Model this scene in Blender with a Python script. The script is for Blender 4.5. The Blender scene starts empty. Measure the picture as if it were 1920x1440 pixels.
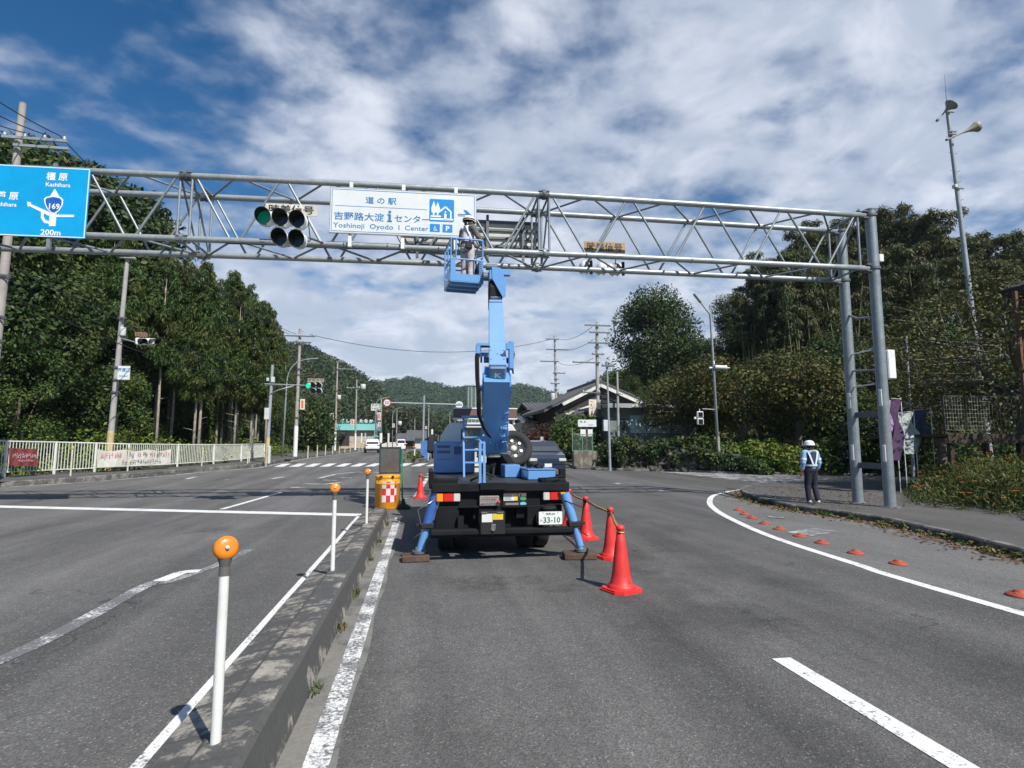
import bpy, math, random
import numpy as np
from mathutils import Vector, Matrix
random.seed(7)
PI = math.pi
R = math.radians
scene = bpy.context.scene
C = scene.collection

# ---------------------------------------------------------------- camera
FPX, EYE = 1060.0, 1.6                       # focal length in photo pixels, eye height
YAW, PITCH = math.atan(167 / FPX), math.atan(112 / FPX)
cd = bpy.data.cameras.new('camera')
cam = bpy.data.objects.new('camera', cd)
C.objects.link(cam)
cd.sensor_width = 36.0
cd.lens = 36.0 * FPX / 1920
cd.clip_end = 6000
cd.clip_start = 0.05
cam.location = (0, 0, EYE)
cam.rotation_euler = (PI / 2 + PITCH, 0, -YAW)
scene.camera = cam

# ---------------------------------------------------------------- light
SUN_EL = R(46.0)
SUN_XY = Vector((0.47, -0.883)).normalized()
sd = bpy.data.lights.new('sun', 'SUN')
sd.energy = 5.0
sd.angle = R(0.53)
sd.color = (1.0, 0.955, 0.88)
sun = bpy.data.objects.new('sun', sd)
C.objects.link(sun)
sv = Vector((SUN_XY.x * math.cos(SUN_EL), SUN_XY.y * math.cos(SUN_EL), math.sin(SUN_EL)))
sun.rotation_euler = sv.to_track_quat('Z', 'Y').to_euler()

w = bpy.data.worlds.new('World')
scene.world = w
w.use_nodes = True
wn, wl = w.node_tree.nodes, w.node_tree.links
wn.clear()


def N(nt, typ, **kw):
    n = nt.nodes.new(typ)
    for k, v in kw.items():
        if k == 'ins':
            for kk, vv in v.items():
                n.inputs[kk].default_value = vv
        else:
            setattr(n, k, v)
    return n


def mth(nt, op, a, b=None, clamp=False):
    n = N(nt, 'ShaderNodeMath', operation=op, use_clamp=clamp)
    for i, v in enumerate((a, b)):
        if v is None:
            continue
        if isinstance(v, (int, float)):
            n.inputs[i].default_value = v
        else:
            nt.links.new(v, n.inputs[i])
    return n.outputs[0]


def build_world():
    nt = w.node_tree
    out = N(nt, 'ShaderNodeOutputWorld')
    bg = N(nt, 'ShaderNodeBackground')
    bg.inputs[1].default_value = 0.085
    sky = N(nt, 'ShaderNodeTexSky', sky_type='NISHITA')
    sky.sun_disc = False
    sky.sun_elevation = SUN_EL
    sky.sun_rotation = math.atan2(SUN_XY.x, SUN_XY.y)
    sky.air_density = 1.0
    sky.dust_density = 0.3
    sky.ozone_density = 2.5
    sky.altitude = 200
    hs = N(nt, 'ShaderNodeHueSaturation')
    hs.inputs['Saturation'].default_value = 1.38
    hs.inputs['Value'].default_value = 0.98
    wl.new(sky.outputs[0], hs.inputs['Color'])
    tc = N(nt, 'ShaderNodeTexCoord')
    sep = N(nt, 'ShaderNodeSeparateXYZ')
    wl.new(tc.outputs['Generated'], sep.inputs[0])
    zz = mth(nt, 'ADD', mth(nt, 'MAXIMUM', sep.outputs[2], 0.0), 0.22)
    px = mth(nt, 'DIVIDE', sep.outputs[0], zz)
    py = mth(nt, 'DIVIDE', sep.outputs[1], zz)
    cmb = N(nt, 'ShaderNodeCombineXYZ')
    wl.new(px, cmb.inputs[0])
    wl.new(py, cmb.inputs[1])

    def noise(sc, det, rough, off, dist=0.0, stretch=(1, 1, 1), rot=0.0):
        mp = N(nt, 'ShaderNodeMapping')
        mp.inputs['Location'].default_value = off
        mp.inputs['Scale'].default_value = stretch
        mp.inputs['Rotation'].default_value = (0, 0, rot)
        wl.new(cmb.outputs[0], mp.inputs[0])
        n = N(nt, 'ShaderNodeTexNoise', noise_dimensions='2D')
        n.inputs['Scale'].default_value = sc
        n.inputs['Detail'].default_value = det
        n.inputs['Roughness'].default_value = rough
        n.inputs['Distortion'].default_value = dist
        wl.new(mp.outputs[0], n.inputs['Vector'])
        return n.outputs[0]
    big = noise(1.05, 2, 0.5, (3.1, 1.7, 0), 0.0)
    puff = noise(5.2, 6, 0.50, (1.2, 7.7, 0), 0.08, (1.0, 1.25, 1), 0.5)
    fine = noise(14, 4, 0.55, (5, 2, 0), 0.05)
    # a clear sector: the upper left of the sky
    dx = mth(nt, 'ADD', px, .80)
    dy = mth(nt, 'SUBTRACT', py, 1.12)
    r2 = mth(nt, 'ADD', mth(nt, 'MULTIPLY', mth(nt, 'MULTIPLY', dx, dx), 1.0), mth(nt, 'MULTIPLY', mth(nt, 'MULTIPLY', dy, dy), 0.55))
    hole = mth(nt, 'SUBTRACT', 1.0, mth(nt, 'DIVIDE', r2, 0.34), clamp=True)
    ex = mth(nt, 'SUBTRACT', px, .40)
    ey = mth(nt, 'SUBTRACT', py, 1.10)
    r3 = mth(nt, 'ADD', mth(nt, 'MULTIPLY', ex, ex), mth(nt, 'MULTIPLY', ey, ey))
    hole = mth(nt, 'ADD', hole, mth(nt, 'MULTIPLY', mth(nt, 'SUBTRACT', 1.0, mth(nt, 'DIVIDE', r3, 0.12), clamp=True), .03))
    low = mth(nt, 'SUBTRACT', 1.0, mth(nt, 'MULTIPLY', sep.outputs[2], 3.2), clamp=True)   # cloud bank near the horizon
    dens = mth(nt, 'ADD', mth(nt, 'MULTIPLY', puff, 0.62), mth(nt, 'MULTIPLY', big, 0.52))
    dens = mth(nt, 'ADD', dens, mth(nt, 'MULTIPLY', fine, 0.14))
    dens = mth(nt, 'SUBTRACT', mth(nt, 'ADD', dens, 0.075), mth(nt, 'MULTIPLY', hole, 0.35))
    dens = mth(nt, 'ADD', dens, mth(nt, 'MULTIPLY', low, 0.22))
    # clouds kept ahead; sky behind the camera cleared on purpose to deepen shadows
    fw_ = N(nt, 'ShaderNodeMapRange', interpolation_type='SMOOTHSTEP')
    fw_.inputs['From Min'].default_value = 0.02
    fw_.inputs['From Max'].default_value = 0.42
    fw_.inputs['To Min'].default_value = 0.40
    fw_.inputs['To Max'].default_value = 0.0
    wl.new(sep.outputs[1], fw_.inputs[0])
    dens = mth(nt, 'SUBTRACT', dens, fw_.outputs[0])
    mr = N(nt, 'ShaderNodeMapRange', interpolation_type='SMOOTHSTEP')
    mr.inputs['From Min'].default_value = 0.435
    mr.inputs['From Max'].default_value = 0.82
    mr.inputs['To Max'].default_value = 0.90
    wl.new(dens, mr.inputs[0])
    # clouds: white tops, grey bellies
    cr = N(nt, 'ShaderNodeMapRange', interpolation_type='SMOOTHSTEP')
    cr.inputs['From Min'].default_value = 0.40
    cr.inputs['From Max'].default_value = 0.72
    cr.inputs['To Min'].default_value = 0.0
    cr.inputs['To Max'].default_value = 1.0
    wl.new(noise(2.6, 6, 0.6, (8, 3, 0), 0.3), cr.inputs[0])
    cm = N(nt, 'ShaderNodeMix', data_type='RGBA')
    cm.inputs[6].default_value = (5.4, 6.1, 7.4, 1)
    cm.inputs[7].default_value = (8.6, 9.0, 10.0, 1)
    wl.new(cr.outputs[0], cm.inputs[0])
    mx = N(nt, 'ShaderNodeMix', data_type='RGBA')
    wl.new(mr.outputs[0], mx.inputs[0])
    wl.new(hs.outputs[0], mx.inputs[6])
    wl.new(cm.outputs[2], mx.inputs[7])
    wl.new(mx.outputs[2], bg.inputs[0])
    wl.new(bg.outputs[0], out.inputs[0])


build_world()
vs = scene.view_settings
vs.view_transform = 'Standard'
vs.look = 'None'
vs.exposure = 0.26
vs.gamma = 1.0
scene.cycles.max_bounces = 6
scene.cycles.transparent_max_bounces = 6
scene.cycles.use_denoising = True
scene.cycles.sample_clamp_indirect = 6

# ---------------------------------------------------------------- real positions measured from the survey photo
_f = Vector((math.sin(YAW) * math.cos(PITCH), math.cos(YAW) * math.cos(PITCH), math.sin(PITCH)))
_r = Vector((math.cos(YAW), -math.sin(YAW), 0))
_u = _r.cross(_f)
EYEV = Vector((0, 0, EYE))


def ray(px, py):
    return _f + _r * ((px - 960) / FPX) - _u * ((py - 720) / FPX)


def at(px, py, y):
    d = ray(px, py)
    return EYEV + d * (y / d.y)


def sstep(a, b, x):
    t = min(1.0, max(0.0, (x - a) / (b - a)))
    return t * t * (3 - 2 * t)


def grade(y):                                   # the road climbs gently past the crossing
    return 0.45 * sstep(15, 52, y)


def gp(px, py, dz=0.0):
    d = ray(px, py)
    z = dz
    for _ in range(12):
        p = EYEV + d * ((z - EYE) / d.z)
        z = grade(p.y) + dz
    return EYEV + d * ((z - EYE) / d.z)


# ---------------------------------------------------------------- materials
MATS = {}


def pbr(name):
    m = bpy.data.materials.new(name)
    m.use_nodes = True
    nt = m.node_tree
    b = nt.nodes['Principled BSDF']
    return m, nt, b


def M(name, col=(.5, .5, .5), rough=.55, metal=0.0, var=.18, vs=2.5, bump=0.0, bs=40, dirt=0.0, ds=1.2, dcol=(.05, .045, .04), emit=None, spec=.5, coat=0.0):
    """Painted or plain surface whose colour wanders a little and may carry dirt."""
    if name in MATS:
        return MATS[name]
    m, nt, b = pbr(name)
    L = nt.links
    tc = N(nt, 'ShaderNodeTexCoord')
    nz = N(nt, 'ShaderNodeTexNoise', ins={'Scale': vs, 'Detail': 5, 'Roughness': .6})
    L.new(tc.outputs['Object'], nz.inputs['Vector'])
    ramp = N(nt, 'ShaderNodeMapRange')
    ramp.inputs['From Min'].default_value = .3
    ramp.inputs['From Max'].default_value = .7
    ramp.inputs['To Min'].default_value = 1 - var
    ramp.inputs['To Max'].default_value = 1 + var
    L.new(nz.outputs[0], ramp.inputs[0])
    mx = N(nt, 'ShaderNodeMix', data_type='RGBA', blend_type='MULTIPLY')
    mx.inputs[0].default_value = 1
    mx.inputs[6].default_value = (*col, 1)
    L.new(ramp.outputs[0], mx.inputs[7])
    o = mx.outputs[2]
    if dirt:
        n2 = N(nt, 'ShaderNodeTexNoise', ins={'Scale': ds * 3, 'Detail': 6, 'Roughness': .7})
        L.new(tc.outputs['Object'], n2.inputs['Vector'])
        r2 = N(nt, 'ShaderNodeMapRange', ins={'From Min': .48, 'From Max': .72, 'To Max': dirt})
        L.new(n2.outputs[0], r2.inputs[0])
        m2 = N(nt, 'ShaderNodeMix', data_type='RGBA')
        m2.inputs[7].default_value = (*dcol, 1)
        L.new(r2.outputs[0], m2.inputs[0])
        L.new(o, m2.inputs[6])
        o = m2.outputs[2]
    L.new(o, b.inputs['Base Color'])
    b.inputs['Roughness'].default_value = rough
    b.inputs['Metallic'].default_value = metal
    b.inputs['Specular IOR Level'].default_value = spec
    b.inputs['Coat Weight'].default_value = coat
    if emit:
        b.inputs['Emission Color'].default_value = (*emit[0], 1)
        b.inputs['Emission Strength'].default_value = emit[1]
    if bump:
        n3 = N(nt, 'ShaderNodeTexNoise', ins={'Scale': bs, 'Detail': 4})
        L.new(tc.outputs['Object'], n3.inputs['Vector'])
        bp = N(nt, 'ShaderNodeBump', ins={'Strength': bump, 'Distance': .02})
        L.new(n3.outputs[0], bp.inputs['Height'])
        L.new(bp.outputs[0], b.inputs['Normal'])
    MATS[name] = m
    return m


def leafmat(name, c1, c2, c3=None, sc=.35, trans=.18, rough=.55):
    """Leaves: each clump wanders between c1 and c2 (c3: odd dry leaves), lets light through."""
    if name in MATS:
        return MATS[name]
    m, nt, b = pbr(name)
    L = nt.links
    geo = N(nt, 'ShaderNodeNewGeometry')
    oi = N(nt, 'ShaderNodeObjectInfo')
    nz = N(nt, 'ShaderNodeTexNoise', ins={'Scale': sc, 'Detail': 4, 'Roughness': .65})
    L.new(geo.outputs['Position'], nz.inputs['Vector'])
    f = mth(nt, 'ADD', mth(nt, 'MULTIPLY', nz.outputs[0], 1.6), mth(nt, 'MULTIPLY', oi.outputs['Random'], .45))
    f = mth(nt, 'SUBTRACT', f, .55, clamp=True)
    mx = N(nt, 'ShaderNodeMix', data_type='RGBA')
    mx.inputs[6].default_value = (*c1, 1)
    mx.inputs[7].default_value = (*c2, 1)
    L.new(f, mx.inputs[0])
    o = mx.outputs[2]
    ri = geo.outputs['Random Per Island']
    if c3:
        m3 = N(nt, 'ShaderNodeMix', data_type='RGBA')
        m3.inputs[7].default_value = (*c3, 1)
        L.new(o, m3.inputs[6])
        n3 = N(nt, 'ShaderNodeTexNoise', ins={'Scale': sc * 2.2, 'Detail': 3})
        L.new(geo.outputs['Position'], n3.inputs['Vector'])
        k = mth(nt, 'MULTIPLY', mth(nt, 'SUBTRACT', n3.outputs[0], .42, clamp=True), 5.0, clamp=True)
        L.new(mth(nt, 'MULTIPLY', k, mth(nt, 'GREATER_THAN', ri, .35)), m3.inputs[0])
        o = m3.outputs[2]
    mv = N(nt, 'ShaderNodeMix', data_type='RGBA', blend_type='MULTIPLY')
    mv.inputs[0].default_value = 1
    L.new(o, mv.inputs[6])
    L.new(mth(nt, 'ADD', mth(nt, 'MULTIPLY', ri, .9), .55), mv.inputs[7])
    o = mv.outputs[2]
    L.new(o, b.inputs['Base Color'])
    b.inputs['Roughness'].default_value = rough
    b.inputs['Specular IOR Level'].default_value = .3
    tr = N(nt, 'ShaderNodeBsdfTranslucent')
    L.new(o, tr.inputs[0])
    ms = N(nt, 'ShaderNodeMixShader')
    ms.inputs[0].default_value = trans
    L.new(b.outputs[0], ms.inputs[1])
    L.new(tr.outputs[0], ms.inputs[2])
    L.new(ms.outputs[0], nt.nodes['Material Output'].inputs[0])
    MATS[name] = m
    return m


# ---------------------------------------------------------------- mesh kit
WORLD = {}


class MB:
    def __init__(s):
        s.v, s.f, s.mi, s.sm, s.k = [], [], [], [], 0

    def add(s, vs, fs, smooth=False):
        o = len(s.v)
        s.v.extend([tuple(v) for v in vs])
        for f in fs:
            s.f.append(tuple(i + o for i in f))
            s.mi.append(s.k)
            s.sm.append(smooth)
        return s

    def box(s, x0, x1, y0, y1, z0, z1, bev=0.0, mat=None):
        if bev > 0:
            b = min(bev, (x1 - x0) * .45, (y1 - y0) * .45, (z1 - z0) * .45)
            vs, fs = [], []
            # chamfered box: three rings of faces
            X, Y, Z = (x0, x1), (y0, y1), (z0, z1)
            idx = {}
            for i in (0, 1):
                for j in (0, 1):
                    for k in (0, 1):
                        sx, sy, sz = (1 if i == 0 else -1), (1 if j == 0 else -1), (1 if k == 0 else -1)
                        for a in range(3):
                            p = [X[i] + sx * b, Y[j] + sy * b, Z[k] + sz * b]
                            p[a] = (X[i], Y[j], Z[k])[a]
                            idx[(i, j, k, a)] = len(vs)
                            vs.append(p)
            q = lambda *t: fs.append([idx[x] for x in t])
            for i in (0, 1):
                q((i, 0, 0, 0), (i, 1, 0, 0), (i, 1, 1, 0), (i, 0, 1, 0))
                q((0, i, 0, 1), (1, i, 0, 1), (1, i, 1, 1), (0, i, 1, 1))
                q((0, 0, i, 2), (1, 0, i, 2), (1, 1, i, 2), (0, 1, i, 2))
            for a in (0, 1):
                for b_ in (0, 1):
                    q((a, b_, 0, 0), (a, b_, 1, 0), (a, b_, 1, 1), (a, b_, 0, 1))
                    q((a, 0, b_, 0), (a, 1, b_, 0), (a, 1, b_, 2), (a, 0, b_, 2))
                    q((0, a, b_, 1), (1, a, b_, 1), (1, a, b_, 2), (0, a, b_, 2))
            for i in (0, 1):
                for j in (0, 1):
                    for k in (0, 1):
                        q((i, j, k, 0), (i, j, k, 1), (i, j, k, 2))
        else:
            vs = [(x, y, z) for z in (z0, z1) for y in (y0, y1) for x in (x0, x1)]
            fs = [(0, 2, 3, 1), (4, 5, 7, 6), (0, 1, 5, 4), (2, 6, 7, 3), (0, 4, 6, 2), (1, 3, 7, 5)]
        if mat is not None:
            vs = [mat @ Vector(v) for v in vs]
        return s.add(vs, fs)

    def cbox(s, c, sz, rot=(0, 0, 0), bev=0.0):
        from mathutils import Euler
        m = Matrix.Translation(c) @ Euler(rot).to_matrix().to_4x4()
        return s.box(-sz[0] / 2, sz[0] / 2, -sz[1] / 2, sz[1] / 2, -sz[2] / 2, sz[2] / 2, bev, m)

    def tube(s, p0, p1, r0, r1=None, n=12, caps=True):
        p0, p1 = Vector(p0), Vector(p1)
        r1 = r0 if r1 is None else r1
        d = (p1 - p0)
        if d.length < 1e-6:
            return s
        z = d.normalized()
        a = z.orthogonal().normalized()
        b = z.cross(a)
        vs = []
        for p, r in ((p0, r0), (p1, r1)):
            for i in range(n):
                t = 2 * PI * i / n
                vs.append(p + a * (r * math.cos(t)) + b * (r * math.sin(t)))
        fs = [(i, (i + 1) % n, n + (i + 1) % n, n + i) for i in range(n)]
        s.add(vs, fs, True)
        if caps:
            s.add(vs[:n], [tuple(range(n))][::1])
            s.add(vs[n:], [tuple(range(n))])
        return s

    def path(s, pts, r, n=8, caps=True):
        pts = [Vector(p) for p in pts]
        rs = r if isinstance(r, (list, tuple)) else [r] * len(pts)
        up = None
        vs = []
        for i, p in enumerate(pts):
            d = (pts[min(i + 1, len(pts) - 1)] - pts[max(i - 1, 0)]).normalized()
            if up is None:
                up = d.orthogonal().normalized()
            up = (up - d * up.dot(d)).normalized()
            b = d.cross(up)
            for k in range(n):
                t = 2 * PI * k / n
                vs.append(p + up * (rs[i] * math.cos(t)) + b * (rs[i] * math.sin(t)))
        fs = []
        for i in range(len(pts) - 1):
            for k in range(n):
                fs.append((i * n + k, i * n + (k + 1) % n, (i + 1) * n + (k + 1) % n, (i + 1) * n + k))
        if caps:
            fs.append(tuple(range(n)))
            fs.append(tuple((len(pts) - 1) * n + k for k in range(n)))
        return s.add(vs, fs, True)

    def bar(s, p0, p1, w, h, bev=0.0, up=(0, 0, 1)):
        p0, p1 = Vector(p0), Vector(p1)
        y = (p1 - p0)
        L = y.length
        y.normalize()
        x = y.cross(Vector(up))
        if x.length < 1e-4:
            x = y.orthogonal()
        x.normalize()
        z = x.cross(y)
        m = Matrix((x, y, z)).transposed().to_4x4()
        m.translation = (p0 + p1) / 2
        return s.box(-w / 2, w / 2, -L / 2, L / 2, -h / 2, h / 2, bev, m)

    def lathe(s, prof, n=20, o=(0, 0, 0), mat=None, smooth=True):
        vs = []
        for r, z in prof:
            for i in range(n):
                t = 2 * PI * i / n
                v = Vector((o[0] + r * math.cos(t), o[1] + r * math.sin(t), o[2] + z))
                vs.append(mat @ v if mat is not None else v)
        fs = []
        for j in range(len(prof) - 1):
            for i in range(n):
                fs.append((j * n + i, j * n + (i + 1) % n, (j + 1) * n + (i + 1) % n, (j + 1) * n + i))
        return s.add(vs, fs, smooth)

    def prism(s, poly, a, b, axis='y', mat=None):
        """poly: 2-D outline; extruded from a to b along axis ('y': poly is x,z; 'x': y,z; 'z': x,y)."""
        def P(u, v, t):
            p = {'y': (u, t, v), 'x': (t, u, v), 'z': (u, v, t)}[axis]
            return mat @ Vector(p) if mat is not None else p
        n = len(poly)
        vs = [P(u, v, a) for u, v in poly] + [P(u, v, b) for u, v in poly]
        fs = [tuple(range(n)), tuple(range(n, 2 * n))]
        fs += [(i, (i + 1) % n, n + (i + 1) % n, n + i) for i in range(n)]
        return s.add(vs, fs)

    def sphere(s, c, r, nu=16, nv=10, sc=(1, 1, 1), v0=0.0, v1=1.0):
        vs = []
        for j in range(nv + 1):
            t = PI * (v0 + (v1 - v0) * j / nv)
            for i in range(nu):
                p = 2 * PI * i / nu
                vs.append((c[0] + r * sc[0] * math.sin(t) * math.cos(p), c[1] + r * sc[1] * math.sin(t) * math.sin(p), c[2] + r * sc[2] * math.cos(t)))
        fs = []
        for j in range(nv):
            for i in range(nu):
                fs.append((j * nu + i, j * nu + (i + 1) % nu, (j + 1) * nu + (i + 1) % nu, (j + 1) * nu + i))
        return s.add(vs, fs, True)

    def build(s, name, mats, parent=None, origin=None):
        V = np.array(s.v, dtype=np.float64)
        if parent is not None:
            root = parent
            while root.parent is not None:
                root = root.parent
            org = Vector(WORLD.get(root.name, (0, 0, 0)))
        elif origin is not None:
            org = Vector(origin)
        else:
            org = Vector(((V[:, 0].min() + V[:, 0].max()) / 2, (V[:, 1].min() + V[:, 1].max()) / 2, V[:, 2].min()))
        V = V - np.array(org)
        me = bpy.data.meshes.new(name)
        me.from_pydata([tuple(x) for x in V], [], s.f)
        mats = mats if isinstance(mats, (list, tuple)) else [mats]
        for m in mats:
            me.materials.append(m)
        me.polygons.foreach_set('material_index', s.mi)
        me.polygons.foreach_set('use_smooth', s.sm)
        import bmesh
        if len(s.f) < 30000:
            bm = bmesh.new()
            bm.from_mesh(me)
            bmesh.ops.recalc_face_normals(bm, faces=bm.faces)
            bm.to_mesh(me)
            bm.free()
        me.update()
        ob = bpy.data.objects.new(name, me)
        C.objects.link(ob)
        if parent is None:
            ob.location = org
            WORLD[ob.name] = tuple(org)
        else:
            ob.parent = parent
            if parent.type == 'EMPTY' or parent.parent is not None:
                pass
        return ob


def tag(o, label=None, cat=None, group=None, kind=None):
    if label:
        o['label'] = label
    if cat:
        o['category'] = cat
    if group:
        o['group'] = group
    if kind:
        o['kind'] = kind
    return o


def thing(name, label, cat, loc=(0, 0, 0), group=None):
    o = bpy.data.objects.new(name, None)
    o.empty_display_size = .1
    C.objects.link(o)
    o.location = loc
    WORLD[o.name] = tuple(loc)
    return tag(o, label, cat, group)


CH = {}


def copy_tree(o, loc=None, rz=None, sc=None, label=None, parent=None):
    """A thing, its parts and their sub-parts."""
    c = o.copy()
    C.objects.link(c)
    if parent is not None:
        c.parent = parent
    if loc is not None:
        c.location = loc
    if rz is not None:
        c.rotation_euler = (o.rotation_euler[0], o.rotation_euler[1], rz)
    if sc is not None:
        c.scale = sc if isinstance(sc, (tuple, list)) else (sc, sc, sc)
    if label:
        c['label'] = label
    for ch in list(o.children):
        copy_tree(ch, parent=c)
    return c


def place(o, loc, rz=0, sc=1):
    o.location = loc
    o.rotation_euler[2] = rz
    o.scale = sc if isinstance(sc, (tuple, list)) else (sc, sc, sc)
    return o


# lettering: every word is shaped once, as flat raised letters in the x-z plane facing -y
def letters(items, name, mat, parent, y, thick=.004, rot=None):
    """items: (text, x, z, height, align, bold, xscale); height is the cap height wanted in metres."""
    V, F = [], []
    for it in items:
        body, x, z, h = it[:4]
        al = it[4] if len(it) > 4 else 'LEFT'
        bold = it[5] if len(it) > 5 else .0
        xs = it[6] if len(it) > 6 else 1.0
        cu = bpy.data.curves.new('lettering', 'FONT')
        cu.body = body
        cu.size = 1.0
        cu.resolution_u = 2
        cu.offset = bold
        cu.align_x = al
        to = bpy.data.objects.new('lettering', cu)
        me = bpy.data.meshes.new_from_object(to)
        n = len(me.vertices)
        if n:
            co = np.zeros(n * 3)
            me.vertices.foreach_get('co', co)
            co = co.reshape(-1, 3)
            s = h / (0.86 if any(ord(c) > 0x2000 for c in body) else .72)
            o = len(V)
            for c in co:
                V.append((x + c[0] * s * xs, y, z + c[1] * s))
            for p in me.polygons:
                F.append(tuple(o + i for i in p.vertices))
        bpy.data.meshes.remove(me)
        bpy.data.objects.remove(to)
        bpy.data.curves.remove(cu)
    b = MB()
    b.add(V if rot is None else [rot @ Vector(v) for v in V], F)
    return b.build(name, mat, parent)

# ================================================================ SETTING
def asphalt_mat(name, base, worn=.0, patch=.35):
    m, nt, b = pbr(name)
    L = nt.links
    tc = N(nt, 'ShaderNodeTexCoord')
    P = tc.outputs['Object']

    def nz(sc, det=4, ro=.6, mp=None, dist=0):
        n = N(nt, 'ShaderNodeTexNoise', ins={'Scale': sc, 'Detail': det, 'Roughness': ro, 'Distortion': dist})
        if mp:
            q = N(nt, 'ShaderNodeMapping')
            q.inputs['Scale'].default_value = mp
            L.new(P, q.inputs[0])
            L.new(q.outputs[0], n.inputs[0])
        else:
            L.new(P, n.inputs[0])
        return n.outputs[0]

    def rng(v, a, b_, c, d):
        r = N(nt, 'ShaderNodeMapRange', ins={'From Min': a, 'From Max': b_, 'To Min': c, 'To Max': d})
        L.new(v, r.inputs[0])
        return r.outputs[0]
    vor = N(nt, 'ShaderNodeTexVoronoi', ins={'Scale': 95.0})
    L.new(P, vor.inputs['Vector'])
    sepc = N(nt, 'ShaderNodeSeparateColor')
    L.new(vor.outputs['Color'], sepc.inputs[0])
    stone = rng(sepc.outputs[0], 0.0, 1.0, .72, 1.30)
    pale = mth(nt, 'GREATER_THAN', sepc.outputs[1], .955)
    streak = rng(nz(.55, 4, .6, (1.5, .10, 1), .6), .40, .68, 1.0 + worn, 1 - patch)
    blot = rng(nz(.9, 6, .65, (1, .6, 1)), .35, .7, 1.10, .84)
    mid = rng(nz(9, 5, .7), .3, .7, .90, 1.10)
    v = mth(nt, 'MULTIPLY', mth(nt, 'MULTIPLY', stone, streak), mth(nt, 'MULTIPLY', blot, mid))
    v = mth(nt, 'ADD', v, mth(nt, 'MULTIPLY', pale, .8))
    # hair cracks
    cr = N(nt, 'ShaderNodeTexVoronoi', feature='DISTANCE_TO_EDGE', ins={'Scale': .32})
    wv = N(nt, 'ShaderNodeTexNoise', ins={'Scale': 1.6, 'Detail': 6})
    L.new(P, wv.inputs[0])
    vm = N(nt, 'ShaderNodeVectorMath', operation='ADD')
    L.new(P, vm.inputs[0])
    L.new(wv.outputs['Color'], vm.inputs[1])
    L.new(vm.outputs[0], cr.inputs['Vector'])
    crack = mth(nt, 'MULTIPLY', mth(nt, 'LESS_THAN', cr.outputs[0], .0035), mth(nt, 'GREATER_THAN', nz(.4, 2), .52))
    v = mth(nt, 'MULTIPLY', v, mth(nt, 'SUBTRACT', 1.0, mth(nt, 'MULTIPLY', crack, .4)))
    if patch > .3:                       # the near lanes were resurfaced with darker asphalt
        sx = N(nt, 'ShaderNodeSeparateXYZ')
        L.new(P, sx.inputs[0])
        v = mth(nt, 'MULTIPLY', v, rng(sx.outputs[0], -1.3, -.3, 1.20, .97))
        # rubber-darkened turning tracks and an oily patch behind the usual stopping place
        wob = rng(nz(1.1, 5, .65), .3, .7, -.45, .45)
        xs = mth(nt, 'ADD', sx.outputs[0], wob)
        for a_, k_, w_, s_ in ((2.05, .075, .30, .30), (3.75, .05, .38, .22), (.35, .0, .28, .12), (-3.1, 0, .35, .10), (-6.0, 0, .35, .10)):
            c_ = mth(nt, 'ADD', mth(nt, 'MULTIPLY', sx.outputs[1], k_), a_)
            d_ = mth(nt, 'ABSOLUTE', mth(nt, 'SUBTRACT', xs, c_))
            m_ = rng(d_, w_, w_ * 2.2, s_, 0)
            m_ = mth(nt, 'MULTIPLY', mth(nt, 'MAXIMUM', m_, 0), rng(nz(.45, 3, .6), .40, .62, 0, 1.3))
            v = mth(nt, 'MULTIPLY', v, mth(nt, 'SUBTRACT', 1.0, mth(nt, 'MINIMUM', mth(nt, 'MAXIMUM', m_, 0), .4)))
        for cx_, cy_, rx_, ry_ in ((.75, 6.7, .55, .45), (1.5, 6.35, .35, .25), (3.1, 5.0, .5, .6), (-3.9, 11.5, .6, .5)):
            ex = mth(nt, 'DIVIDE', mth(nt, 'SUBTRACT', xs, cx_), rx_)
            ey = mth(nt, 'DIVIDE', mth(nt, 'SUBTRACT', sx.outputs[1], cy_), ry_)
            rr2 = mth(nt, 'ADD', mth(nt, 'MULTIPLY', ex, ex), mth(nt, 'MULTIPLY', ey, ey))
            m_ = mth(nt, 'MULTIPLY', mth(nt, 'SUBTRACT', 1.0, rr2, clamp=True), rng(nz(7, 5, .7), .42, .62, .1, .55))
            v = mth(nt, 'MULTIPLY', v, mth(nt, 'SUBTRACT', 1.0, mth(nt, 'MINIMUM', mth(nt, 'MAXIMUM', m_, 0), .5)))
    mx = N(nt, 'ShaderNodeMix', data_type='RGBA', blend_type='MULTIPLY')
    mx.inputs[0].default_value = 1
    mx.inputs[6].default_value = (*base, 1)
    L.new(v, mx.inputs[7])
    L.new(mx.outputs[2], b.inputs['Base Color'])
    b.inputs['Roughness'].default_value = .82
    b.inputs['Specular IOR Level'].default_value = .35
    bp = N(nt, 'ShaderNodeBump', ins={'Strength': .55, 'Distance': .006})
    L.new(vor.outputs['Distance'], bp.inputs['Height'])
    L.new(bp.outputs[0], b.inputs['Normal'])
    MATS[name] = m
    return m


asph = asphalt_mat('asphalt', (.110, .107, .102), .12, .38)
asph2 = asphalt_mat('pavement_asphalt', (.10, .097, .092), 0, .15)
asph3 = asphalt_mat('gutter_asphalt', (.15, .147, .14), 0, .18)


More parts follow.
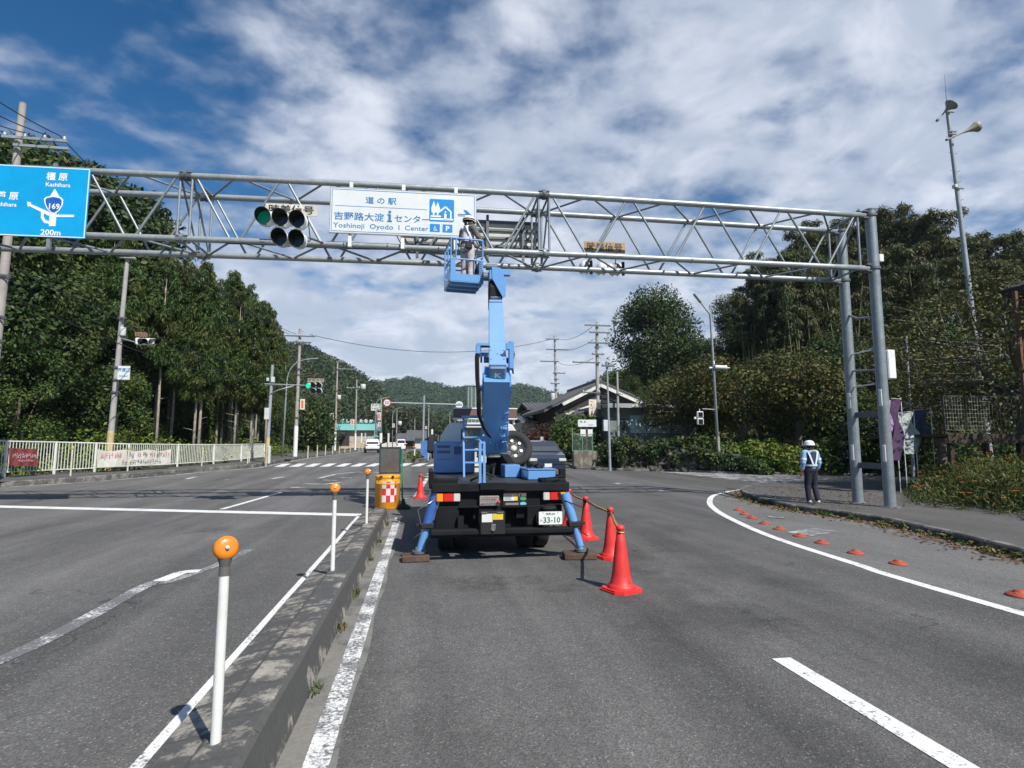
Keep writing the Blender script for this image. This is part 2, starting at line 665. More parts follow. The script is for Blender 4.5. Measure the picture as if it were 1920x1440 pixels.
def paint_mat(name, wear):
    """Road paint: worn through to the asphalt in flecks and crack lines."""
    m, nt, b = pbr(name)
    L = nt.links
    tc = N(nt, 'ShaderNodeTexCoord')
    n1 = N(nt, 'ShaderNodeTexNoise', ins={'Scale': 38, 'Detail': 5, 'Roughness': .75})
    n2 = N(nt, 'ShaderNodeTexNoise', ins={'Scale': 2.2, 'Detail': 4, 'Roughness': .7})
    L.new(tc.outputs['Object'], n1.inputs[0])
    L.new(tc.outputs['Object'], n2.inputs[0])
    t = mth(nt, 'ADD', mth(nt, 'MULTIPLY', n1.outputs[0], .65), mth(nt, 'MULTIPLY', n2.outputs[0], .5))
    mr = N(nt, 'ShaderNodeMapRange', ins={'From Min': .70 - wear * .28, 'From Max': .76 - wear * .22})
    L.new(t, mr.inputs[0])
    mx = N(nt, 'ShaderNodeMix', data_type='RGBA')
    mx.inputs[6].default_value = (.72, .72, .70, 1)
    mx.inputs[7].default_value = (.14, .142, .145, 1)
    L.new(mr.outputs[0], mx.inputs[0])
    L.new(mx.outputs[2], b.inputs['Base Color'])
    b.inputs['Roughness'].default_value = .7
    bp = N(nt, 'ShaderNodeBump', ins={'Strength': .3, 'Distance': .01})
    L.new(n1.outputs[0], bp.inputs['Height'])
    L.new(bp.outputs[0], b.inputs['Normal'])
    MATS[name] = m
    return m


paint = paint_mat('white_road_paint', .30)
paintw = paint_mat('worn_road_paint', .62)
paintww = paint_mat('very_worn_road_paint', .86)


def concrete_mat(name, pale, grime, amount=.5, blocks=False, scale=2.0):
    m, nt, b = pbr(name)
    L = nt.links
    tc = N(nt, 'ShaderNodeTexCoord')
    P = tc.outputs['Object']
    n1 = N(nt, 'ShaderNodeTexNoise', ins={'Scale': scale, 'Detail': 8, 'Roughness': .72})
    n2 = N(nt, 'ShaderNodeTexNoise', ins={'Scale': 26, 'Detail': 5, 'Roughness': .7})
    L.new(P, n1.inputs[0])
    L.new(P, n2.inputs[0])
    t = mth(nt, 'ADD', mth(nt, 'MULTIPLY', n1.outputs[0], .8), mth(nt, 'MULTIPLY', n2.outputs[0], .3))
    if blocks:
        br = N(nt, 'ShaderNodeTexBrick', ins={'Scale': 1.0, 'Mortar Size': .030, 'Mortar Smooth': .7, 'Brick Width': .265, 'Row Height': .40, 'Bias': 0})
        br.offset = 0.0
        wob = N(nt, 'ShaderNodeTexNoise', ins={'Scale': 5, 'Detail': 4})
        L.new(P, wob.inputs[0])
        vm = N(nt, 'ShaderNodeVectorMath', operation='MULTIPLY_ADD')
        vm.inputs[1].default_value = (.05, .09, 0)
        L.new(wob.outputs['Color'], vm.inputs[0])
        mp_ = N(nt, 'ShaderNodeMapping')
        mp_.inputs['Location'].default_value = (.975, 0, 0)
        L.new(P, mp_.inputs[0])
        L.new(mp_.outputs[0], vm.inputs[2])
        L.new(vm.outputs[0], br.inputs['Vector'])
        t = mth(nt, 'ADD', t, mth(nt, 'MULTIPLY', br.outputs['Fac'], .36))
    mr = N(nt, 'ShaderNodeMapRange', ins={'From Min': .66 - amount * .22, 'From Max': .72 - amount * .18})
    L.new(t, mr.inputs[0])
    mx = N(nt, 'ShaderNodeMix', data_type='RGBA')
    mx.inputs[6].default_value = (*pale, 1)
    mx.inputs[7].default_value = (*grime, 1)
    L.new(mr.outputs[0], mx.inputs[0])
    m2 = N(nt, 'ShaderNodeMix', data_type='RGBA', blend_type='MULTIPLY')
    m2.inputs[0].default_value = 1
    L.new(mx.outputs[2], m2.inputs[6])
    L.new(mth(nt, 'ADD', mth(nt, 'MULTIPLY', n2.outputs[0], .9), .55), m2.inputs[7])
    L.new(m2.outputs[2], b.inputs['Base Color'])
    b.inputs['Roughness'].default_value = .85
    bp = N(nt, 'ShaderNodeBump', ins={'Strength': .6, 'Distance': .012})
    L.new(t, bp.inputs['Height'])
    L.new(bp.outputs[0], b.inputs['Normal'])
    MATS[name] = m
    return m


conc = concrete_mat('concrete', (.32, .30, .27), (.17, .16, .145), .4)
conc_dark = concrete_mat('grimy_concrete', (.22, .21, .19), (.085, .08, .072), .8)
island_mat = concrete_mat('median_concrete', (.35, .32, .27), (.075, .074, .071), .88, True, 2.6)
soil = concrete_mat('soil', (.11, .085, .055), (.05, .055, .025), .7, scale=.8)
grassm = concrete_mat('grass_ground', (.07, .085, .03), (.035, .055, .018), .6, scale=.9)

# ---- lines that lay the place out (metres; the road runs along +y)
KERB_L = [Vector((-20.5, -10, 0)), Vector((-19.3, 12, 0))] + [gp(a, b) for a, b in
          ((0, 913), (87, 908), (160, 903), (250, 896), (375, 885), (475, 877))]
KERB_L += [Vector((-9.4, 42, .4)), Vector((-9.3, 55, .45)), Vector((-9.4, 78, .45)), Vector((-9.6, 110, .45)), Vector((-11, 150, .45)), Vector((-16, 240, .45))]


FARK = [Vector((8.9, 34, .25)), gp(1080, 880), gp(1180, 883), gp(1250, 884), gp(1350, 888), gp(1440, 890), gp(1560, 891), gp(1640, 893), Vector((60, 23.95, .1))]


def xof(line, y):
    for a, b in zip(line, line[1:]):
        if a.y <= y <= b.y:
            return a.x + (b.x - a.x) * (y - a.y) / max(b.y - a.y, 1e-6)
    return line[0].x if y < line[0].y else line[-1].x


WL = [Vector((5.6, -8, 0)), Vector((5.63, 4.7, 0)), Vector((5.75, 7, 0)), Vector((5.98, 9.1, 0)), Vector((6.45, 11.1, 0)), Vector((7.05, 13.0, 0)), Vector((7.9, 14.9, 0)), Vector((9.2, 16.9, 0)), Vector((11.4, 18.9, 0))]
KERB_R = [Vector((9.35, -8, .02))] + [gp(a, b, .02) for a, b in ((1920, 1030), (1783, 997), (1655, 969), (1570, 957), (1484, 946), (1424, 933), (1393, 922), (1386, 916))]
KERB_R += [Vector((12.6, 20.6, .05)), Vector((14.5, 21.6, .08)), Vector((18, 22.4, .1)), Vector((40, 24, .1))]


def sheet(name, rows, mat, kind='structure', uv=None):
    """rows: list of lists of points, joined into a grid."""
    b = MB()
    n = len(rows[0])
    vs = [p for r in rows for p in r]
    fs = [(i * n + j, i * n + j + 1, (i + 1) * n + j + 1, (i + 1) * n + j) for i in range(len(rows) - 1) for j in range(n - 1)]
    b.add(vs, fs, True)
    o = b.build(name, mat, origin=(0, 0, 0))
    return tag(o, kind=kind)


def h2(x, y):                       # cheap smooth noise
    return (math.sin(x * .31 + y * .17) + math.sin(x * .13 - y * .23 + 2) + math.sin(x * .53 + y * .41 + 5) * .5) / 2.5


def hill_h(x, y):
    z = grade(y)
    xl = xof(KERB_L, y) - 5
    if x < xl:
        d = xl - x
        amp = sstep(-30, 25, y) * (1 - .5 * sstep(60, 120, y)) * (1 - .5 * sstep(130, 240, y))
        z += amp * (1.1 * sstep(0, 6, d) + 12 * sstep(8, 75, d) + 10 * sstep(60, 160, d)) + .25 * h2(x, y) * sstep(0, 6, d)
    # right bank and wooded hill
    d = (x - 11) * .46 + (y - 29.3) * .887
    if d > .6 and y > 14 and x > 8:
        z += (.9 * sstep(.6, 3.5, d) + (12 * sstep(12, 50, d) + 9 * sstep(50, 120, d)) * (.16 + .84 * sstep(12, 36, x)) * (1 - .9 * sstep(84, 135, y))) * sstep(8, 12, x) + .2 * h2(x, y) * sstep(1, 4, d)
    if y < 21 and x > 14.5:
        z += .5 * sstep(14.5, 17.5, x) * (1 - sstep(19, 21, y))
    return z


def spaced(stops):
    o = []
    for (a, s), (b, _) in zip(stops, stops[1:]):
        k = max(1, int(round((b - a) / s)))
        o += [a + (b - a) * i / k for i in range(k)]
    o.append(stops[-1][0])
    return o


gx = spaced([(-1500, 250), (-250, 20), (-60, 2.5), (-12, 3), (12, 2), (60, 6), (250, 250), (1500, 1)])
gy = spaced([(-60, 15), (0, 3), (20, 2.5), (60, 5), (150, 15), (300, 250), (3000, 1)])
sheet('ground', [[(x, y, hill_h(x, y) - .20) for x in gx] for y in gy], grassm)

# ---- the carriageway: one sheet from kerb to kerb, the side road opening to the right
ys = spaced([(-8, 2), (14, .5), (24, 1), (34, 2), (60, 5), (240, 5)])


def xr_road(y):
    if y < 19:
        return xof(WL, y) + .02
    if y < 20:
        return 11.5 + (y - 19) * 10
    if y < 24:
        return 60.0
    for p, q in zip(FARK, FARK[1:]):
        if q.y <= y <= p.y:
            return p.x + (q.x - p.x) * (y - p.y) / (q.y - p.y)
    return 8.9


rows = []
for y in ys:
    a, b_ = xof(KERB_L, y) + .02, xr_road(y)
    rows.append([(a + (b_ - a) * t, y, grade(y)) for t in (0, .1, .2, .35, .5, .65, .8, 1)])
sheet('road', rows, asph)
# the strip between white line and kerb falls towards the gutter
rows = []
for y in spaced([(-8, 1), (19, 1)]):
    a, b_ = xof(WL, y) + .02, max(xof(KERB_R, y) + .05, xof(WL, y) + .05)
    rows.append([(a + (b_ - a) * t, y, -.13 * t * (1 if y < 17 else (19 - y) / 2) + .0) for t in (0, .5, 1)])
sheet('road_shoulder', rows, asph3)


# ---- kerbs: stones, 0.6 m each, with a joint between
def kerb(name, line, w, h0, h1, mat, side=1, step=.62, gap=.012):
    """line: top front edge; kerb body lies to one side of it."""
    b = MB()
    pts = [Vector(p) for p in line]
    acc = []
    for p, q in zip(pts, pts[1:]):
        n = max(1, int((q - p).length / step))
        for i in range(n):
            acc.append(p.lerp(q, i / n))
    acc.append(pts[-1])
    for p, q in zip(acc, acc[1:]):
        d = (q - p).normalized()
        nrm = Vector((d.y, -d.x, 0)) * side
        p1, q1 = p + d * gap, q - d * gap
        j = random.uniform(-.006, .006)
        vs = []
        for e in (p1, q1):
            for u, v in ((0, -h0), (0, h1 - .03 + j), (.025, h1 + j), (w, h1 + j), (w, -h0)):
                vs.append(e + nrm * u + Vector((0, 0, v)))
        b.add(vs, [(0, 1, 6, 5), (1, 2, 7, 6), (2, 3, 8, 7), (3, 4, 9, 8), (0, 1, 2, 3, 4), (5, 6, 7, 8, 9)])
    return tag(b.build(name, mat, origin=(0, 0, 0)), kind='structure')


kerb('kerb_left', [Vector((p.x, p.y, grade(p.y))) for p in KERB_L], .18, .3, .2, conc_dark, -1, 1.0)
kerb('kerb_right', [Vector((p.x, p.y, grade(p.y))) for p in KERB_R], .16, .4, .02, conc_dark, 1)
# far kerb of the side road, and in front of the corner wall
kerb('kerb_far', FARK, .16, .3, .12, conc_dark, -1)

# ---- pavements
rows = []
for y in spaced([(-8, 2), (60, 4), (240, 1)]):
    a = xof(KERB_L, y) - .17
    rows.append([(a - 4.2 * t, y, grade(y) + .19) for t in (0, .5, 1)])
sheet('pavement_left', rows, asph2)
rows = []
for y in spaced([(-8, 1), (18.4, .6), (24, 1)]):
    if y < 18.5:
        a = xof(KERB_R, y) + .15
        bb = a + 2.9 + sstep(8, 14, y) * 5.5
    else:
        a = min([p.x for p in KERB_R if p.y > y - 1] + [40]) if y > 19 else xof(KERB_R, y) + .15
        a = 9.9 + max(0, (y - 18.5)) * 1.25 + .15
        if y > 20.6:
            a = 12.7 + (y - 20.6) * 3.2
        bb = 40
    rows.append([(a + (bb - a) * t, y, .018 + (grade(y) if y > 18.5 else 0)) for t in (0, .5, 1)])
    if y >= 22.5:
        break
sheet('pavement_right', rows, asph2)


# ---- painted markings, 4 mm above the asphalt
def stripe(b, pts, wd, dz=.004, zf=None):
    pts = [Vector(p) for p in pts]
    L = []
    for i, p in enumerate(pts):
        d = (pts[min(i + 1, len(pts) - 1)] - pts[max(i - 1, 0)])
        d.z = 0
        d.normalize()
        n = Vector((d.y, -d.x, 0)) * (wd / 2)
        for q in (p - n, p + n):
            L.append((q.x, q.y, (grade(q.y) if zf is None else zf(q)) + dz))
    b.add(L, [(2 * i, 2 * i + 1, 2 * i + 3, 2 * i + 2) for i in range(len(pts) - 1)])


def dense(pts, s=1.0):
    o = []
    for p, q in zip(pts, pts[1:]):
        p, q = Vector(p), Vector(q)
        n = max(1, int((q - p).length / s))
        o += [p.lerp(q, i / n) for i in range(n)]
    return o + [Vector(pts[-1])]


def smooth_line(pts, n=8):
    o = []
    P = [pts[0]] + list(pts) + [pts[-1]]
    for i in range(1, len(P) - 2):
        for k in range(n):
            t = k / n
            a, b, c, d = P[i - 1], P[i], P[i + 1], P[i + 2]
            o.append(.5 * ((2 * b) + (c - a) * t + (2 * a - 5 * b + 4 * c - d) * t * t + (3 * b - a - 3 * c + d) * t ** 3))
    o.append(P[-2])
    return o


mk = MB()                                            # crisp paint
stripe(mk, dense([(-1.335, -3, 0), (-1.335, 13.3, 0)]), .15)               # along the median, left
a_, b_ = gp(0, 950), gp(688, 966)
a_ = a_ + (a_ - b_) * .12
stripe(mk, dense([a_, b_]), .42)                                          # stop line
stripe(mk, dense([gp(416, 955), gp(527, 923)]), .14)                      # lane line before the stop line
stripe(mk, [(2.68, 1.2, 0), (2.68, 4.06, 0)], .15)                        # dash in the near lane
stripe(mk, smooth_line(WL), .15)
for i in range(12):                                                       # zebra across the far side
    x0 = 513 + i * 28.5
    p = gp(x0 + 10, 874.5 - i * .15)
    q = gp(x0 + 32, 869.2 - i * .15)
    mk.add([gp(x0, 875.5 - i * .12) + Vector((0, 0, .004)), gp(x0 + 18, 875.2 - i * .12) + Vector((0, 0, .004)), gp(x0 + 33, 869.2 - i * .1) + Vector((0, 0, .004)), gp(x0 + 18, 869.5 - i * .1) + Vector((0, 0, .004))], [(0, 1, 2, 3)])
UPZ = Vector((0, 0, .004))
tag(mk.build('road_markings', paint, origin=(0, 0, 0)), kind='structure')
mk = MB()                                            # old and rubbed paint
stripe(mk, dense([(-.50, -3, 0), (-.50, 3, 0), (-.50, 12.8, 0)]), .13)   # along the median, right
stripe(mk, dense([(x, y, 0) for x, y in ((-.2, 17.4), (.1, 23), (.3, 27))]), .15)
stripe(mk, dense([KERB_L[i] + Vector((.35, 0, 0)) for i in range(2, len(KERB_L) - 2)]), .15)
for i in range(7):                                                        # zebra over the side road
    x0 = 1236 + i * 30
    y0 = 884.6 + i * 3.1
    x1 = 1530 + i * 12
    yb = 892 + i * 1.9
    mk.add([gp(x0, y0) + UPZ, gp(x1, yb) + UPZ, gp(x1 + 10, yb + .75) + UPZ, gp(x0 + 13, y0 + 1.5) + UPZ], [(0, 1, 2, 3)])
for pl in ([(597, 897), (630, 889), (668, 885)], [(668, 885), (740, 887)], [(570, 907), (610, 908), (640, 904)], [(606, 900), (632, 901)], [(638, 896), (660, 896)], [(508, 898), (533, 894)], [(422, 900), (428, 899.5)],
           [(350, 898), (368, 894)], [(545, 914), (572, 914)], [(735, 935), (765, 935)], [(1153, 906), (1163, 907)], [(1235, 919), (1243, 920)], [(780, 872.5), (800, 872.5)], [(756, 920), (762, 920)]):
    stripe(mk, [gp(*p) for p in pl], .2)
stripe(mk, [(.3, 28, 0), (.45, 60, 0), (.3, 120, 0)], .15)
tag(mk.build('worn_markings', paintw, origin=(0, 0, 0)), kind='structure')
mk = MB()                                            # ghosts of a removed lane line
cur = [gp(-60, 1262), gp(60, 1212), gp(180, 1150), gp(262, 1104), gp(305, 1086)]
stripe(mk, smooth_line(cur, 5), .16)
stripe(mk, smooth_line([gp(300, 1095), gp(350, 1080), gp(400, 1062), gp(470, 1030)], 5), .13)
sh_z = lambda q: -.13 * max(0, min(1, (q.x - xof(WL, q.y)) / 3.3)) + .004
stripe(mk, [gp(1498, 1000), gp(1548, 988)], .45, .006, sh_z)
stripe(mk, [gp(1440, 966), gp(1470, 967)], .3, .006, sh_z)
tag(mk.build('rubbed_markings', paintww, origin=(0, 0, 0)), kind='structure')
mk = MB()
stripe(mk, smooth_line([gp(300, 1090), gp(322, 1081), gp(345, 1073), gp(374, 1071)], 5), .17, .0045)
tag(mk.build('lane_line_remnant', paint, origin=(0, 0, 0)), kind='structure')

# concrete gutter strip right of the median: pale dusty apron
sheet('gutter_strip', [[(-.70, y, .002), (-.40 + .02 * math.sin(y * 3), y, .002)] for y in spaced([(-3, .5), (12.6, 1)])], concrete_mat('dusty_gutter', (.19, .185, .165), (.11, .108, .10), .5))

# ---- median island: weathered concrete blocks
b = MB()
y = -3.0
while y < 12.4:
    y1 = min(y + 2.0, 12.55)
    sec = [(-1.26, -.05), (-1.26, .10), (-1.24, .13), (-1.02, .175), (-1.005, .165), (-.99, .22), (-.965, .235), (-.77, .25), (-.735, .225), (-.69, .0), (-.69, -.05)]
    n = len(sec)
    V = []
    M_ = 8
    for k in range(M_ + 1):
        yy = y + .006 + (y1 - y - .012) * k / M_
        for u, v in sec:
            V.append((u + .006 * h2(yy * 9, u * 30), yy, v + (.006 * h2(yy * 7 + 3, u * 50) if v > .02 else 0)))
    F = [(k * n + i, k * n + i + 1, (k + 1) * n + i + 1, (k + 1) * n + i) for k in range(M_) for i in range(n - 1)]
    F += [tuple(range(n)), tuple(M_ * n + i for i in range(n))]
    b.add(V, F)
    y = y1
tag(b.build('median_kerb', island_mat, origin=(0, 0, 0)), kind='structure')
# second, planted island beyond the zebra
b = MB()
IS = [gp(752, 868), gp(800, 869), gp(806, 858), gp(800, 846), gp(780, 849)]
b.prism([(p.x, p.y) for p in IS], .2, .62, 'z')
tag(b.build('median_kerb_far', conc_dark, origin=(0, 0, 0)), kind='structure')


# ================================================================ VEGETATION
def leafmesh(name, cen, nrm, size, mats, parent=None, origin=(0, 0, 0), aspect=1.5, midx=None, seed=1, droop=0.0, wd=.38):
    """cen (n,3), nrm (n,3), size (n,): one small pointed quad per leaf spray."""
    rg = np.random.default_rng(seed)
    n = len(cen)
    nrm = nrm / (np.linalg.norm(nrm, axis=1, keepdims=True) + 1e-9)
    r = rg.normal(size=(n, 3))
    r[:, 2] -= droop
    t = r - nrm * np.sum(r * nrm, axis=1, keepdims=True)
    t /= (np.linalg.norm(t, axis=1, keepdims=True) + 1e-9)
    bt = np.cross(nrm, t)
    s = size[:, None]
    a = cen + t * s * aspect * .5
    c = cen - t * s * aspect * .5
    b_ = cen + bt * s * wd + t * s * .08
    d = cen - bt * s * wd + t * s * .08
    V = np.stack([a, b_, c, d], 1).reshape(-1, 3)
    org = np.array(WORLD.get(parent.name, (0, 0, 0)) if parent is not None else origin)
    V = V - org
    me = bpy.data.meshes.new(name)
    me.vertices.add(4 * n)
    me.vertices.foreach_set('co', V.astype(np.float32).ravel())
    me.loops.add(4 * n)
    me.loops.foreach_set('vertex_index', np.arange(4 * n, dtype=np.int32))
    me.polygons.add(n)
    me.polygons.foreach_set('loop_start', np.arange(0, 4 * n, 4, dtype=np.int32))
    me.polygons.foreach_set('loop_total', np.full(n, 4, dtype=np.int32))
    mats = mats if isinstance(mats, (list, tuple)) else [mats]
    for m in mats:
        me.materials.append(m)
    if midx is not None:
        me.polygons.foreach_set('material_index', midx.astype(np.int32))
    me.update()
    me.validate()
    ob = bpy.data.objects.new(name, me)
    C.objects.link(ob)
    if parent is not None:
        ob.parent = parent
    else:
        ob.location = tuple(origin)
        WORLD[ob.name] = tuple(origin)
    return ob


def clump_leaves(clumps, per, leaf, seed, up=.35, flat=1.0, shell=.55):
    """clumps: (x,y,z,r). Leaves sit in the outer shell of every clump."""
    rg = np.random.default_rng(seed)
    cl = np.array(clumps, dtype=float)
    if np.isscalar(per):
        w_ = cl[:, 3] ** 2
        cnt = np.maximum(3, (per * len(cl) * w_ / w_.sum())).astype(int)
    idx = np.repeat(np.arange(len(cl)), cnt)
    n = len(idx)
    d = rg.normal(size=(n, 3))
    d /= np.linalg.norm(d, axis=1, keepdims=True)
    rr = cl[idx, 3] * (shell + (1.08 - shell) * rg.random(n) ** .6)
    p = cl[idx, :3] + d * rr[:, None] * np.array([1, 1, flat])
    nr = d * .8 + rg.normal(size=(n, 3)) * .55 + np.array([0, 0, up])
    sz = leaf * rg.uniform(.6, 1.35, n)
    return p, nr, sz


green_dark = leafmat('dark_evergreen_leaves', (.014, .036, .010), (.042, .084, .020), (.070, .088, .020), .30)
green_mid = leafmat('green_leaves', (.022, .052, .011), (.068, .125, .026), (.095, .12, .026), .35)
green_bright = leafmat('bright_shrub_leaves', (.05, .11, .013), (.16, .25, .03), (.17, .18, .03), .8)
cedar_leaf = leafmat('cedar_needles', (.016, .042, .010), (.070, .125, .026), (.085, .090, .024), .25)
bamboo_leaf = leafmat('bamboo_leaves', (.025, .050, .018), (.085, .110, .040), (.13, .11, .045), .30)
cherry_leaf = leafmat('autumn_cherry_leaves', (.034, .056, .012), (.085, .105, .022), (.125, .088, .024), .9)
maple_leaf = leafmat('plum_coloured_leaves', (.050, .028, .022), (.085, .045, .030), None, .6)
weed_leaf = leafmat('weed_leaves', (.035, .070, .014), (.100, .140, .030), (.14, .11, .03), 1.2)
bark = M('bark', (.085, .068, .052), .9, var=.4, vs=6, bump=.6, bs=14)
bark_pale = M('pale_bark', (.34, .30, .25), .9, var=.35, vs=3, bump=.5, bs=18)
bark_grey = M('grey_bark', (.15, .13, .11), .9, var=.4, vs=6, bump=.6, bs=14)


def broad_tree(name, label, cat, H, Wd, nleaf, leaf, mat, seed, trunk_r=.22, low=.25, bk=None, flat=.85, nclump=46, limbs=6, branchy=0, group=None):
    rd = random.Random(seed)
    root = thing(name, label, cat, (0, 0, 0), group)
    cl = []
    zc, rz = H * (low + 1) / 2, H * (1 - low) / 2
    for i in range(nclump):
        u = rd.random() ** .5
        th = rd.uniform(0, 2 * PI)
        v = rd.uniform(-1, 1)
        rad = math.sqrt(max(0, 1 - v ** 4)) * (.35 + .65 * u)
        r = Wd * rd.uniform(.11, .21)
        cl.append((math.cos(th) * rad * (Wd / 2 - r * .6) * rd.uniform(.85, 1.12), math.sin(th) * rad * (Wd / 2 - r * .6) * rd.uniform(.85, 1.12), zc + v * (rz - r * .4) + .06 * H * math.sin(th * 2 + seed), r))
    p, nr, sz = clump_leaves(cl, nleaf / len(cl), leaf, seed, flat=flat)
    leafmesh('crown', p, nr, sz, mat, root, seed=seed)
    b = MB()
    b.path([(0, 0, -.3), (.03 * H * .2, 0, H * .12), (rd.uniform(-.03, .03) * H, rd.uniform(-.03, .03) * H, H * (low + .08)), (rd.uniform(-.05, .05) * H, rd.uniform(-.05, .05) * H, H * .8)],
           [trunk_r * 1.35, trunk_r, trunk_r * .8, trunk_r * .2], 9)
    for i in range(limbs):
        c = cl[rd.randrange(len(cl))]
        z0 = H * rd.uniform(low * .7, low + .25)
        m = ((c[0]) * .45 + rd.uniform(-.2, .2), c[1] * .45 + rd.uniform(-.2, .2), z0 + (c[2] - z0) * .4)
        b.path([(0, 0, z0), m, (c[0] * .9, c[1] * .9, c[2])], [trunk_r * .5, trunk_r * .3, trunk_r * .08], 6, False)
    for i in range(branchy):
        c = cl[rd.randrange(len(cl))]
        e = (c[0] * 1.12 + rd.uniform(-.4, .4), c[1] * 1.12 + rd.uniform(-.4, .4), c[2] + rd.uniform(-.4, .4))
        b.path([(c[0] * .3, c[1] * .3, H * .45 + (c[2] - H * .45) * .5), ((c[0] + e[0]) * .4, (c[1] + e[1]) * .4, (c[2] + H * .5) / 2 + rd.uniform(-.3, .3)), c[:3], e], [.05, .035, .022, .008], 5, False)
    b.build('trunk', bk or bark, root)
    return root


def cedar(seed, H, cr, low, label, nleaf=21000, leaf=.19):
    rd = random.Random(seed)
    root = thing('cedar_tree', label, 'tree', (0, 0, 0), 'cedars of the forest beyond the white railing')
    cl = []
    z = H * low
    while z < H * 1.0:
        t = (z - H * low) / (H * (1 - low))
        R_ = cr * (1 - t) ** .7 * (.6 + .4 * min(1, t * 5)) + .15
        k = max(2, int(7 * (1 - t) + 1))
        a0 = rd.uniform(0, 6)
        for i in range(k):
            a = a0 + 2 * PI * i / k + rd.uniform(-.4, .4)
            q = R_ * rd.uniform(.45, 1.1)
            r = max(.28, R_ * rd.uniform(.28, .48))
            cl.append((math.cos(a) * q, math.sin(a) * q, z - q * .25 + rd.uniform(-.3, .3), r))
        z += H * .034 * rd.uniform(.8, 1.3)
    p, nr, sz = clump_leaves(cl, nleaf / len(cl), leaf, seed, up=.1, flat=1.25, shell=.4)
    leafmesh('crown', p, nr, sz, cedar_leaf, root, seed=seed, droop=1.2, aspect=1.9, wd=.20)
    b = MB()
    b.path([(0, 0, -.5), (.05, 0, H * .3), (.0, .06, H * .6), (0, 0, H * .90)], [.125, .095, .06, .01], 8)
    for i in range(7):                                 # bare snags below the crown
        zz = H * rd.uniform(.15, low + .1)
        a = rd.uniform(0, 6.28)
        L_ = rd.uniform(.3, .9)
        b.path([(0, 0, zz), (math.cos(a) * L_, math.sin(a) * L_, zz + L_ * .25)], [.03, .008], 4, False)
    b.build('trunk', bark_pale, root)
    return root


FENCE_XY = [gp(7, 895, .2), gp(101, 889, .2), gp(177, 885, .2), gp(239, 882, .2), gp(332, 875, .2), gp(400, 870, .2), gp(452, 865, .2), gp(495, 860, .2)]


def fence_x(y):
    F_ = [Vector((-19.5, 10, .3))] + FENCE_XY + [Vector((-13, 60, .5)), Vector((-14, 110, .5))]
    return xof(F_, y)


def gz(x, y):
    return hill_h(x, y) - .2


CL = 'tall cedar with a thin pale trunk in the dense wood behind the white railing'
protos = [cedar(11, 15.5, 1.55, .50, CL), cedar(12, 17.5, 1.75, .40, CL), cedar(13, 14, 1.4, .56, CL), cedar(14, 16, 2.3, .10, CL, 24000), cedar(15, 15, 2.1, .16, CL, 22000)]
PH = (15.5, 17.5, 14, 16, 15)
rd = random.Random(5)
spots = []
# a row of trunks along the edge, then deeper rows
for px in (248, 262, 300, 318, 334, 343, 352, 372, 380, 388, 398, 410, 424, 432, 441, 452, 462, 470, 478, 487, 496, 512, 520, 527):
    Y = rd.uniform(36, 44) if px < 440 else rd.uniform(42, 58)
    spots.append((at(px + rd.uniform(-6, 6), 800, Y).x - rd.uniform(0, 2.5), Y))
for i in range(50):
    Y = rd.uniform(42, 72)
    px = rd.uniform(230, 480) if Y < 54 else rd.uniform(330, 540)
    spots.append((at(px, 800, Y).x - 2.5, Y))
for i in range(22):
    Y = rd.uniform(66, 100)
    spots.append((at(rd.uniform(455, 545), 800, Y).x, Y))
SIL = [(-300, 235), (0, 250), (60, 240), (150, 285), (200, 335), (270, 400), (300, 440), (370, 482), (440, 500), (480, 560), (512, 580), (530, 640), (600, 690), (700, 760)]


def ztop_at(x, y, k=1.0):
    # height of the wood's skyline at this place, as measured in the survey photo
    w_ = Vector((x, y, 6)) - EYEV
    px = 960 + FPX * w_.dot(_r) / w_.dot(_f)
    for (a, za), (b, zb) in zip(SIL, SIL[1:]):
        if a <= px <= b:
            return at(px, za + (zb - za) * (px - a) / (b - a), y).z
    return at(px, 240, y).z if px < 0 else 8


for i, (x, y) in enumerate(spots):
    x = min(x, fence_x(y) - (1.0 if i < 24 else 5) if y < 60 else -14.5 - rd.random() * 6)
    k = i % 3 if i < 24 else 3 + i % 2
    if i > 68:
        k = (i * 7) % 5
    pr = protos[k]
    o = copy_tree(pr)
    z = gz(x, y)
    sz_ = min(1.25, (ztop_at(x, y) - z) * rd.uniform(.78, 1.0) / PH[k])
    place(o, (x, y, z), rd.uniform(0, 6.28), (max(.75, sz_ * .95), max(.75, sz_ * .95), sz_))

for pr in protos:
    for ch in list(pr.children):
        bpy.data.objects.remove(ch)
    bpy.data.objects.remove(pr)

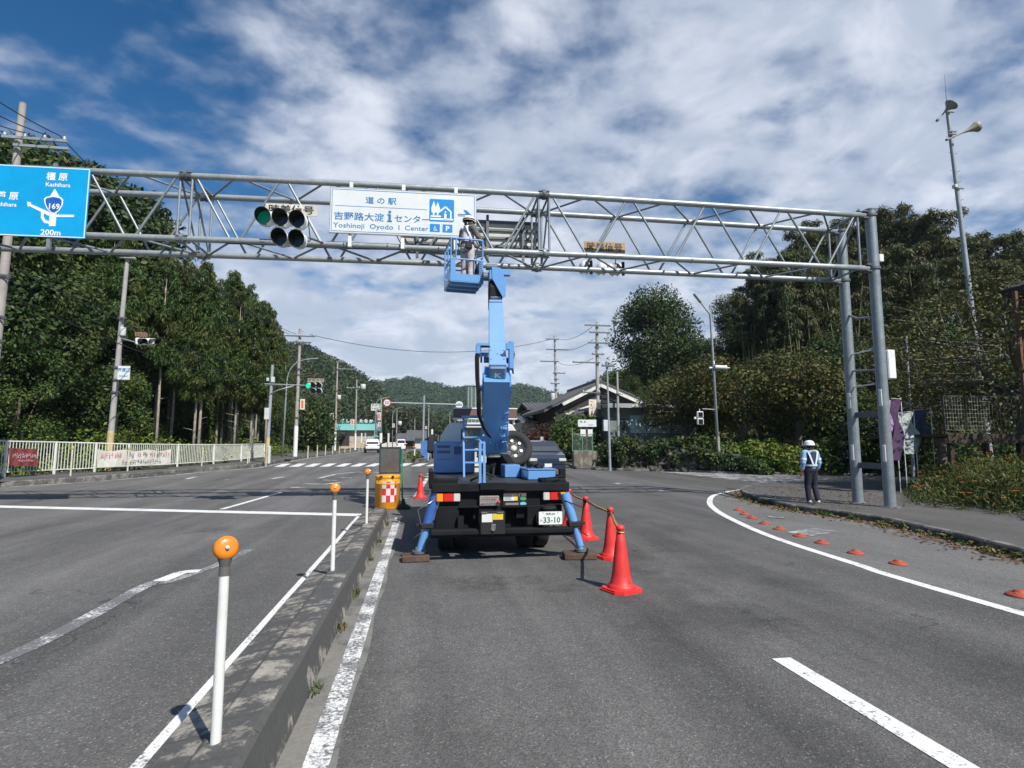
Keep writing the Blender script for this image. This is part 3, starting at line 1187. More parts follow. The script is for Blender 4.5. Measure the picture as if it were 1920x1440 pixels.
# broadleaf trees of the left wood
BL = 'bushy broadleaf tree in the dark wood behind the white railing on the left'
bp = [broad_tree('broadleaf_tree', BL, 'tree', 12, 8, 20000, .19, green_mid, 21, group='broadleaf trees of the left wood', low=.12),
      broad_tree('broadleaf_tree', BL, 'tree', 14, 9, 22000, .21, green_dark, 22, group='broadleaf trees of the left wood', low=.12)]
sp = [(25, 31, .55), (60, 33, .62), (100, 35, .5), (140, 36, .68), (165, 38, .8), (-40, 32, .9), (10, 40, 1.15), (70, 42, 1.2), (120, 46, 1.2), (180, 46, 1.15), (220, 44, .8), (-60, 44, 1.3), (-20, 52, 1.45), (40, 56, 1.55), (100, 60, 1.5),
      (150, 62, 1.35), (200, 58, 1.25), (-90, 36, 1.1), (215, 37, .5), (90, 38, .85), (-120, 58, 1.5)]
for i, (px, Y, s_) in enumerate(sp):
    x = at(px, 800, Y).x
    x = min(x, fence_x(min(Y, 59)) - 2.4)
    o = bp[i] if i < 2 else copy_tree(bp[i % 2])
    z = gz(x, Y) - .4
    if s_ > .95:
        s_ = min(s_ * 1.15, (ztop_at(x, Y) - z) * rd.uniform(.9, 1.0) / (12, 14)[i % 2])
    place(o, (x, Y, z), rd.uniform(0, 6.28), s_ * rd.uniform(.97, 1.03))


# undergrowth: nobody could count it
def undergrowth(name, pts, per, leaf, mat, seed, flat=.8):
    p, nr, sz = clump_leaves(pts, per, leaf, seed, flat=flat, up=.6)
    return tag(leafmesh(name, p, nr, sz, mat, None, seed=seed), kind='stuff')


pts = []
for i in range(330):
    y = rd.uniform(16, 64)
    d = rd.random() ** 1.5 * 7
    x = fence_x(min(y, 59)) - .8 - d
    r = rd.uniform(.4, 1.15) + d * .10
    pts.append((x, y, gz(x, y) + .3 + r * .35, r))
undergrowth('undergrowth', pts[:130], 90, .15, green_mid, 31)
undergrowth('undergrowth', pts[130:], 90, .15, green_bright, 32)
# verge beside the left pavement past the fence
pts = []
for i in range(260):
    y = rd.uniform(38, 110)
    x = xof(KERB_L, y) - 2.0 - rd.random() ** 1.3 * 6
    pts.append((x, y, grade(y) + .1, rd.uniform(.15, .4)))
undergrowth('verge_grass', pts, 34, .13, weed_leaf, 33)


# ---- hills far behind
def ridge(name, prof, Y, depth, mat, seed, cell=None):
    """prof: crest seen at (px,py) for distance Y; slopes fall to both sides."""
    rows = []
    P = [at(a, b_, Y) for a, b_ in prof]
    n = 10
    for k in range(n + 1):
        t = k / n
        u = 1 - abs(t * 2 - 1.0)
        rows.append([(p.x * (1 + (t - .5) * depth / Y), Y + (t - .5) * depth, -4 + (p.z + 3) * (u ** .8)) for p in P])
    o = sheet(name, rows, mat)
    return P


def forest(name, P, Y, depth, r, count, per, leaf, mat, seed):
    rg = random.Random(seed)
    pts = []
    for i in range(count):
        s_ = rg.random() * (len(P) - 1)
        k = int(s_)
        p = P[k].lerp(P[k + 1], s_ - k)
        t = rg.random() ** .75 * .53
        u = min(1.0, t * 2)
        z = -4 + (p.z + 3) * (u ** .8)
        rr = r * rg.uniform(.6, 1.25)
        pts.append((p.x * (1 + (t - .5) * depth / Y), Y + (t - .5) * depth, z - rr * .55, rr))
    p, nr, sz = clump_leaves(pts, per, leaf, seed, up=.5, shell=.85)
    return tag(leafmesh(name, p, nr, sz, mat, None, seed=seed), kind='stuff')


far_green = leafmat('distant_forest_leaves', (.022, .058, .026), (.050, .100, .040), None, .04)
hillm = concrete_mat('wooded_slope', (.022, .045, .018), (.012, .028, .011), .5, scale=.05)
pf = [(560, 735), (640, 725), (700, 716), (765, 709), (800, 716), (850, 729), (885, 726), (930, 723), (970, 722), (1005, 727), (1060, 745), (1180, 770), (1400, 800)]
Pfar = ridge('hills', pf, 720, 420, hillm, 1)
forest('distant_forest', Pfar, 720, 420, 8, 2300, 85, 1.9, far_green, 41)
pn = [(330, 600), (420, 615), (500, 640), (540, 645), (572, 648), (600, 664), (640, 682), (670, 700), (700, 722), (716, 745), (740, 770), (790, 792), (830, 815), (900, 826)]
Pn = ridge('hills', pn, 300, 190, hillm, 2)
forest('hillside_forest', Pn, 300, 190, 5.0, 1300, 130, 1.05, leafmat('hillside_leaves', (.016, .042, .014), (.044, .082, .026), (.08, .085, .03), .06), 42)
# low dark tree belt closing the valley behind the far crossing
pts = []
for i in range(150):
    px = rd.uniform(690, 1000)
    Y = rd.uniform(190, 235)
    p = at(px, 832, Y)
    hh = max(3, at(px, 765 + 30 * max(0, (px - 760) / 140) + rd.uniform(-8, 12), Y).z)
    for q in range(3):
        pts.append((p.x, Y, hh * (.25 + .33 * q) - 2.5, rd.uniform(2.6, 4.6)))
undergrowth('tree_belt', pts, 150, .75, leafmat('belt_leaves', (.020, .038, .014), (.050, .070, .024), (.09, .08, .03), .08), 43, 1.0)

# ---- right side
round_tree = broad_tree('round_evergreen_tree', 'big round dark evergreen tree on the slope behind the tiled house', 'tree', 12.6, 11.4, 34000, .22, green_dark, 51, low=.03, nclump=95, trunk_r=.4)
p = at(1232, 700, 62)
place(round_tree, (p.x, 62, at(1232, 563, 62).z - 12.3), 0.6)
BT = 'dark leafy tree on the wooded slope right of the round tree'
bt = broad_tree('slope_tree', BT, 'tree', 10, 8.5, 18000, .19, green_dark, 52, low=.05, nclump=50, group='leafy trees on the right slope')
spR = [(1290, 640, 60, .55), (1330, 640, 56, .5), (1385, 555, 60, .7), (1365, 620, 54, .6), (1300, 690, 50, .5), (1430, 600, 52, .9), (1250, 705, 50, .42), (1480, 640, 46, .9), (1560, 560, 50, 1.1), (1640, 520, 52, 1.2), (1330, 690, 45, .5), (1540, 640, 42, .8), (1200, 735, 44, .3), (1255, 745, 40, .35), (1320, 735, 38, .38), (1400, 720, 37, .45), (1460, 700, 36, .5), (1620, 640, 36, .6), (1700, 600, 38, .7), (1800, 620, 34, .7), (1880, 640, 32, .7), (1940, 600, 36, .8), (1180, 705, 58, .35)]
for i, (px, py, Y, s_) in enumerate(spR):
    q = at(px, py, Y)
    place(bt if i == 0 else copy_tree(bt), (q.x, Y, q.z - 9.6 * s_), rd.uniform(0, 6), s_)


def bamboo(seed, label):
    rd = random.Random(seed)
    root = thing('bamboo_grove', label, 'bamboo', (0, 0, 0), 'bamboo clumps on the right hill')
    cl, b = [], MB()
    for i in range(15):
        x, y = rd.uniform(-2.2, 2.2), rd.uniform(-1.6, 1.6)
        H = rd.uniform(10, 14.5)
        lx, ly = rd.uniform(-2.4, 2.4), rd.uniform(-1.8, 1.0)
        pt = [(x, y, -.4), (x + lx * .1, y + ly * .1, H * .4), (x + lx * .4, y + ly * .4, H * .8), (x + lx * .8, y + ly * .8, H * .97), (x + lx * 1.2, y + ly * 1.2, H * .98)]
        b.path(pt, [.06, .05, .03, .015, .006], 5, False)
        for k in range(9):
            t = .36 + .64 * k / 8
            q = t * 4
            j = min(3, int(q))
            e = Vector(pt[j]).lerp(Vector(pt[j + 1]), q - j)
            cl.append((e.x + rd.uniform(-.5, .5), e.y + rd.uniform(-.5, .5), e.z + rd.uniform(-.3, .2), rd.uniform(.5, 1.0) * (1.1 - .35 * t)))
    p, nr, sz = clump_leaves(cl, 150, .19, seed, up=.2, flat=.75, shell=.15)
    leafmesh('crown', p, nr, sz, bamboo_leaf, root, seed=seed, droop=1.0, aspect=2.2, wd=.24)
    b.build('stem', M('bamboo_stem', (.16, .17, .07), .6), root)
    return root


BB = 'feathery bamboo clump rising on the hill behind the gantry post'
bb = [bamboo(61, BB), bamboo(62, BB)]
spB = [(1465, 480, 46, .8), (1510, 452, 48, .9), (1560, 432, 50, 1), (1600, 420, 52, 1.05), (1660, 418, 50, 1), (1710, 425, 48, 1), (1770, 450, 46, .95), (1830, 458, 46, .95), (1900, 468, 46, 1), (1960, 470, 44, 1),
       (1480, 520, 42, .75), (1530, 500, 42, .8), (1600, 490, 42, .85), (1690, 480, 42, .85), (1750, 500, 42, .8), (1860, 510, 42, .85), (1430, 520, 46, .7), (1420, 560, 44, .6), (2000, 480, 40, .9)]
for i, (px, py, Y, s_) in enumerate(spB):
    q = at(px, py, Y)
    place(bb[i] if i < 2 else copy_tree(bb[i % 2]), (q.x, Y, q.z - 13.6 * s_), rd.uniform(0, 6), s_)


def cherry(seed, H, Wd, n, label, leaf=.13, br=26, low=.32):
    return broad_tree('cherry_tree', label, 'tree', H, Wd, n, leaf, cherry_leaf, seed, trunk_r=.2, low=low, bk=bark_grey, flat=.55, nclump=64, limbs=12, branchy=br)


def put(o, px, Y, ptop, H, rz=0.0, s_=1.0):
    q = at(px, ptop, Y)
    z0 = gz(q.x, Y) if Y > 15 else .2
    place(o, (q.x, Y, z0), rz, s_)
    return o


put(cherry(71, 7.0, 8.5, 15000, 'wide cherry tree with yellowing leaves behind the slim lamp post'), 1385, 31, 650, 7, .3, (1, 1, .88))
put(cherry(72, 6.2, 6.5, 9000, 'smaller cherry tree with yellow green leaves above the clipped hedge', br=20), 1490, 29, 660, 6, 1.3, (1, 1, .95))
put(cherry(73, 6.0, 6.5, 9000, 'cherry tree shading the pale wall of the low building', br=20), 1285, 33.5, 700, 6, 2.1, (1, 1, .82))
put(cherry(74, 9.0, 9.5, 14000, 'big sparse cherry tree with bare grey limbs beside the raised deck', .10, 60, .25), 1890, 16.5, 480, 9, .8, (.98, .98, .84))
put(cherry(75, 7.0, 7.0, 8000, 'thin cherry tree with orange leaves between the gantry posts and the deck', .12, 40, .3), 1745, 22.5, 560, 7, 2.0, (1, 1, .95))
put(cherry(79, 7.5, 6.6, 8000, 'unseen leafy cherry tree added to shade the pavement beside the deck', .12, 20, .35), 2500, 10.4, 400, 7, 1.0)  # stands right of the view, added to cast shade on the pavement
dark_bush = broad_tree('bushy_tree', 'dense bushy tree between the cherry and the gantry posts', 'tree', 4.6, 5.0, 7000, .17, green_mid, 76, low=.02, nclump=40)
q = at(1570, 700, 31)
place(dark_bush, (q.x, 31, gz(q.x, 31)), 0, 1.1)


def shrub(name, label, cat, W_, D_, H_, n, leaf, mat, seed, group=None):
    rd = random.Random(seed)
    root = thing(name, label, cat, (0, 0, 0), group)
    cl = [(rd.uniform(-.5, .5) * W_ * .72, rd.uniform(-.5, .5) * D_ * .72, H_ * rd.uniform(.25, .68), H_ * rd.uniform(.26, .4)) for _ in range(34)]
    p, nr, sz = clump_leaves(cl, n / 34, leaf, seed, up=.4, shell=.7)
    k = p[:, 2] > 0
    leafmesh('foliage', p[k], nr[k], sz[k], mat, root, seed=seed)
    b = MB()
    for i in range(6):
        b.path([(rd.uniform(-.2, .2), rd.uniform(-.2, .2), -.2), (rd.uniform(-.3, .3) * W_, rd.uniform(-.3, .3) * D_, H_ * .55)], [.04, .012], 5, False)
    b.build('stem', bark, root)
    return root


def put2(o, px, Y, rz=0, s_=1):
    x = at(px, 850, Y).x
    return place(o, (x, Y, gz(x, Y) + .05), rz, s_)


put2(shrub('clipped_hedge', 'bright yellow green clipped hedge behind the guard', 'hedge', 4.6, 2.6, 1.75, 9000, .12, green_bright, 81), 1440, 26.8, -.4)
put2(shrub('round_bush', 'round green bush right behind the walking guard', 'bush', 2.3, 2.0, 1.6, 5000, .11, green_mid, 82), 1546, 25.6)
put2(shrub('dark_bush', 'dark bush over the rock wall left of the slim lamp post', 'bush', 4.4, 2.2, 1.9, 7000, .14, green_dark, 83), 1265, 29.6, -.4)
put2(shrub('dark_bush', 'dark bush over the rock wall beside the striped pole', 'bush', 3.0, 2.0, 1.7, 5000, .14, green_dark, 84), 1175, 31.0, -.4)
put2(shrub('dark_bush', 'low dark bush at the foot of the wide cherry tree', 'bush', 3.4, 2.2, 1.5, 5000, .13, green_mid, 85), 1350, 28.6, -.4)
put2(shrub('garden_bush', 'green garden bush behind the wire fence left of the name board', 'bush', 3.0, 2.4, 3.0, 6000, .15, green_mid, 86), 1083, 38, 0)
put2(shrub('plum_bush', 'plum coloured garden shrub beside the parked dark car', 'bush', 2.6, 2.4, 2.9, 6000, .13, maple_leaf, 87), 1022, 41, 0)
put2(shrub('round_bush', 'wide dark bush hiding the left side of the green roofed store', 'bush', 8, 5, 7.2, 16000, .3, green_dark, 88), 566, 82, 0)
put2(shrub('dark_bush', 'dark bush filling the gap behind the lower gantry posts', 'bush', 5, 2.5, 2.6, 7000, .15, green_dark, 89), 1640, 25.5, 0)

# flower bed by the gantry: marigold-coloured blooms over rank weeds
pts, fl = [], []
for i in range(640):
    y = rd.uniform(5.0, 18.0)
    t = rd.random()
    x0 = xof(KERB_R, y) + (2.5 if y < 12.6 else 2.5 + (y - 12.6) * .7)
    x = x0 + .15 + t * 5.5
    hh = .14 + .62 * min(1, t * 3) * rd.uniform(.5, 1.25)
    pts.append((x, y, hh * .6, hh * .75))
    if rd.random() < .30 and t < .7:
        fl.append((x + rd.uniform(-.2, .2), y - .2, hh * 1.45 + rd.uniform(.05, .25)))
p, nr, sz = clump_leaves(pts, 170, .075, 91, flat=1.25, up=.15, shell=.2)
tag(leafmesh('flower_bed_weeds', p, nr, sz, weed_leaf, None, seed=91, aspect=1.9, wd=.18, droop=-.8), kind='stuff')
bm_ = MB()
for x, y, z in fl:
    for a in range(7):
        t = a * 2 * PI / 7
        r = .046
        bm_.add([(x, y, z), (x + r * math.cos(t - .4), y + r * math.sin(t - .4), z + .012), (x + r * 1.25 * math.cos(t), y + r * 1.25 * math.sin(t), z + .004), (x + r * math.cos(t + .4), y + r * math.sin(t + .4), z + .012)], [(0, 1, 2, 3)])
tag(bm_.build('flower_bed_blooms', M('orange_petals', (.75, .22, .015), .6), origin=(0, 0, 0)), kind='stuff')
# leaf litter and weeds in the right gutter, and tufts along the median
pts, lit = [], []
for i in range(90):
    y = rd.uniform(5, 17)
    pts.append((xof(KERB_R, y) - rd.random() ** 2 * .3, y, -.10, rd.uniform(.04, .14)))
undergrowth('gutter_weeds', pts, 30, .05, weed_leaf, 92)
n = 2600
rg = np.random.default_rng(93)
yy = rg.uniform(5, 18.5, n)
xx = np.array([xof(KERB_R, v) for v in yy]) - np.abs(rg.normal(size=n)) * .33
zz = np.array([-.13 * min(1, max(0, (x - xof(WL, v)) / max(.1, xof(KERB_R, v) - xof(WL, v)))) * (1 if v < 17 else (19 - v) / 2) for x, v in zip(xx, yy)]) + .015
nn = rg.normal(size=(n, 3)) * .35 + np.array([0, 0, 1])
tag(leafmesh('leaf_litter', np.stack([xx, yy, zz], 1), nn, rg.uniform(.03, .075, n), leafmat('dry_leaves', (.10, .055, .03), (.19, .11, .055), (.22, .15, .09), 3, .1), None, seed=94), kind='stuff')
n = 900
xx = rg.uniform(9.8, 14, n)
yy = rg.uniform(12.5, 19.5, n)
kk = xx > np.array([xof(KERB_R, v) for v in yy]) + .15
nn = rg.normal(size=(n, 3)) * .3 + np.array([0, 0, 1])
tag(leafmesh('leaf_litter', np.stack([xx, yy, np.full(n, .045)], 1)[kk], nn[kk], rg.uniform(.03, .07, n)[kk], MATS['dry_leaves'], None, seed=95), kind='stuff')


def tuft(name, x, y, z, n, h, seed, spread=.06):
    rd = random.Random(seed)
    b = MB()
    for i in range(n):
        a = rd.uniform(0, 6.28)
        q = (x + rd.uniform(-spread, spread) * .6, y + rd.uniform(-spread, spread) * 1.8, z)
        l = h * rd.uniform(.5, 1.1)
        e = (q[0] + math.cos(a) * l * .6, q[1] + math.sin(a) * l * .6, z + l * .75)
        m = (q[0] + math.cos(a) * l * .2, q[1] + math.sin(a) * l * .2, z + l * .5)
        wv = (-math.sin(a) * .005, math.cos(a) * .005)
        b.add([(q[0] - wv[0], q[1] - wv[1], z), (q[0] + wv[0], q[1] + wv[1], z), (m[0] + wv[0], m[1] + wv[1], m[2]), (m[0] - wv[0], m[1] - wv[1], m[2]), e], [(0, 1, 2, 3), (3, 2, 4)])
    return b.build(name, weed_leaf)


TF = 'little tuft of grass sprouting where the median kerb meets the road'
for i, (x, y, h_) in enumerate([(-.47, 5.2, .10), (-.47, 6.3, .16), (-.47, 8.2, .07), (-.47, 9.6, .10), (-.46, 4.0, .06), (-.47, 11.6, .13)]):
    tag(tuft('grass_tuft', x - .2, y, .0, 26, h_, i), ('second', 'third', 'fifth', 'sixth', 'nearest', 'farthest')[i] + ' tuft of grass at the foot of the median kerb from the camera' if i != 1 else 'third tuft of grass at the foot of the median kerb from the camera', 'grass tuft', 'grass tufts along the median')
pts = [(-.95 + rd.uniform(0, 1.3), rd.uniform(38, 50), .62 + .3, rd.uniform(.15, .35)) for i in range(50)]
undergrowth('median_weeds', [(x, y, grade(y) + .35, r) for x, y, z, r in pts], 40, .12, weed_leaf, 96)

# brush over the right slope, and dark thickets under the trees: nobody could count them
pts = []
for i in range(1500):
    y = rd.uniform(44, 112)
    x = 9 + rd.random() * (14 + (y - 40) * .75)
    r = rd.uniform(.4, 1.1) + (y - 44) * .012
    pts.append((x, y, gz(x, y) + r * .25, r))
undergrowth('slope_brush', pts[:1000], 60, .34, leafmat('slope_leaves', (.030, .058, .014), (.080, .115, .030), (.13, .10, .045), .12), 97, .6)
undergrowth('slope_brush', pts[1000:], 60, .30, green_mid, 98, .7)
pts = []
for i in range(330):
    y = rd.uniform(19.5, 34)
    x = 14.5 + (34 - y) * .35 + rd.random() * 16
    if y < 27.5 and x < 21.5:
        x += 7
    if y > 25 and x > 24 or y <= 26.5 or x > 16.5:
        r = rd.uniform(.5, 1.2)
        pts.append((x, y + (3.2 if y < 24.5 and x < 30 and y > 20.3 else 0), gz(x, y) + r * .5, r))
undergrowth('thicket', pts, 95, .17, green_dark, 99)
pts = []
for i in range(260):
    y = rd.uniform(24, 66)
    x = fence_x(min(y, 59)) - rd.uniform(9, 17)
    r = rd.uniform(1.2, 2.6)
    pts.append((x, y, gz(x, y) + rd.uniform(.3, 3.0), r))
undergrowth('thicket', pts, 150, .32, green_dark, 100)

# ================================================================ THE SIGN GANTRY
def galv(name, col=(.25, .28, .30), rough=.45, metal=.35):
    m, nt, b = pbr(name)
    L = nt.links
    tc = N(nt, 'ShaderNodeTexCoord')
    vo = N(nt, 'ShaderNodeTexVoronoi', ins={'Scale': 30.0})
    nz = N(nt, 'ShaderNodeTexNoise', ins={'Scale': 3, 'Detail': 6, 'Roughness': .7})
    L.new(tc.outputs['Object'], vo.inputs[0])
    L.new(tc.outputs['Object'], nz.inputs[0])
    se = N(nt, 'ShaderNodeSeparateColor')
    L.new(vo.outputs['Color'], se.inputs[0])
    v = mth(nt, 'ADD', mth(nt, 'MULTIPLY', se.outputs[0], .22), mth(nt, 'MULTIPLY', nz.outputs[0], .65))
    v = mth(nt, 'ADD', v, .56)
    mx = N(nt, 'ShaderNodeMix', data_type='RGBA', blend_type='MULTIPLY')
    mx.inputs[0].default_value = 1
    mx.inputs[6].default_value = (*col, 1)
    L.new(v, mx.inputs[7])
    L.new(mx.outputs[2], b.inputs['Base Color'])
    b.inputs['Metallic'].default_value = metal
    L.new(mth(nt, 'ADD', mth(nt, 'MULTIPLY', nz.outputs[0], .3), rough - .15), b.inputs['Roughness'])
    MATS[name] = m
    return m


steel = galv('galvanised_steel')
steel_pale = galv('pale_galvanised_steel', (.33, .36, .37))
steel_dark = galv('weathered_steel', (.13, .145, .16), .6)
white = M('white_enamel', (.74, .75, .75), .4, var=.08, dirt=.25)
sign_white = M('reflective_white_sheeting', (.66, .69, .70), .35, var=.05, vs=1.2, dirt=.12, ds=.6, dcol=(.35, .35, .33))
sign_blue = M('sign_blue', (.018, .23, .56), .35, var=.08, vs=1.0)
text_blue = M('sign_lettering_blue', (.02, .17, .42), .4, var=.05)
text_white = M('sign_lettering_white', (.78, .80, .80), .4, var=.05)
text_black = M('black_lettering', (.02, .02, .022), .5)
black = M('black_paint', (.016, .017, .019), .45, var=.3)
blackm = M('matt_black', (.012, .012, .013), .75)
rubber = M('rubber', (.022, .022, .023), .85, var=.3, bump=.3)
cream_plate = M('cream_plate', (.58, .54, .46), .5, dirt=.3, dcol=(.3, .22, .12))
orange_plate = M('faded_orange_plate', (.38, .23, .10), .5, dirt=.5, dcol=(.3, .2, .1))

GA = R(2.2)
GO = Vector((0, 13.21, 0))
GX = Vector((math.cos(GA), -math.sin(GA), 0))
GY = Vector((math.sin(GA), math.cos(GA), 0))


def gl(px, py, yl):
    """pixel -> (x, z) on the gantry-parallel plane yl metres behind the front chords."""
    d = ray(px, py)
    o = EYEV - GO
    t = (yl - o.dot(GY)) / d.dot(GY)
    p = o + d * t
    return p.dot(GX), p.z


def gplace(o):
    return place(o, tuple(GO), -GA)


XR, XL = 11.62, -15.4
DEP = 1.12


def ztop(x):
    return 7.60 + .13 * math.sin(PI * min(1, max(0, (XR - x) / (XR - XL))))


def zbot(x):
    return 6.16 + .07 * math.sin(PI * min(1, max(0, (XR - x) / (XR - XL))))


g = thing('sign_gantry', 'grey tubular lattice gantry spanning the road on twin posts', 'gantry')
for (yy, zf) in ((0, ztop), (DEP, ztop), (0, zbot), (DEP, zbot)):
    b = MB()
    xs = [XL + (XR - .16 - XL) * i / 24 for i in range(25)]
    if yy:
        xs = [XL + (XR - .1 - XL) * i / 24 for i in range(25)]
    b.path([(x, yy, zf(x)) for x in xs], .073, 14)
    b.build('chord', steel_pale, g)
joints = [2.86, -5.45, -13.7]
sections = [(11.25, 2.98), (2.74, -5.33), (-5.57, -13.6)]
br = .029
fr, bk, tp, bt_ = MB(), MB(), MB(), MB()
for a, c in sections:
    L_ = a - c
    n = 4
    for k in range(n):
        x0, x1 = a - L_ * k / n, a - L_ * (k + 1) / n
        xm = (x0 + x1) / 2
        for mb, yy in ((fr, 0), (bk, DEP)):
            mb.tube((x0 - .08, yy, ztop(x0)), (xm + .10, yy, zbot(xm)), br, n=8, caps=False)
            mb.tube((xm - .10, yy, zbot(xm)), (x1 + .08, yy, ztop(x1)), br, n=8, caps=False)
        tp.tube((x0, DEP, ztop(x0)), (xm + .06, 0, ztop(xm)), br * .9, n=8, caps=False)
        tp.tube((xm - .06, 0, ztop(xm)), (x1, DEP, ztop(x1)), br * .9, n=8, caps=False)
        bt_.tube((x0, DEP, zbot(x0)), (xm + .06, 0, zbot(xm)), br * .9, n=8, caps=False)
        bt_.tube((xm - .06, 0, zbot(xm)), (x1, DEP, zbot(x1)), br * .9, n=8, caps=False)
    for x in (a - .01, c + .01):
        for yy, mb in ((0, fr), (DEP, bk)):
            mb.tube((x, yy, ztop(x)), (x, yy, zbot(x)), br, n=8, caps=False)
        tp.tube((x, 0, ztop(x)), (x, DEP, ztop(x)), br, n=8, caps=False)
        bt_.tube((x, 0, zbot(x)), (x, DEP, zbot(x)), br, n=8, caps=False)
        tp.tube((x, 0, ztop(x)), (x, DEP, zbot(x)), br * .8, n=8, caps=False)
for mb in (fr, bk, tp, bt_):
    mb.build('lattice', steel, g)
for x in joints:
    for yy in (0, DEP):
        for zf in (ztop, zbot):
            b = MB()
            z = zf(x)
            for dx in (-.016, .016):
                b.tube((x + dx - .012, yy, z), (x + dx + .012, yy, z), .125, n=18)
            for k in range(6):
                t = k * PI / 3 + .3
                b.cbox((x, yy + .1 * math.cos(t), z + .1 * math.sin(t)), (.26, .012, .055), (t, 0, 0))
                b.tube((x - .05, yy + .105 * math.cos(t + .5), z + .105 * math.sin(t + .5)), (x + .05, yy + .105 * math.cos(t + .5), z + .105 * math.sin(t + .5)), .012, n=6)
            b.build('flange', steel_dark if zf is ztop else steel, g)
for X in (XR, XL):
    for yy in (0, DEP):
        b = MB()
        b.tube((X, yy, -.1), (X, yy, 7.74 if yy == 0 else 7.55), .135, .128, n=24)
        b.tube((X, yy, 7.74 if yy == 0 else 7.55), (X, yy, 7.77 if yy == 0 else 7.58), .14, n=24)
        b.tube((X, yy, .0), (X, yy, .035), .22, n=24)
        p = b.build('post', steel, g)
        q = MB()
        for zz in (1.15, 2.55):
            q.box(X - .175, X - .145, yy - .16, yy - .06, zz, zz + .42, .01)
        if yy == 0:
            q.box(X + .145, X + .27, yy - .05, yy + .05, 6.35, 6.55, .01)
        q.build('cover_plate', white, p)
    b = MB()
    for zz in (.95, 2.30):
        b.box(X - .02, X + .02, .13, DEP - .13, zz, zz + .15)
    b.build('tie_plate', steel_dark, g)
    b = MB()
    for zz in (3.15, 4.05):
        b.tube((X, .1, zz), (X, DEP + .25, zz), .018, n=8)
        b.box(X - .16, X + .16, .14, .16, zz - .02, zz + .02)
    b.build('crossbar', white, g)
    b = MB()
    b.path([(X + .0, DEP, 5.2), (X - .02, DEP * .6, 4.98), (X, .1, 4.9)], .03, 8)
    b.tube((X, DEP, 3.6), (X, .1, 3.5), .028, n=8)
    b.build('conduit', steel, g)
    s_ = -1 if X > 0 else 1
    for yy in (0, DEP):
        for z in (ztop(X), zbot(X)):
            b = MB()
            b.box(min(X + s_ * .13, X + s_ * .26), max(X + s_ * .13, X + s_ * .26), yy - .10, yy + .10, z - .10, z - .075)
            b.box(min(X + s_ * .13, X + s_ * .26), max(X + s_ * .13, X + s_ * .26), yy - .10, yy + .10, z + .075, z + .10)
            b.tube((X + s_ * .2, yy, z - .12), (X + s_ * .2, yy, z + .12), .02, n=8)
            b.tube((X, yy, z - .03), (X, yy, z + .03), .16, n=20)
            b.build('bracket', steel_dark, g)
# services: a cable tray along the lower chord, loops of cable
b = MB()
b.path([(x, -.02 + .01 * math.sin(x * 3), zbot(x) - .085 - .012 * math.sin(x * 2.1)) for x in [1.0 - i * .5 for i in range(12)]], .012, 5)
b.build('cable', black, g)
for x in (-.9, -1.9, .3, 3.9, -3.1, 6.6):
    b = MB()
    b.path([(x, 0, zbot(x) + .08), (x + .01, -.085, zbot(x)), (x, 0, zbot(x) - .085)], .012, 5)
    b.build('cable_tie', black, g)
b = MB()                                              # a meter cabinet fixed to the front post
b.box(XR + .12, XR + .34, -.12, .12, 3.25, 4.0, .02)
cb = b.build('cabinet', white, g)
gplace(g)


# ---- the destination board: 道の駅
def rr(x0, x1, z0, z1, r, n=5):
    o = []
    for cx, cz, a0 in ((x1 - r, z1 - r, 0), (x0 + r, z1 - r, PI / 2), (x0 + r, z0 + r, PI), (x1 - r, z0 + r, 1.5 * PI)):
        for i in range(n + 1):
            t = a0 + PI / 2 * i / n
            o.append((cx + r * math.cos(t), cz + r * math.sin(t)))
    return o


def frame_lines(b, x0, x1, z0, z1, w_, y):
    for a in ((x0, x1, z1 - w_, z1), (x0, x1, z0, z0 + w_), (x0, x0 + w_, z0 + w_, z1 - w_), (x1 - w_, x1, z0 + w_, z1 - w_)):
        b.box(a[0], a[1], y - .002, y, a[2], a[3])


DY = -.20
x0, zt_ = gl(621, 353, DY)
x1, _z = gl(892, 364, DY)
_x, zb_ = gl(620, 437, DY)
z1 = (zt_ + _z) / 2
z0 = zb_ + .03
W_, H_ = x1 - x0, z1 - z0
s = thing('destination_sign', 'white roadside station board with blue lettering hung on the gantry', 'road sign')
b = MB()
b.box(x0, x1, DY, DY + .025, z0, z1)
b.build('panel', sign_white, s)
b = MB()
b.box(x0 - .012, x1 + .012, DY + .003, DY + .04, z1, z1 + .02)
b.box(x0 - .012, x1 + .012, DY + .003, DY + .04, z0 - .02, z0)
b.box(x0 - .018, x0, DY + .003, DY + .04, z0 - .02, z1 + .02)
b.box(x1, x1 + .018, DY + .003, DY + .04, z0 - .02, z1 + .02)
b.build('frame', steel_pale, s)
b = MB()
frame_lines(b, x0 + .025, x1 - .025, z0 + .025, z1 - .025, .012, DY - .001)
fx = lambda u: x0 + W_ * u
fz = lambda v: z1 - H_ * v
b.box(fx(.03), fx(.66), DY - .003, DY - .001, fz(.405), fz(.395))
b.build('border', text_blue, s)
letters([('道 の 駅', fx(.34), fz(.31), .155, 'CENTER', .012, 1.12),
         ('吉野路大淀', fx(.022), fz(.70), .175, 'LEFT', .012, 1.13),
         ('センター', fx(.432), fz(.70), .165, 'LEFT', .012, 1.10),
         ('Yoshinoji  Oyodo  I  Center', fx(.022), fz(.89), .118, 'LEFT', .006, 1.16)], 'lettering', text_blue, s, DY - .004)
b = MB()
xi = fx(.402)
b.box(xi - .028, xi + .028, DY - .006, DY - .002, fz(.70), fz(.555))
b.box(xi - .055, xi + .028, DY - .0065, DY - .003, fz(.575), fz(.545))
b.box(xi - .055, xi + .055, DY - .0065, DY - .003, fz(.72), fz(.69))
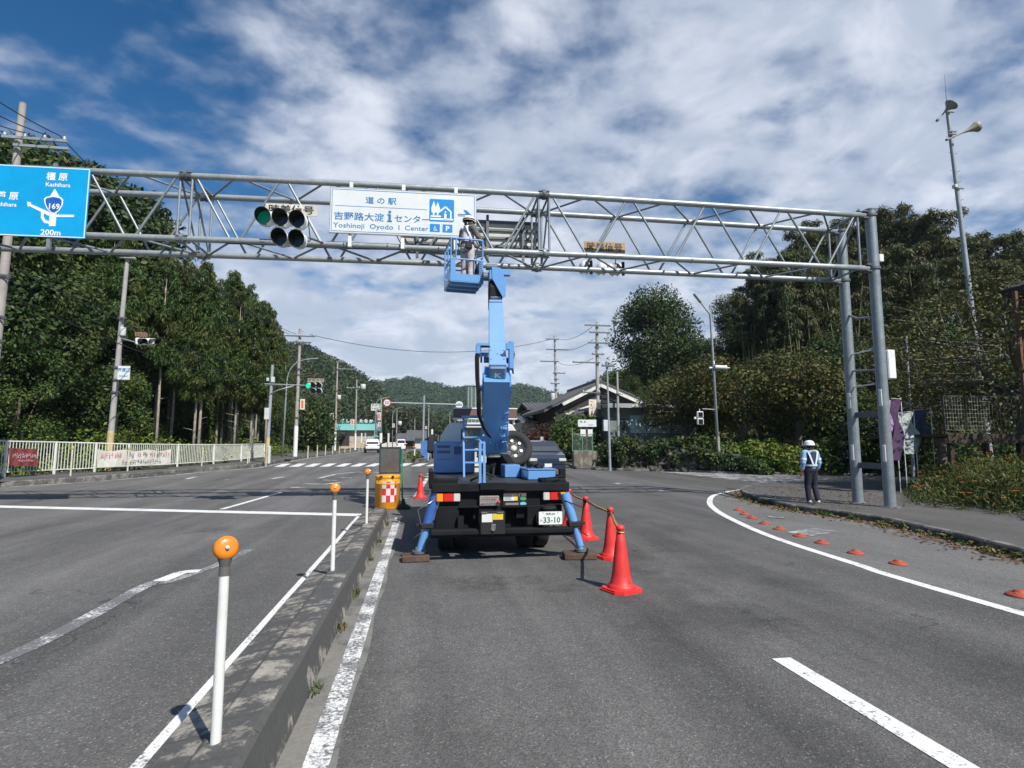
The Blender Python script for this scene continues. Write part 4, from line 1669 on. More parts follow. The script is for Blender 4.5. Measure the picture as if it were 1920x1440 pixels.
b.prism([(xi + .034 * math.cos(t * PI / 8), fz(.495) + .034 * math.sin(t * PI / 8)) for t in range(16)], DY - .006, DY - .002)
ax = fx(.875)
b.box(ax, ax + .20, DY - .006, DY - .002, fz(.475), fz(.46))
b.box(ax, ax + .20, DY - .006, DY - .002, fz(.51), fz(.495))
b.prism([(ax + .13, fz(.37)), (ax + .20, fz(.37)), (ax + .33, fz(.485)), (ax + .20, fz(.60)), (ax + .13, fz(.60)), (ax + .22, fz(.485))], DY - .007, DY - .0025)
b.build('symbol', text_blue, s)
picto = M('pictogram_blue', (.015, .24, .58), .35, var=.05)
b = MB()
b.prism(rr(fx(.675), fx(.848), fz(.66), fz(.145), .035), DY - .005, DY - .001)
b.prism(rr(fx(.680), fx(.750), fz(.90), fz(.72), .015), DY - .005, DY - .001)
b.prism(rr(fx(.768), fx(.838), fz(.90), fz(.72), .015), DY - .005, DY - .001)
pi_ = b.build('pictogram', picto, s)
b = MB()
yy = (DY - .008, DY - .0052)
for cx, h0 in ((.705, .19), (.733, .21)):
    pts = [(fx(cx), fz(h0)), (fx(cx - .017), fz(h0 + .17)), (fx(cx - .014), fz(.46)), (fx(cx + .014), fz(.46)), (fx(cx + .017), fz(h0 + .17))]
    b.prism(pts, *yy)
    b.box(fx(cx - .005), fx(cx + .005), yy[0], yy[1], fz(.54), fz(.46))
b.box(fx(.682), fx(.842), yy[0], yy[1], fz(.625), fz(.585))
b.box(fx(.684), fx(.755), yy[0], yy[1], fz(.56), fz(.525))
b.bar((fx(.745), DY - .007, fz(.47)), (fx(.787), DY - .007, fz(.345)), .004, .03, up=(0, 1, 0)) if False else None
for p, q in (((.748, .43), (.787, .315)), ((.787, .315), (.826, .43))):
    a_, c_ = Vector((fx(p[0]), 0, fz(p[1]))), Vector((fx(q[0]), 0, fz(q[1])))
    n_ = (c_ - a_).normalized()
    n_ = Vector((-n_.z, 0, n_.x)) * .017
    b.prism([(v.x, v.z) for v in (a_ + n_, c_ + n_, c_ - n_, a_ - n_)], *yy)
b.box(fx(.820), fx(.830), yy[0], yy[1], fz(.585), fz(.42))
b.prism([(fx(.787) + .02 * math.cos(t * PI / 6), fz(.435) + .02 * math.sin(t * PI / 6)) for t in range(12)], *yy)
b.box(fx(.779), fx(.795), yy[0], yy[1], fz(.585), fz(.475))
b.box(fx(.774), fx(.800), yy[0], yy[1], fz(.615), fz(.59))
# wheelchair mark
cx, cz = fx(.717), fz(.845)
ring = [(cx + .036 * math.cos(t), cz + .036 * math.sin(t)) for t in [PI * .75 + i * PI * 1.1 / 10 for i in range(11)]]
rin = [(cx + .026 * math.cos(t), cz + .026 * math.sin(t)) for t in [PI * .75 + i * PI * 1.1 / 10 for i in range(11)]]
b.add([(x, DY - .008, z) for x, z in ring + rin], [(i, i + 1, 12 + i, 11 + i) for i in range(10)])
b.box(cx - .014, cx - .004, yy[0], yy[1], cz, cz + .06)
b.prism([(cx - .009 + .010 * math.cos(t * PI / 4), cz + .072 + .010 * math.sin(t * PI / 4)) for t in range(8)], *yy)
b.box(cx - .006, cx + .028, yy[0], yy[1], cz + .0, cz + .01)
b.box(cx - .006, cx + .024, yy[0], yy[1], cz + .03, cz + .038)
b.prism([(cx + .020, cz + .008), (cx + .030, cz + .008), (cx + .048, cz - .034), (cx + .038, cz - .038)], *yy)
b.build('emblem', text_white, pi_)
letters([('P', fx(.803), fz(.865), .118, 'CENTER', .02, 1.1)], 'lettering', text_white, pi_, DY - .008)
b = MB()
for px in (661, 758, 855):
    x, _ = gl(px, 345, 0)
    b.box(x - .04, x + .04, -.165, -.085, z0 - .32, z0 - .035, .004)
    b.box(x - .04, x + .04, -.165, -.085, z1 + .035, z1 + .18, .004)
    b.box(x - .035, x + .035, -.160, -.10, z0 - .03, z1 + .03)
    b.tube((x - .05, -.10, z1 + .1), (x - .05, .09, z1 + .1), .012, n=6)
    b.tube((x + .05, -.10, z0 - .18), (x + .05, .09, z0 - .18), .012, n=6)
b.build('bracket', white, s)
gplace(s)

# ---- blue direction board
DYB = -.24
x1, za = gl(170, 315, DYB)
_, zb_ = gl(158, 449, DYB)
x0 = x1 - 3.3
z1, z0 = za - .02, zb_ + .02
s = thing('direction_sign', 'big blue direction board with white arrows at the left end of the gantry', 'road sign')
b = MB()
b.box(x0, x1, DYB, DYB + .025, z0, z1)
b.build('panel', M('bright_sign_blue', (.004, .33, .66), .35, var=.08, vs=.8, dirt=.15, dcol=(.02, .10, .25)), s)
b = MB()
frame_lines(b, x0 + .01, x1 - .01, z0 + .01, z1 - .01, .018, DYB - .001)
b.build('border', text_white, s)
U = lambda px, py: gl(px, py, DYB)
cx, _ = U(107, 390)
lx, _ = U(14, 370)
letters([('橿 原', U(107, 336)[0], U(107, 337)[1], .165, 'CENTER', .02, 1.0),
         ('Kashihara', cx - .02, U(105, 350)[1], .092, 'CENTER', .016, 1.0),
         ('芦 原', U(14, 372)[0], U(16, 373)[1], .165, 'CENTER', .02, 1.0),
         ('Ashihara', U(10, 385)[0], U(16, 387)[1], .092, 'CENTER', .016, 1.0),
         ('200m', U(95, 440)[0], U(95, 441)[1], .13, 'CENTER', .018, 1.0)], 'lettering', text_white, s, DYB - .004)


def poly_px(b, pts, y0, y1):
    b.prism([U(*p) for p in pts], y0, y1)


b = MB()
y_ = (DYB - .005, DYB - .001)
poly_px(b, [(92, 371), (103, 354), (113, 371)], *y_)
poly_px(b, [(95, 371), (109, 371), (104, 424), (92, 424)], *y_)
poly_px(b, [(104, 402.5), (139, 403), (139, 407), (104, 407)], *y_)
poly_px(b, [(51, 378), (59, 380), (57.5, 382.5), (96, 399), (92, 405), (54.5, 386), (52.5, 388.5)], *y_)
poly_px(b, [(77, 397), (82, 398), (82, 407), (86, 413), (93, 415), (93, 420), (83, 418), (77, 409)], *y_)
b.build('arrow', text_white, s)
# route shield
sc_ = [(83, 373), (87, 369.5), (101, 367), (115, 370), (119, 375), (118, 385), (111, 396), (103, 401.5), (97, 400.5), (88, 391), (84, 381)]
b = MB()
poly_px(b, sc_, DYB - .009, DYB - .0055)
sh = b.build('shield', text_white, s)
b = MB()
c0 = (101, 384)
poly_px(b, [(c0[0] + (p[0] - c0[0]) * .85, c0[1] + (p[1] - c0[1]) * .85) for p in sc_], DYB - .012, DYB - .0095)
b.build('field', M('shield_blue', (.012, .10, .42), .4), sh)
letters([('169', U(101, 391)[0], U(101, 392)[1], .125, 'CENTER', .02, .95)], 'lettering', text_white, sh, DYB - .0125)
b = MB()
for x in (x0 + .7, x1 - .75, x1 - 2.0):
    b.box(x - .035, x + .035, DYB + .026, -.08, z0 + .1, z0 + .17)
    b.box(x - .035, x + .035, DYB + .026, DYB + .09, z0 - .25, z1 + .1)
b.build('bracket', steel, s)
gplace(s)


# ---- signals
visor_in = M('visor_inside', (.012, .016, .018), .6)
lens_off = M('unlit_lens', (.012, .014, .016), .25, spec=.6)
green_lens = M('lit_green_lens', (.0, .12, .07), .3, emit=((.0, .5, .28), .10))
green_bright_lens = M('bright_green_lens', (.0, .2, .12), .3, emit=((.0, .85, .50), .95))


def signal_head(root, lamps, y, r, vis=.26, lit=None, litmat=None, body=None, droop=.10, depth=.13, sgn=-1):
    """lamps: (x,z) centres; faces -y (sgn -1) or +y."""
    b = MB()
    for x, z in lamps:
        b.tube((x, y, z), (x, y - sgn * depth, z), r * 1.06, r * .92, n=24)
        b.sphere((x, y - sgn * depth, z), r * .9, 16, 6, (1, .35, 1))
    for i, (xa, za) in enumerate(lamps):
        for (xb, zb) in lamps[i + 1:]:
            if math.hypot(xa - xb, za - zb) < r * 2.5:
                b.bar((xa, y - sgn * depth * .55, za), (xb, y - sgn * depth * .55, zb), r * 1.25, depth * .7, up=(0, 1, 0)) if abs(za - zb) > .02 else b.box(min(xa, xb), max(xa, xb), y - sgn * depth * .55 - depth * .35, y - sgn * depth * .55 + depth * .35, za - r * .62, za + r * .62)
    h = b.build('housing', body or white, root)
    for i, (x, z) in enumerate(lamps):
        o, q = MB(), MB()
        n = 22
        for mb, rr_, in ((o, r), (q, r - .007)):
            vs, fs = [], []
            for k in range(n + 1):
                t = -PI * .40 + (PI * 1.80) * k / n            # open at the bottom
                cut = vis * (.45 + .55 * (.5 + .5 * math.sin(t)))
                dx, dz = rr_ * math.cos(t), rr_ * math.sin(t)
                vs += [(x + dx, y, z + dz), (x + dx, y + sgn * cut, z + dz - droop * cut)]
            fs = [(2 * k, 2 * k + 1, 2 * k + 3, 2 * k + 2) for k in range(n)]
            mb.add(vs, fs, True)
        v = o.build('visor', body or white, h)
        q.build('visor_lining', visor_in, h)
        c = MB()
        c.tube((x, y + sgn * .004, z), (x, y + sgn * .018, z), r * .90, n=24)
        c.build('lens', (litmat or green_lens) if i == lit else lens_off, h)
    return h


YS = -.62
lp = [gl(498, 409, YS), gl(530, 412, YS), gl(561, 415, YS), gl(528, 448, YS), gl(560, 451, YS)]
s = thing('traffic_signal', 'five lamp traffic signal in two rows on the gantry, green lit faintly', 'traffic light')
signal_head(s, lp, YS, .175, .30, 0)
b = MB()
xa, za = lp[1]
xc, zc = lp[4]
b.bar((xa + .17, YS + .14, za - .18), (xa + .17, -.02, zc + .05), .05, .05)
b.tube((xc + .2, YS + .08, zc + .1), (xc + .42, 0, zbot(xc) + .02), .025, n=8)
b.box(xa + .1, xa + .26, -.10, -.04, zbot(xa) - .12, zbot(xa) + .30)
b.tube((xa + .1, YS + .12, zc - .1), (xa + .2, 0, zbot(xa)), .02, n=8)
b.build('bracket', steel_dark, s)
gplace(s)


def name_plate(name, px0, py0, px1, py1, yl, text, mat, label, bold=.02):
    x0, z1 = gl(px0, py0, yl)
    x1, z0 = gl(px1, py1, yl)
    t = thing(name, label, 'sign')
    b = MB()
    b.box(x0, x1, yl, yl + .02, z0, z1)
    b.build('panel', mat, t)
    h = (z1 - z0) * .72
    letters([(text, (x0 + x1) / 2, z0 + (z1 - z0) * .2, h, 'CENTER', bold, (x1 - x0) * .9 / (h * len(text) * 1.17))], 'lettering', text_black, t, yl - .004)
    b = MB()
    for u in (.2, .8):
        x = x0 + (x1 - x0) * u
        b.bar((x, yl + .03, z0 + .1), (x, 0 if yl < 0 else DEP, zbot(x) + .05), .02, .02)
    b.build('bracket', steel_dark, t)
    gplace(t)
    return t


name_plate('signal_name_plate', 498, 381, 594, 405.5, YS + .16, '時差信号', cream_plate, 'cream plate with four black characters above the gantry traffic signal')
name_plate('signal_name_plate', 1095, 452, 1172, 475, .9, '時差信号', orange_plate, 'orange plate with black characters on the right half of the gantry')
lp = [gl(1098, 500, 1.7), gl(1130, 502, 1.7), gl(1156, 504, 1.7)]
s = thing('traffic_signal', 'traffic signal seen from behind under the orange plate on the gantry', 'traffic light')
signal_head(s, lp, 1.75, .165, .28, None, sgn=1)
b = MB()
for x, z in lp[::2]:
    b.bar((x, 1.6, z + .1), (x, DEP, zbot(x)), .05, .05)
    b.bar((x, DEP, zbot(x) + .25), (x, DEP, zbot(x) - .12), .06, .06)
b.build('bracket', blackm, s)
gplace(s)
# ---- the back of a board facing oncoming traffic, seen behind the white one
yl = DEP + .22
x0, z1 = gl(752, 405, yl)
x1, _ = gl(1010, 409, yl)
_, z0 = gl(1008, 484, yl)
s = thing('back_of_sign', 'back of a wide grey board with dark rails behind the white station board', 'road sign')
b = MB()
b.box(x0, x1, yl, yl + .03, z0, z1)
b.build('panel', M('bare_aluminium', (.50, .49, .45), .5, .2, var=.15, dirt=.3, dcol=(.2, .18, .15)), s)
b = MB()
for k in range(5):
    z = z0 + .06 + (z1 - z0 - .12) * k / 4
    b.box(x0 + .02, x1 - .02, yl - .05, yl - .001, z - .03, z + .03)
for u in (.12, .38, .62, .88):
    x = x0 + (x1 - x0) * u
    b.box(x - .035, x + .035, yl - .11, yl - .051, z0 - .15, z1 + .1)
b.build('rail', steel_dark, s)
gplace(s)

# ================================================================ THE AERIAL WORK TRUCK
tblue = M('light_blue_truck_paint', (.125, .30, .60), .32, var=.06, dirt=.10, dcol=(.10, .14, .22), coat=.4)
tblue2 = M('blue_boom_paint', (.185, .35, .66), .38, var=.05, vs=.8, coat=.3)
cabw = M('cab_white_paint', (.68, .66, .60), .35, var=.06, dirt=.12, coat=.3)
frame_black = M('chassis_black', (.012, .013, .015), .6, var=.4, dirt=.15, dcol=(.03, .028, .026), spec=.12)
deck_grey = M('chequer_deck', (.03, .032, .036), .6, var=.3, bump=.4, bs=60)
chrome = M('bare_steel', (.45, .44, .42), .3, .9, var=.15)
wood = M('weathered_timber', (.085, .05, .034), .8, var=.4, vs=5, bump=.5, bs=22)
glass = M('dark_glass', (.02, .03, .035), .08, var=.05, spec=.8, coat=.5)
lens_red = M('red_lens', (.55, .02, .015), .25, var=.1, emit=((.6, .02, .01), .04))
lens_amber = M('amber_lens', (.75, .25, .02), .25, var=.1, emit=((.8, .3, .02), .03))
lens_white = M('clear_lens', (.55, .55, .52), .2, var=.15)
sticker = M('white_sticker', (.66, .66, .62), .5, var=.1)
yellow = M('yellow_sticker', (.72, .52, .04), .5)
redp = M('red_plastic', (.60, .03, .03), .45)
greenp = M('green_sticker', (.05, .30, .10), .5)
grey_panel = M('grey_control_panel', (.26, .26, .25), .5, .2, var=.3, dirt=.4)

TX, TY = 1.10, 8.0
tk = thing('aerial_work_truck', 'light blue bucket truck with raised boom standing on its outriggers', 'truck', (TX, TY, 0))


def bld(b, name, m, p=None):
    return b.build(name, m, p or tk)


b = MB()
b.box(.72, .86, 8.1, 13.0, .55, .78)
b.box(1.34, 1.48, 8.1, 13.0, .55, .78)
for y in (8.6, 9.6, 10.6, 11.6):
    b.box(.86, 1.34, y, y + .1, .58, .75)
b.box(.3, .7, 9.8, 10.7, .42, .80, .03)
b.box(1.5, 1.9, 9.6, 10.3, .42, .80, .03)
b.tube((.6, 8.9, .38), (1.6, 8.9, .38), .06, n=10)
b.sphere((1.1, 8.9, .40), .16, 12, 8)
bld(b, 'chassis_frame', frame_black)
b = MB()
b.box(.14, 2.07, 8.0, 11.45, .97, 1.035, .01)
bld(b, 'deck', deck_grey)
b = MB()
b.box(.13, 2.08, 7.95, 8.02, .93, 1.05, .012)
b.box(.80, 1.16, 7.92, 7.948, .96, 1.06, .005)
b.box(.13, .22, 8.03, 8.9, 1.037, 1.12, .01)
b.box(.10, .16, 7.98, 9.0, .98, 1.22, .008)
b.box(.16, .50, 8.05, 8.4, 1.037, 1.11, .01)
b.box(1.70, 2.06, 8.05, 8.35, 1.037, 1.10, .015)
b.box(1.98, 2.07, 8.1, 8.2, 1.10, 1.24, .01)
b.box(2.075, 2.10, 8.03, 11.4, .95, 1.05)
bld(b, 'deck_edge', frame_black)
b = MB()
b.box(.19, 2.03, 8.05, 8.09, .74, .93)                 # light bar plate
b.box(.19, .52, 8.03, 8.09, .40, .735, .01)
b.box(.79, 1.12, 8.02, 8.09, .40, .735, .01)
b.box(1.48, 1.99, 8.03, 8.09, .45, .735, .01)
b.box(.52, .79, 8.22, 8.26, .40, .74)
b.box(1.12, 1.48, 8.22, 8.26, .40, .74)
b.box(.51, .80, 8.00, 8.21, .715, .74)
b.box(1.11, 1.49, 8.00, 8.21, .715, .74)
bld(b, 'rear_panel', frame_black)
b = MB()
b.box(.13, 2.11, 7.83, 7.95, .335, .445, .012)
b.box(.13, .79, 7.80, 7.826, .375, .43, .006)
b.box(1.13, 2.11, 7.80, 7.826, .375, .43, .006)
b.box(.5, .58, 7.95, 8.2, .36, .6)
b.box(1.6, 1.68, 7.95, 8.2, .36, .6)
bld(b, 'bumper', frame_black)
for side in (0, 1):
    xs = (.20, .53) if side == 0 else (1.705, 2.035)
    b = MB()
    b.box(xs[0] - .01, xs[1] + .01, 7.995, 8.045, .795, .925, .008)
    lamp = bld(b, 'tail_lamp', blackm)
    cuts = [(.20, .295, lens_amber), (.295, .435, lens_red), (.435, .53, lens_white)]
    if side:
        cuts = [(1.705, 1.80, lens_white), (1.80, 1.94, lens_red), (1.94, 2.035, lens_amber)]
    for a, c, m in cuts:
        q = MB()
        q.box(a + .002, c - .002, 7.972, 7.993, .803, .917, .008)
        q.box(a + .02, a + .024, 7.969, 7.971, .81, .91)
        q.build('lens', m, lamp)
b = MB()
b.box(.80, 1.075, 7.975, 8.03, .735, .875, .008)
cp = bld(b, 'control_panel', grey_panel)
b = MB()
for i in range(6):
    for j in range(2):
        x = .835 + i * .036
        z = .775 + j * .055
        b.tube((x, 7.972, z), (x, 7.955, z - .004), .006, n=6)
b.build('lever', black, cp)
b = MB()
b.sphere((1.062, 7.945, .79), .024, 12, 8)
b.build('knob', redp, cp)
b = MB()
for i in range(7):
    b.box(.83 + i * .034, .85 + i * .034, 7.9725, 7.974, .845, .857)
b.box(.815, .86, 7.9725, 7.974, .752, .768)
b.build('marking', redp, cp)
b = MB()
b.box(.79, 1.13, 7.76, 7.86, .375, .685, .012)
bx = bld(b, 'tool_box', blackm)
b = MB()
b.box(.81, .955, 7.755, 7.759, .545, .655)
b.build('label', sticker, bx)
b = MB()
b.box(.96, 1.10, 7.755, 7.759, .575, .655)
b.build('label', yellow, bx)
b = MB()
b.cbox((.965, 7.75, .475), (.065, .014, .09), (0, .15, 0), .006)
b.cbox((.965, 7.74, .435), (.04, .014, .02), (0, 0, 0), .006)
b.box(.80, .88, 7.74, 7.758, .665, .68)
b.box(1.02, 1.10, 7.74, 7.758, .665, .68)
b.build('latch', chrome, bx)
b = MB()
b.box(1.135, 1.475, 8.03, 8.048, .695, .92, .004)
pl = bld(b, 'notice_plate', blackm)
for (a, c, e, d, m) in ((1.145, 1.345, .80, .91, sticker), (1.355, 1.47, .855, .91, sticker), (1.145, 1.345, .895, .91, redp), (1.355, 1.47, .90, .91, redp), (1.30, 1.342, .803, .892, yellow)):
    q = MB()
    yq = 8.027 - (.002 if m is not sticker else 0)
    q.box(a, c, yq - .001, yq, e, d)
    q.build('label', m, pl)
q = MB()
for i in range(5):
    q.box(1.155, 1.155 + random.uniform(.09, .13), 8.0255, 8.026, .812 + i * .016, .818 + i * .016)
q.cbox((1.39, 8.0255, .877), (.02, .001, .026))
q.build('fine_print', text_black, pl)
for cx, cz, m in ((1.425, .825, greenp), (1.425, .755, M('sky_blue_sticker', (.22, .48, .65), .5))):
    q = MB()
    q.prism([(cx + .045 * math.cos(t * PI / 10), cz + .024 * math.sin(t * PI / 10)) for t in range(20)], 8.024, 8.027)
    q.build('label', m, pl)
q = MB()
q.prism(rr(1.17, 1.36, .735, .770, .015), 8.024, 8.027)
q.build('label', grey_panel, pl)
# number plate
b = MB()
b.prism(rr(1.605, 1.935, .49, .665, .012), 7.80, 7.806)
npl = bld(b, 'number_plate', M('plate_white', (.72, .73, .71), .4, var=.04))
lt = M('plate_green_lettering', (.01, .10, .05), .4)
letters([('奈良 800', 1.770, .622, .028, 'CENTER', .015, 1.05), ('わ', 1.622, .535, .03, 'LEFT', .01, 1.0), ('33-10', 1.785, .515, .078, 'CENTER', .012, .98)], 'lettering', lt, npl, 7.797)
q = MB()
for x in (1.665, 1.875):
    q.tube((x, 7.799, .648), (x, 7.796, .648), .007, n=8)
q.build('bolt', chrome, npl)
b = MB()
b.box(1.68, 1.86, 7.81, 8.04, .66, .72, .02)
b.path([(1.70, 7.81, .69), (1.70, 7.78, .73), (1.84, 7.78, .73), (1.84, 7.81, .69)], .008, 6)
bld(b, 'plate_lamp', blackm)


def wheel(root, c, r, wd, side, rim_r=.62, dual=False, spoke_mat=None, name='wheel'):
    """axle along x; side -1/+1 = outward."""
    b = MB()
    o = c
    prof = [(rim_r * r, -wd / 2), (r * .90, -wd / 2), (r * .97, -wd * .42), (r, -wd * .30), (r, wd * .30), (r * .97, wd * .42), (r * .90, wd / 2), (rim_r * r, wd / 2), (rim_r * r, -wd / 2)]
    m = Matrix.Translation(o) @ Matrix.Rotation(PI / 2, 4, 'Y')
    b.lathe(prof, 32, mat=m)
    for k in (-.16, 0, .16):
        pass
    ty = b.build(name, rubber, root)
    q = MB()
    s_ = side
    prof = [(.02, wd * .18 * s_), (rim_r * r * .28, wd * .20 * s_), (rim_r * r * .36, wd * .12 * s_), (rim_r * r * .75, wd * .05 * s_), (rim_r * r * .92, wd * .25 * s_), (rim_r * r * 1.0, wd * .42 * s_)]
    q.lathe(prof, 24, mat=m)
    for k in range(6):
        t = k * PI / 3
        q.sphere((o[0] + wd * .2 * s_, o[1] + rim_r * r * .5 * math.sin(t), o[2] + rim_r * r * .5 * math.cos(t)), r * .035, 6, 4)
    q.build('rim', spoke_mat or steel, ty)
    return ty


for x, s_ in ((.36, -1), (.60, -1), (1.60, 1), (1.84, 1)):
    wheel(tk, (x, 8.95, .36), .36, .21, s_)
for x, s_ in ((.45, -1), (1.78, 1)):
    wheel(tk, (x, 12.35, .36), .36, .21, s_)
b = MB()
b.box(.24, .72, 8.5, 9.4, .74, .77, .005)
b.box(1.48, 1.96, 8.5, 9.4, .74, .77, .005)
b.box(.25, .71, 9.42, 9.44, .20, .72)
bld(b, 'mudguard', rubber)

# outriggers: dark sleeve, blue ram, foot
for (t, m_, f, lab) in (((.20, 8.06, .93), (.09, 8.08, .50), (-.02, 8.10, .105), 0), ((2.02, 7.98, .90), (2.13, 7.94, .50), (2.235, 7.90, .105), 1)):
    b = MB()
    b.tube(t, m_, .072, .068, n=14)
    ms_ = Vector(m_)
    up_ = bld(b, 'outrigger', M('deep_blue_paint', (.05, .13, .42), .4) if lab == 0 else tblue)
    b = MB()
    b.tube(ms_ + (Vector(t) - ms_) * .25, f, .056, .052, n=16)
    b.tube(Vector(f) + (ms_ - Vector(f)) * .04, f, .062, n=16)
    b.build('ram', tblue, up_)
    b = MB()
    b.tube((f[0], f[1], .10), (f[0], f[1], .135), .10, n=18)
    b.cbox((f[0], f[1], .155), (.10, .09, .05))
    b.build('foot', steel_dark, up_)
    b = MB()
    sx = -1 if lab == 0 else 1
    k = ms_ + (Vector(t) - ms_) * -.04
    b.box(min(k.x - .09, k.x + .09), max(k.x - .09, k.x + .09), k.y - .09, k.y + .09, k.z - .045, k.z + .03, .012)
    b.box(k.x - .02 * sx if sx > 0 else k.x - .16, k.x + .16 if sx > 0 else k.x + .02, k.y - .05, k.y + .05, k.z - .02, k.z + .02, .008) if lab else b.box(k.x - .16, k.x, k.y - .05, k.y + .05, k.z - .02, k.z + .02, .008)
    b.build('bracket', blackm, up_)
    b = MB()
    off = .085 * (-1 if lab else 1)
    b.tube((t[0] + off, t[1] - .03, t[2] + .02), (m_[0] + off * .9, m_[1] - .03, m_[2] + .05), .014, n=8)
    b.path([(t[0] - .02, t[1] - .07, t[2] - .1), (m_[0] - off * 1.6, m_[1] - .08, m_[2] + .2), (m_[0] - off * .8, m_[1] - .07, m_[2] - .1), (f[0] - off, f[1] - .02, f[2] + .2)], .008, 5)
    b.build('hose', blackm if lab else chrome, up_)

# cab
b = MB()
cx0, cx1, cy0, cy1 = .34, 2.00, 11.5, 13.35
prof = [(cx0, .80), (cx0, 1.50), (cx0 + .05, 1.80), (cx0 + .17, 1.99), (cx0 + .30, 2.03), (cx1 - .30, 2.03), (cx1 - .17, 1.99), (cx1 - .05, 1.80), (cx1, 1.50), (cx1, .80)]
n = len(prof)
V = []
for yy, k in ((cy0, .985), (cy0 + .05, 1.0), (cy1 - .35, 1.0), (cy1, .93)):
    for x, z in prof:
        V.append(((x - (cx0 + cx1) / 2) * k + (cx0 + cx1) / 2, yy + (0 if z < 1.5 or yy < 12.5 else -.25 * (z - 1.5)), .8 + (z - .8) * (k if yy < 13 else .97)))
F = [(j * n + i, j * n + (i + 1) % n, (j + 1) * n + (i + 1) % n, (j + 1) * n + i) for j in range(3) for i in range(n)]
F += [tuple(range(n)), tuple(3 * n + i for i in range(n))]
b.add(V, F)
cab = bld(b, 'cab', cabw)
b = MB()
b.prism(rr(.80, 1.56, 1.56, 1.90, .06), 11.488, 11.497)
b.build('window', glass, cab)
b = MB()
o_, i_ = rr(.77, 1.59, 1.53, 1.93, .08), rr(.805, 1.555, 1.565, 1.895, .055)
n = len(o_)
b.add([(x, 11.482, z) for x, z in o_ + i_], [(i, (i + 1) % n, n + (i + 1) % n, n + i) for i in range(n)])
b.build('window_seal', rubber, cab)
b = MB()
b.box(cx0 - .004, cx0 + .006, 12.2, 13.0, 1.35, 1.80)
b.box(cx1 - .006, cx1 + .004, 12.2, 13.0, 1.35, 1.80)
b.build('window', glass, cab)
b = MB()
b.box(cx0 + .03, cx1 - .03, 11.48, 11.495, 1.46, 1.475)
b.box(cx0 + .03, cx1 - .03, 11.48, 11.495, 1.14, 1.15)
b.build('seam', blackm, cab)
# beacon board over the cab
b = MB()
b.box(.62, 1.92, 11.55, 11.80, 2.13, 2.31, .012)
bd = bld(b, 'roof_board', M('brown_board', (.16, .09, .075), .6, dirt=.3))
b = MB()
b.box(.61, 1.93, 11.54, 11.81, 2.311, 2.335)
b.box(.61, 1.93, 11.54, 11.81, 2.10, 2.125)
b.box(.64, .67, 11.6, 11.75, 2.0, 2.10)
b.box(1.86, 1.89, 11.6, 11.75, 2.0, 2.10)
b.build('frame', white, bd)
# mirrors
b = MB()
b.box(.10, .26, 11.9, 12.0, 1.40, 1.76, .035)
b.path([(.20, 12.0, 1.42), (.22, 12.1, 1.30), (.36, 12.2, 1.28)], .016, 8)
mr_ = bld(b, 'mirror', blackm)
b = MB()
b.prism(rr(.12, .24, 1.46, 1.74, .02), 11.893, 11.899)
b.build('glass', M('mirror_dark', (.03, .03, .035), .3), mr_)
b = MB()
b.box(.175, .215, 11.95, 12.0, 1.79, 1.90, .006)
b.build('marker', white, mr_)

# deck furniture
b = MB()
b.box(.22, 1.00, 10.95, 11.44, 1.04, 1.64, .02)
b.box(.24, .98, 10.93, 10.949, 1.06, 1.30)
cbn = bld(b, 'equipment_cabinet', tblue)
b = MB()
for z in (1.12, 1.26, 1.42, 1.52):
    b.box(.28, .52, 10.935, 10.948, z, z + .05)
b.box(.60, .74, 10.935, 10.948, 1.40, 1.55)
b.build('louvre', M('dark_blue_panel', (.06, .12, .28), .5), cbn)
b = MB()
b.box(.72, .84, 10.925, 10.948, 1.545, 1.595)
q = b.build('label', sticker, cbn)
b = MB()
b.box(.73, .83, 10.921, 10.924, 1.555, 1.585)
b.build('label', M('bright_green_sticker', (.05, .42, .16), .5), cbn)
# access ladder beside the mast
b = MB()
for x in (.71, 1.06):
    b.bar((x, 9.75, 1.03), (x, 10.05, 2.06), .032, .03)
b.box(.68, 1.09, 10.00, 10.06, 2.05, 2.10, .008)
lad = bld(b, 'ladder', tblue)
for i in range(4):
    t = .24 + i * .21
    y = 9.75 + .3 * t
    z = 1.03 + 1.03 * t
    q = MB()
    q.box(.72, 1.05, y - .02, y + .04, z - .015, z + .015, .004)
    q.build('rung', tblue, lad)
b = MB()
for x in (.82, .88):
    b.bar((x, 8.12, 1.04), (x, 8.16, 1.62), .035, .035)
b.box(.79, .91, 8.06, 8.20, 1.037, 1.05)
b.path([(.85, 8.16, 1.60), (.85, 8.6, 1.66), (.86, 9.3, 1.66)], .018, 8)
bld(b, 'handrail', tblue)
b = MB()
b.box(1.00, 1.14, 10.2, 10.35, 1.25, 1.66, .01)
bld(b, 'gauge_box', cabw)
# lockers on the right
b = MB()
b.box(1.63, 2.07, 8.75, 9.65, 1.04, 1.185, .01)
b.box(1.62, 2.08, 8.74, 9.66, 1.19, 1.21, .006)
b.box(1.36, 1.62, 9.4, 9.9, 1.04, 1.25, .01)
bld(b, 'locker', tblue)
b = MB()
random.seed(3)
for i in range(16):
    x, y = random.uniform(1.66, 1.92), random.uniform(8.85, 9.3)
    b.sphere((x, y, 1.23 + random.random() * .05), random.uniform(.02, .045), 8, 6)
b.path([(1.66, 9.0, 1.23), (1.75, 8.95, 1.30), (1.85, 9.0, 1.24), (1.93, 9.1, 1.25)], .016, 6)
bld(b, 'coiled_strap', blackm)
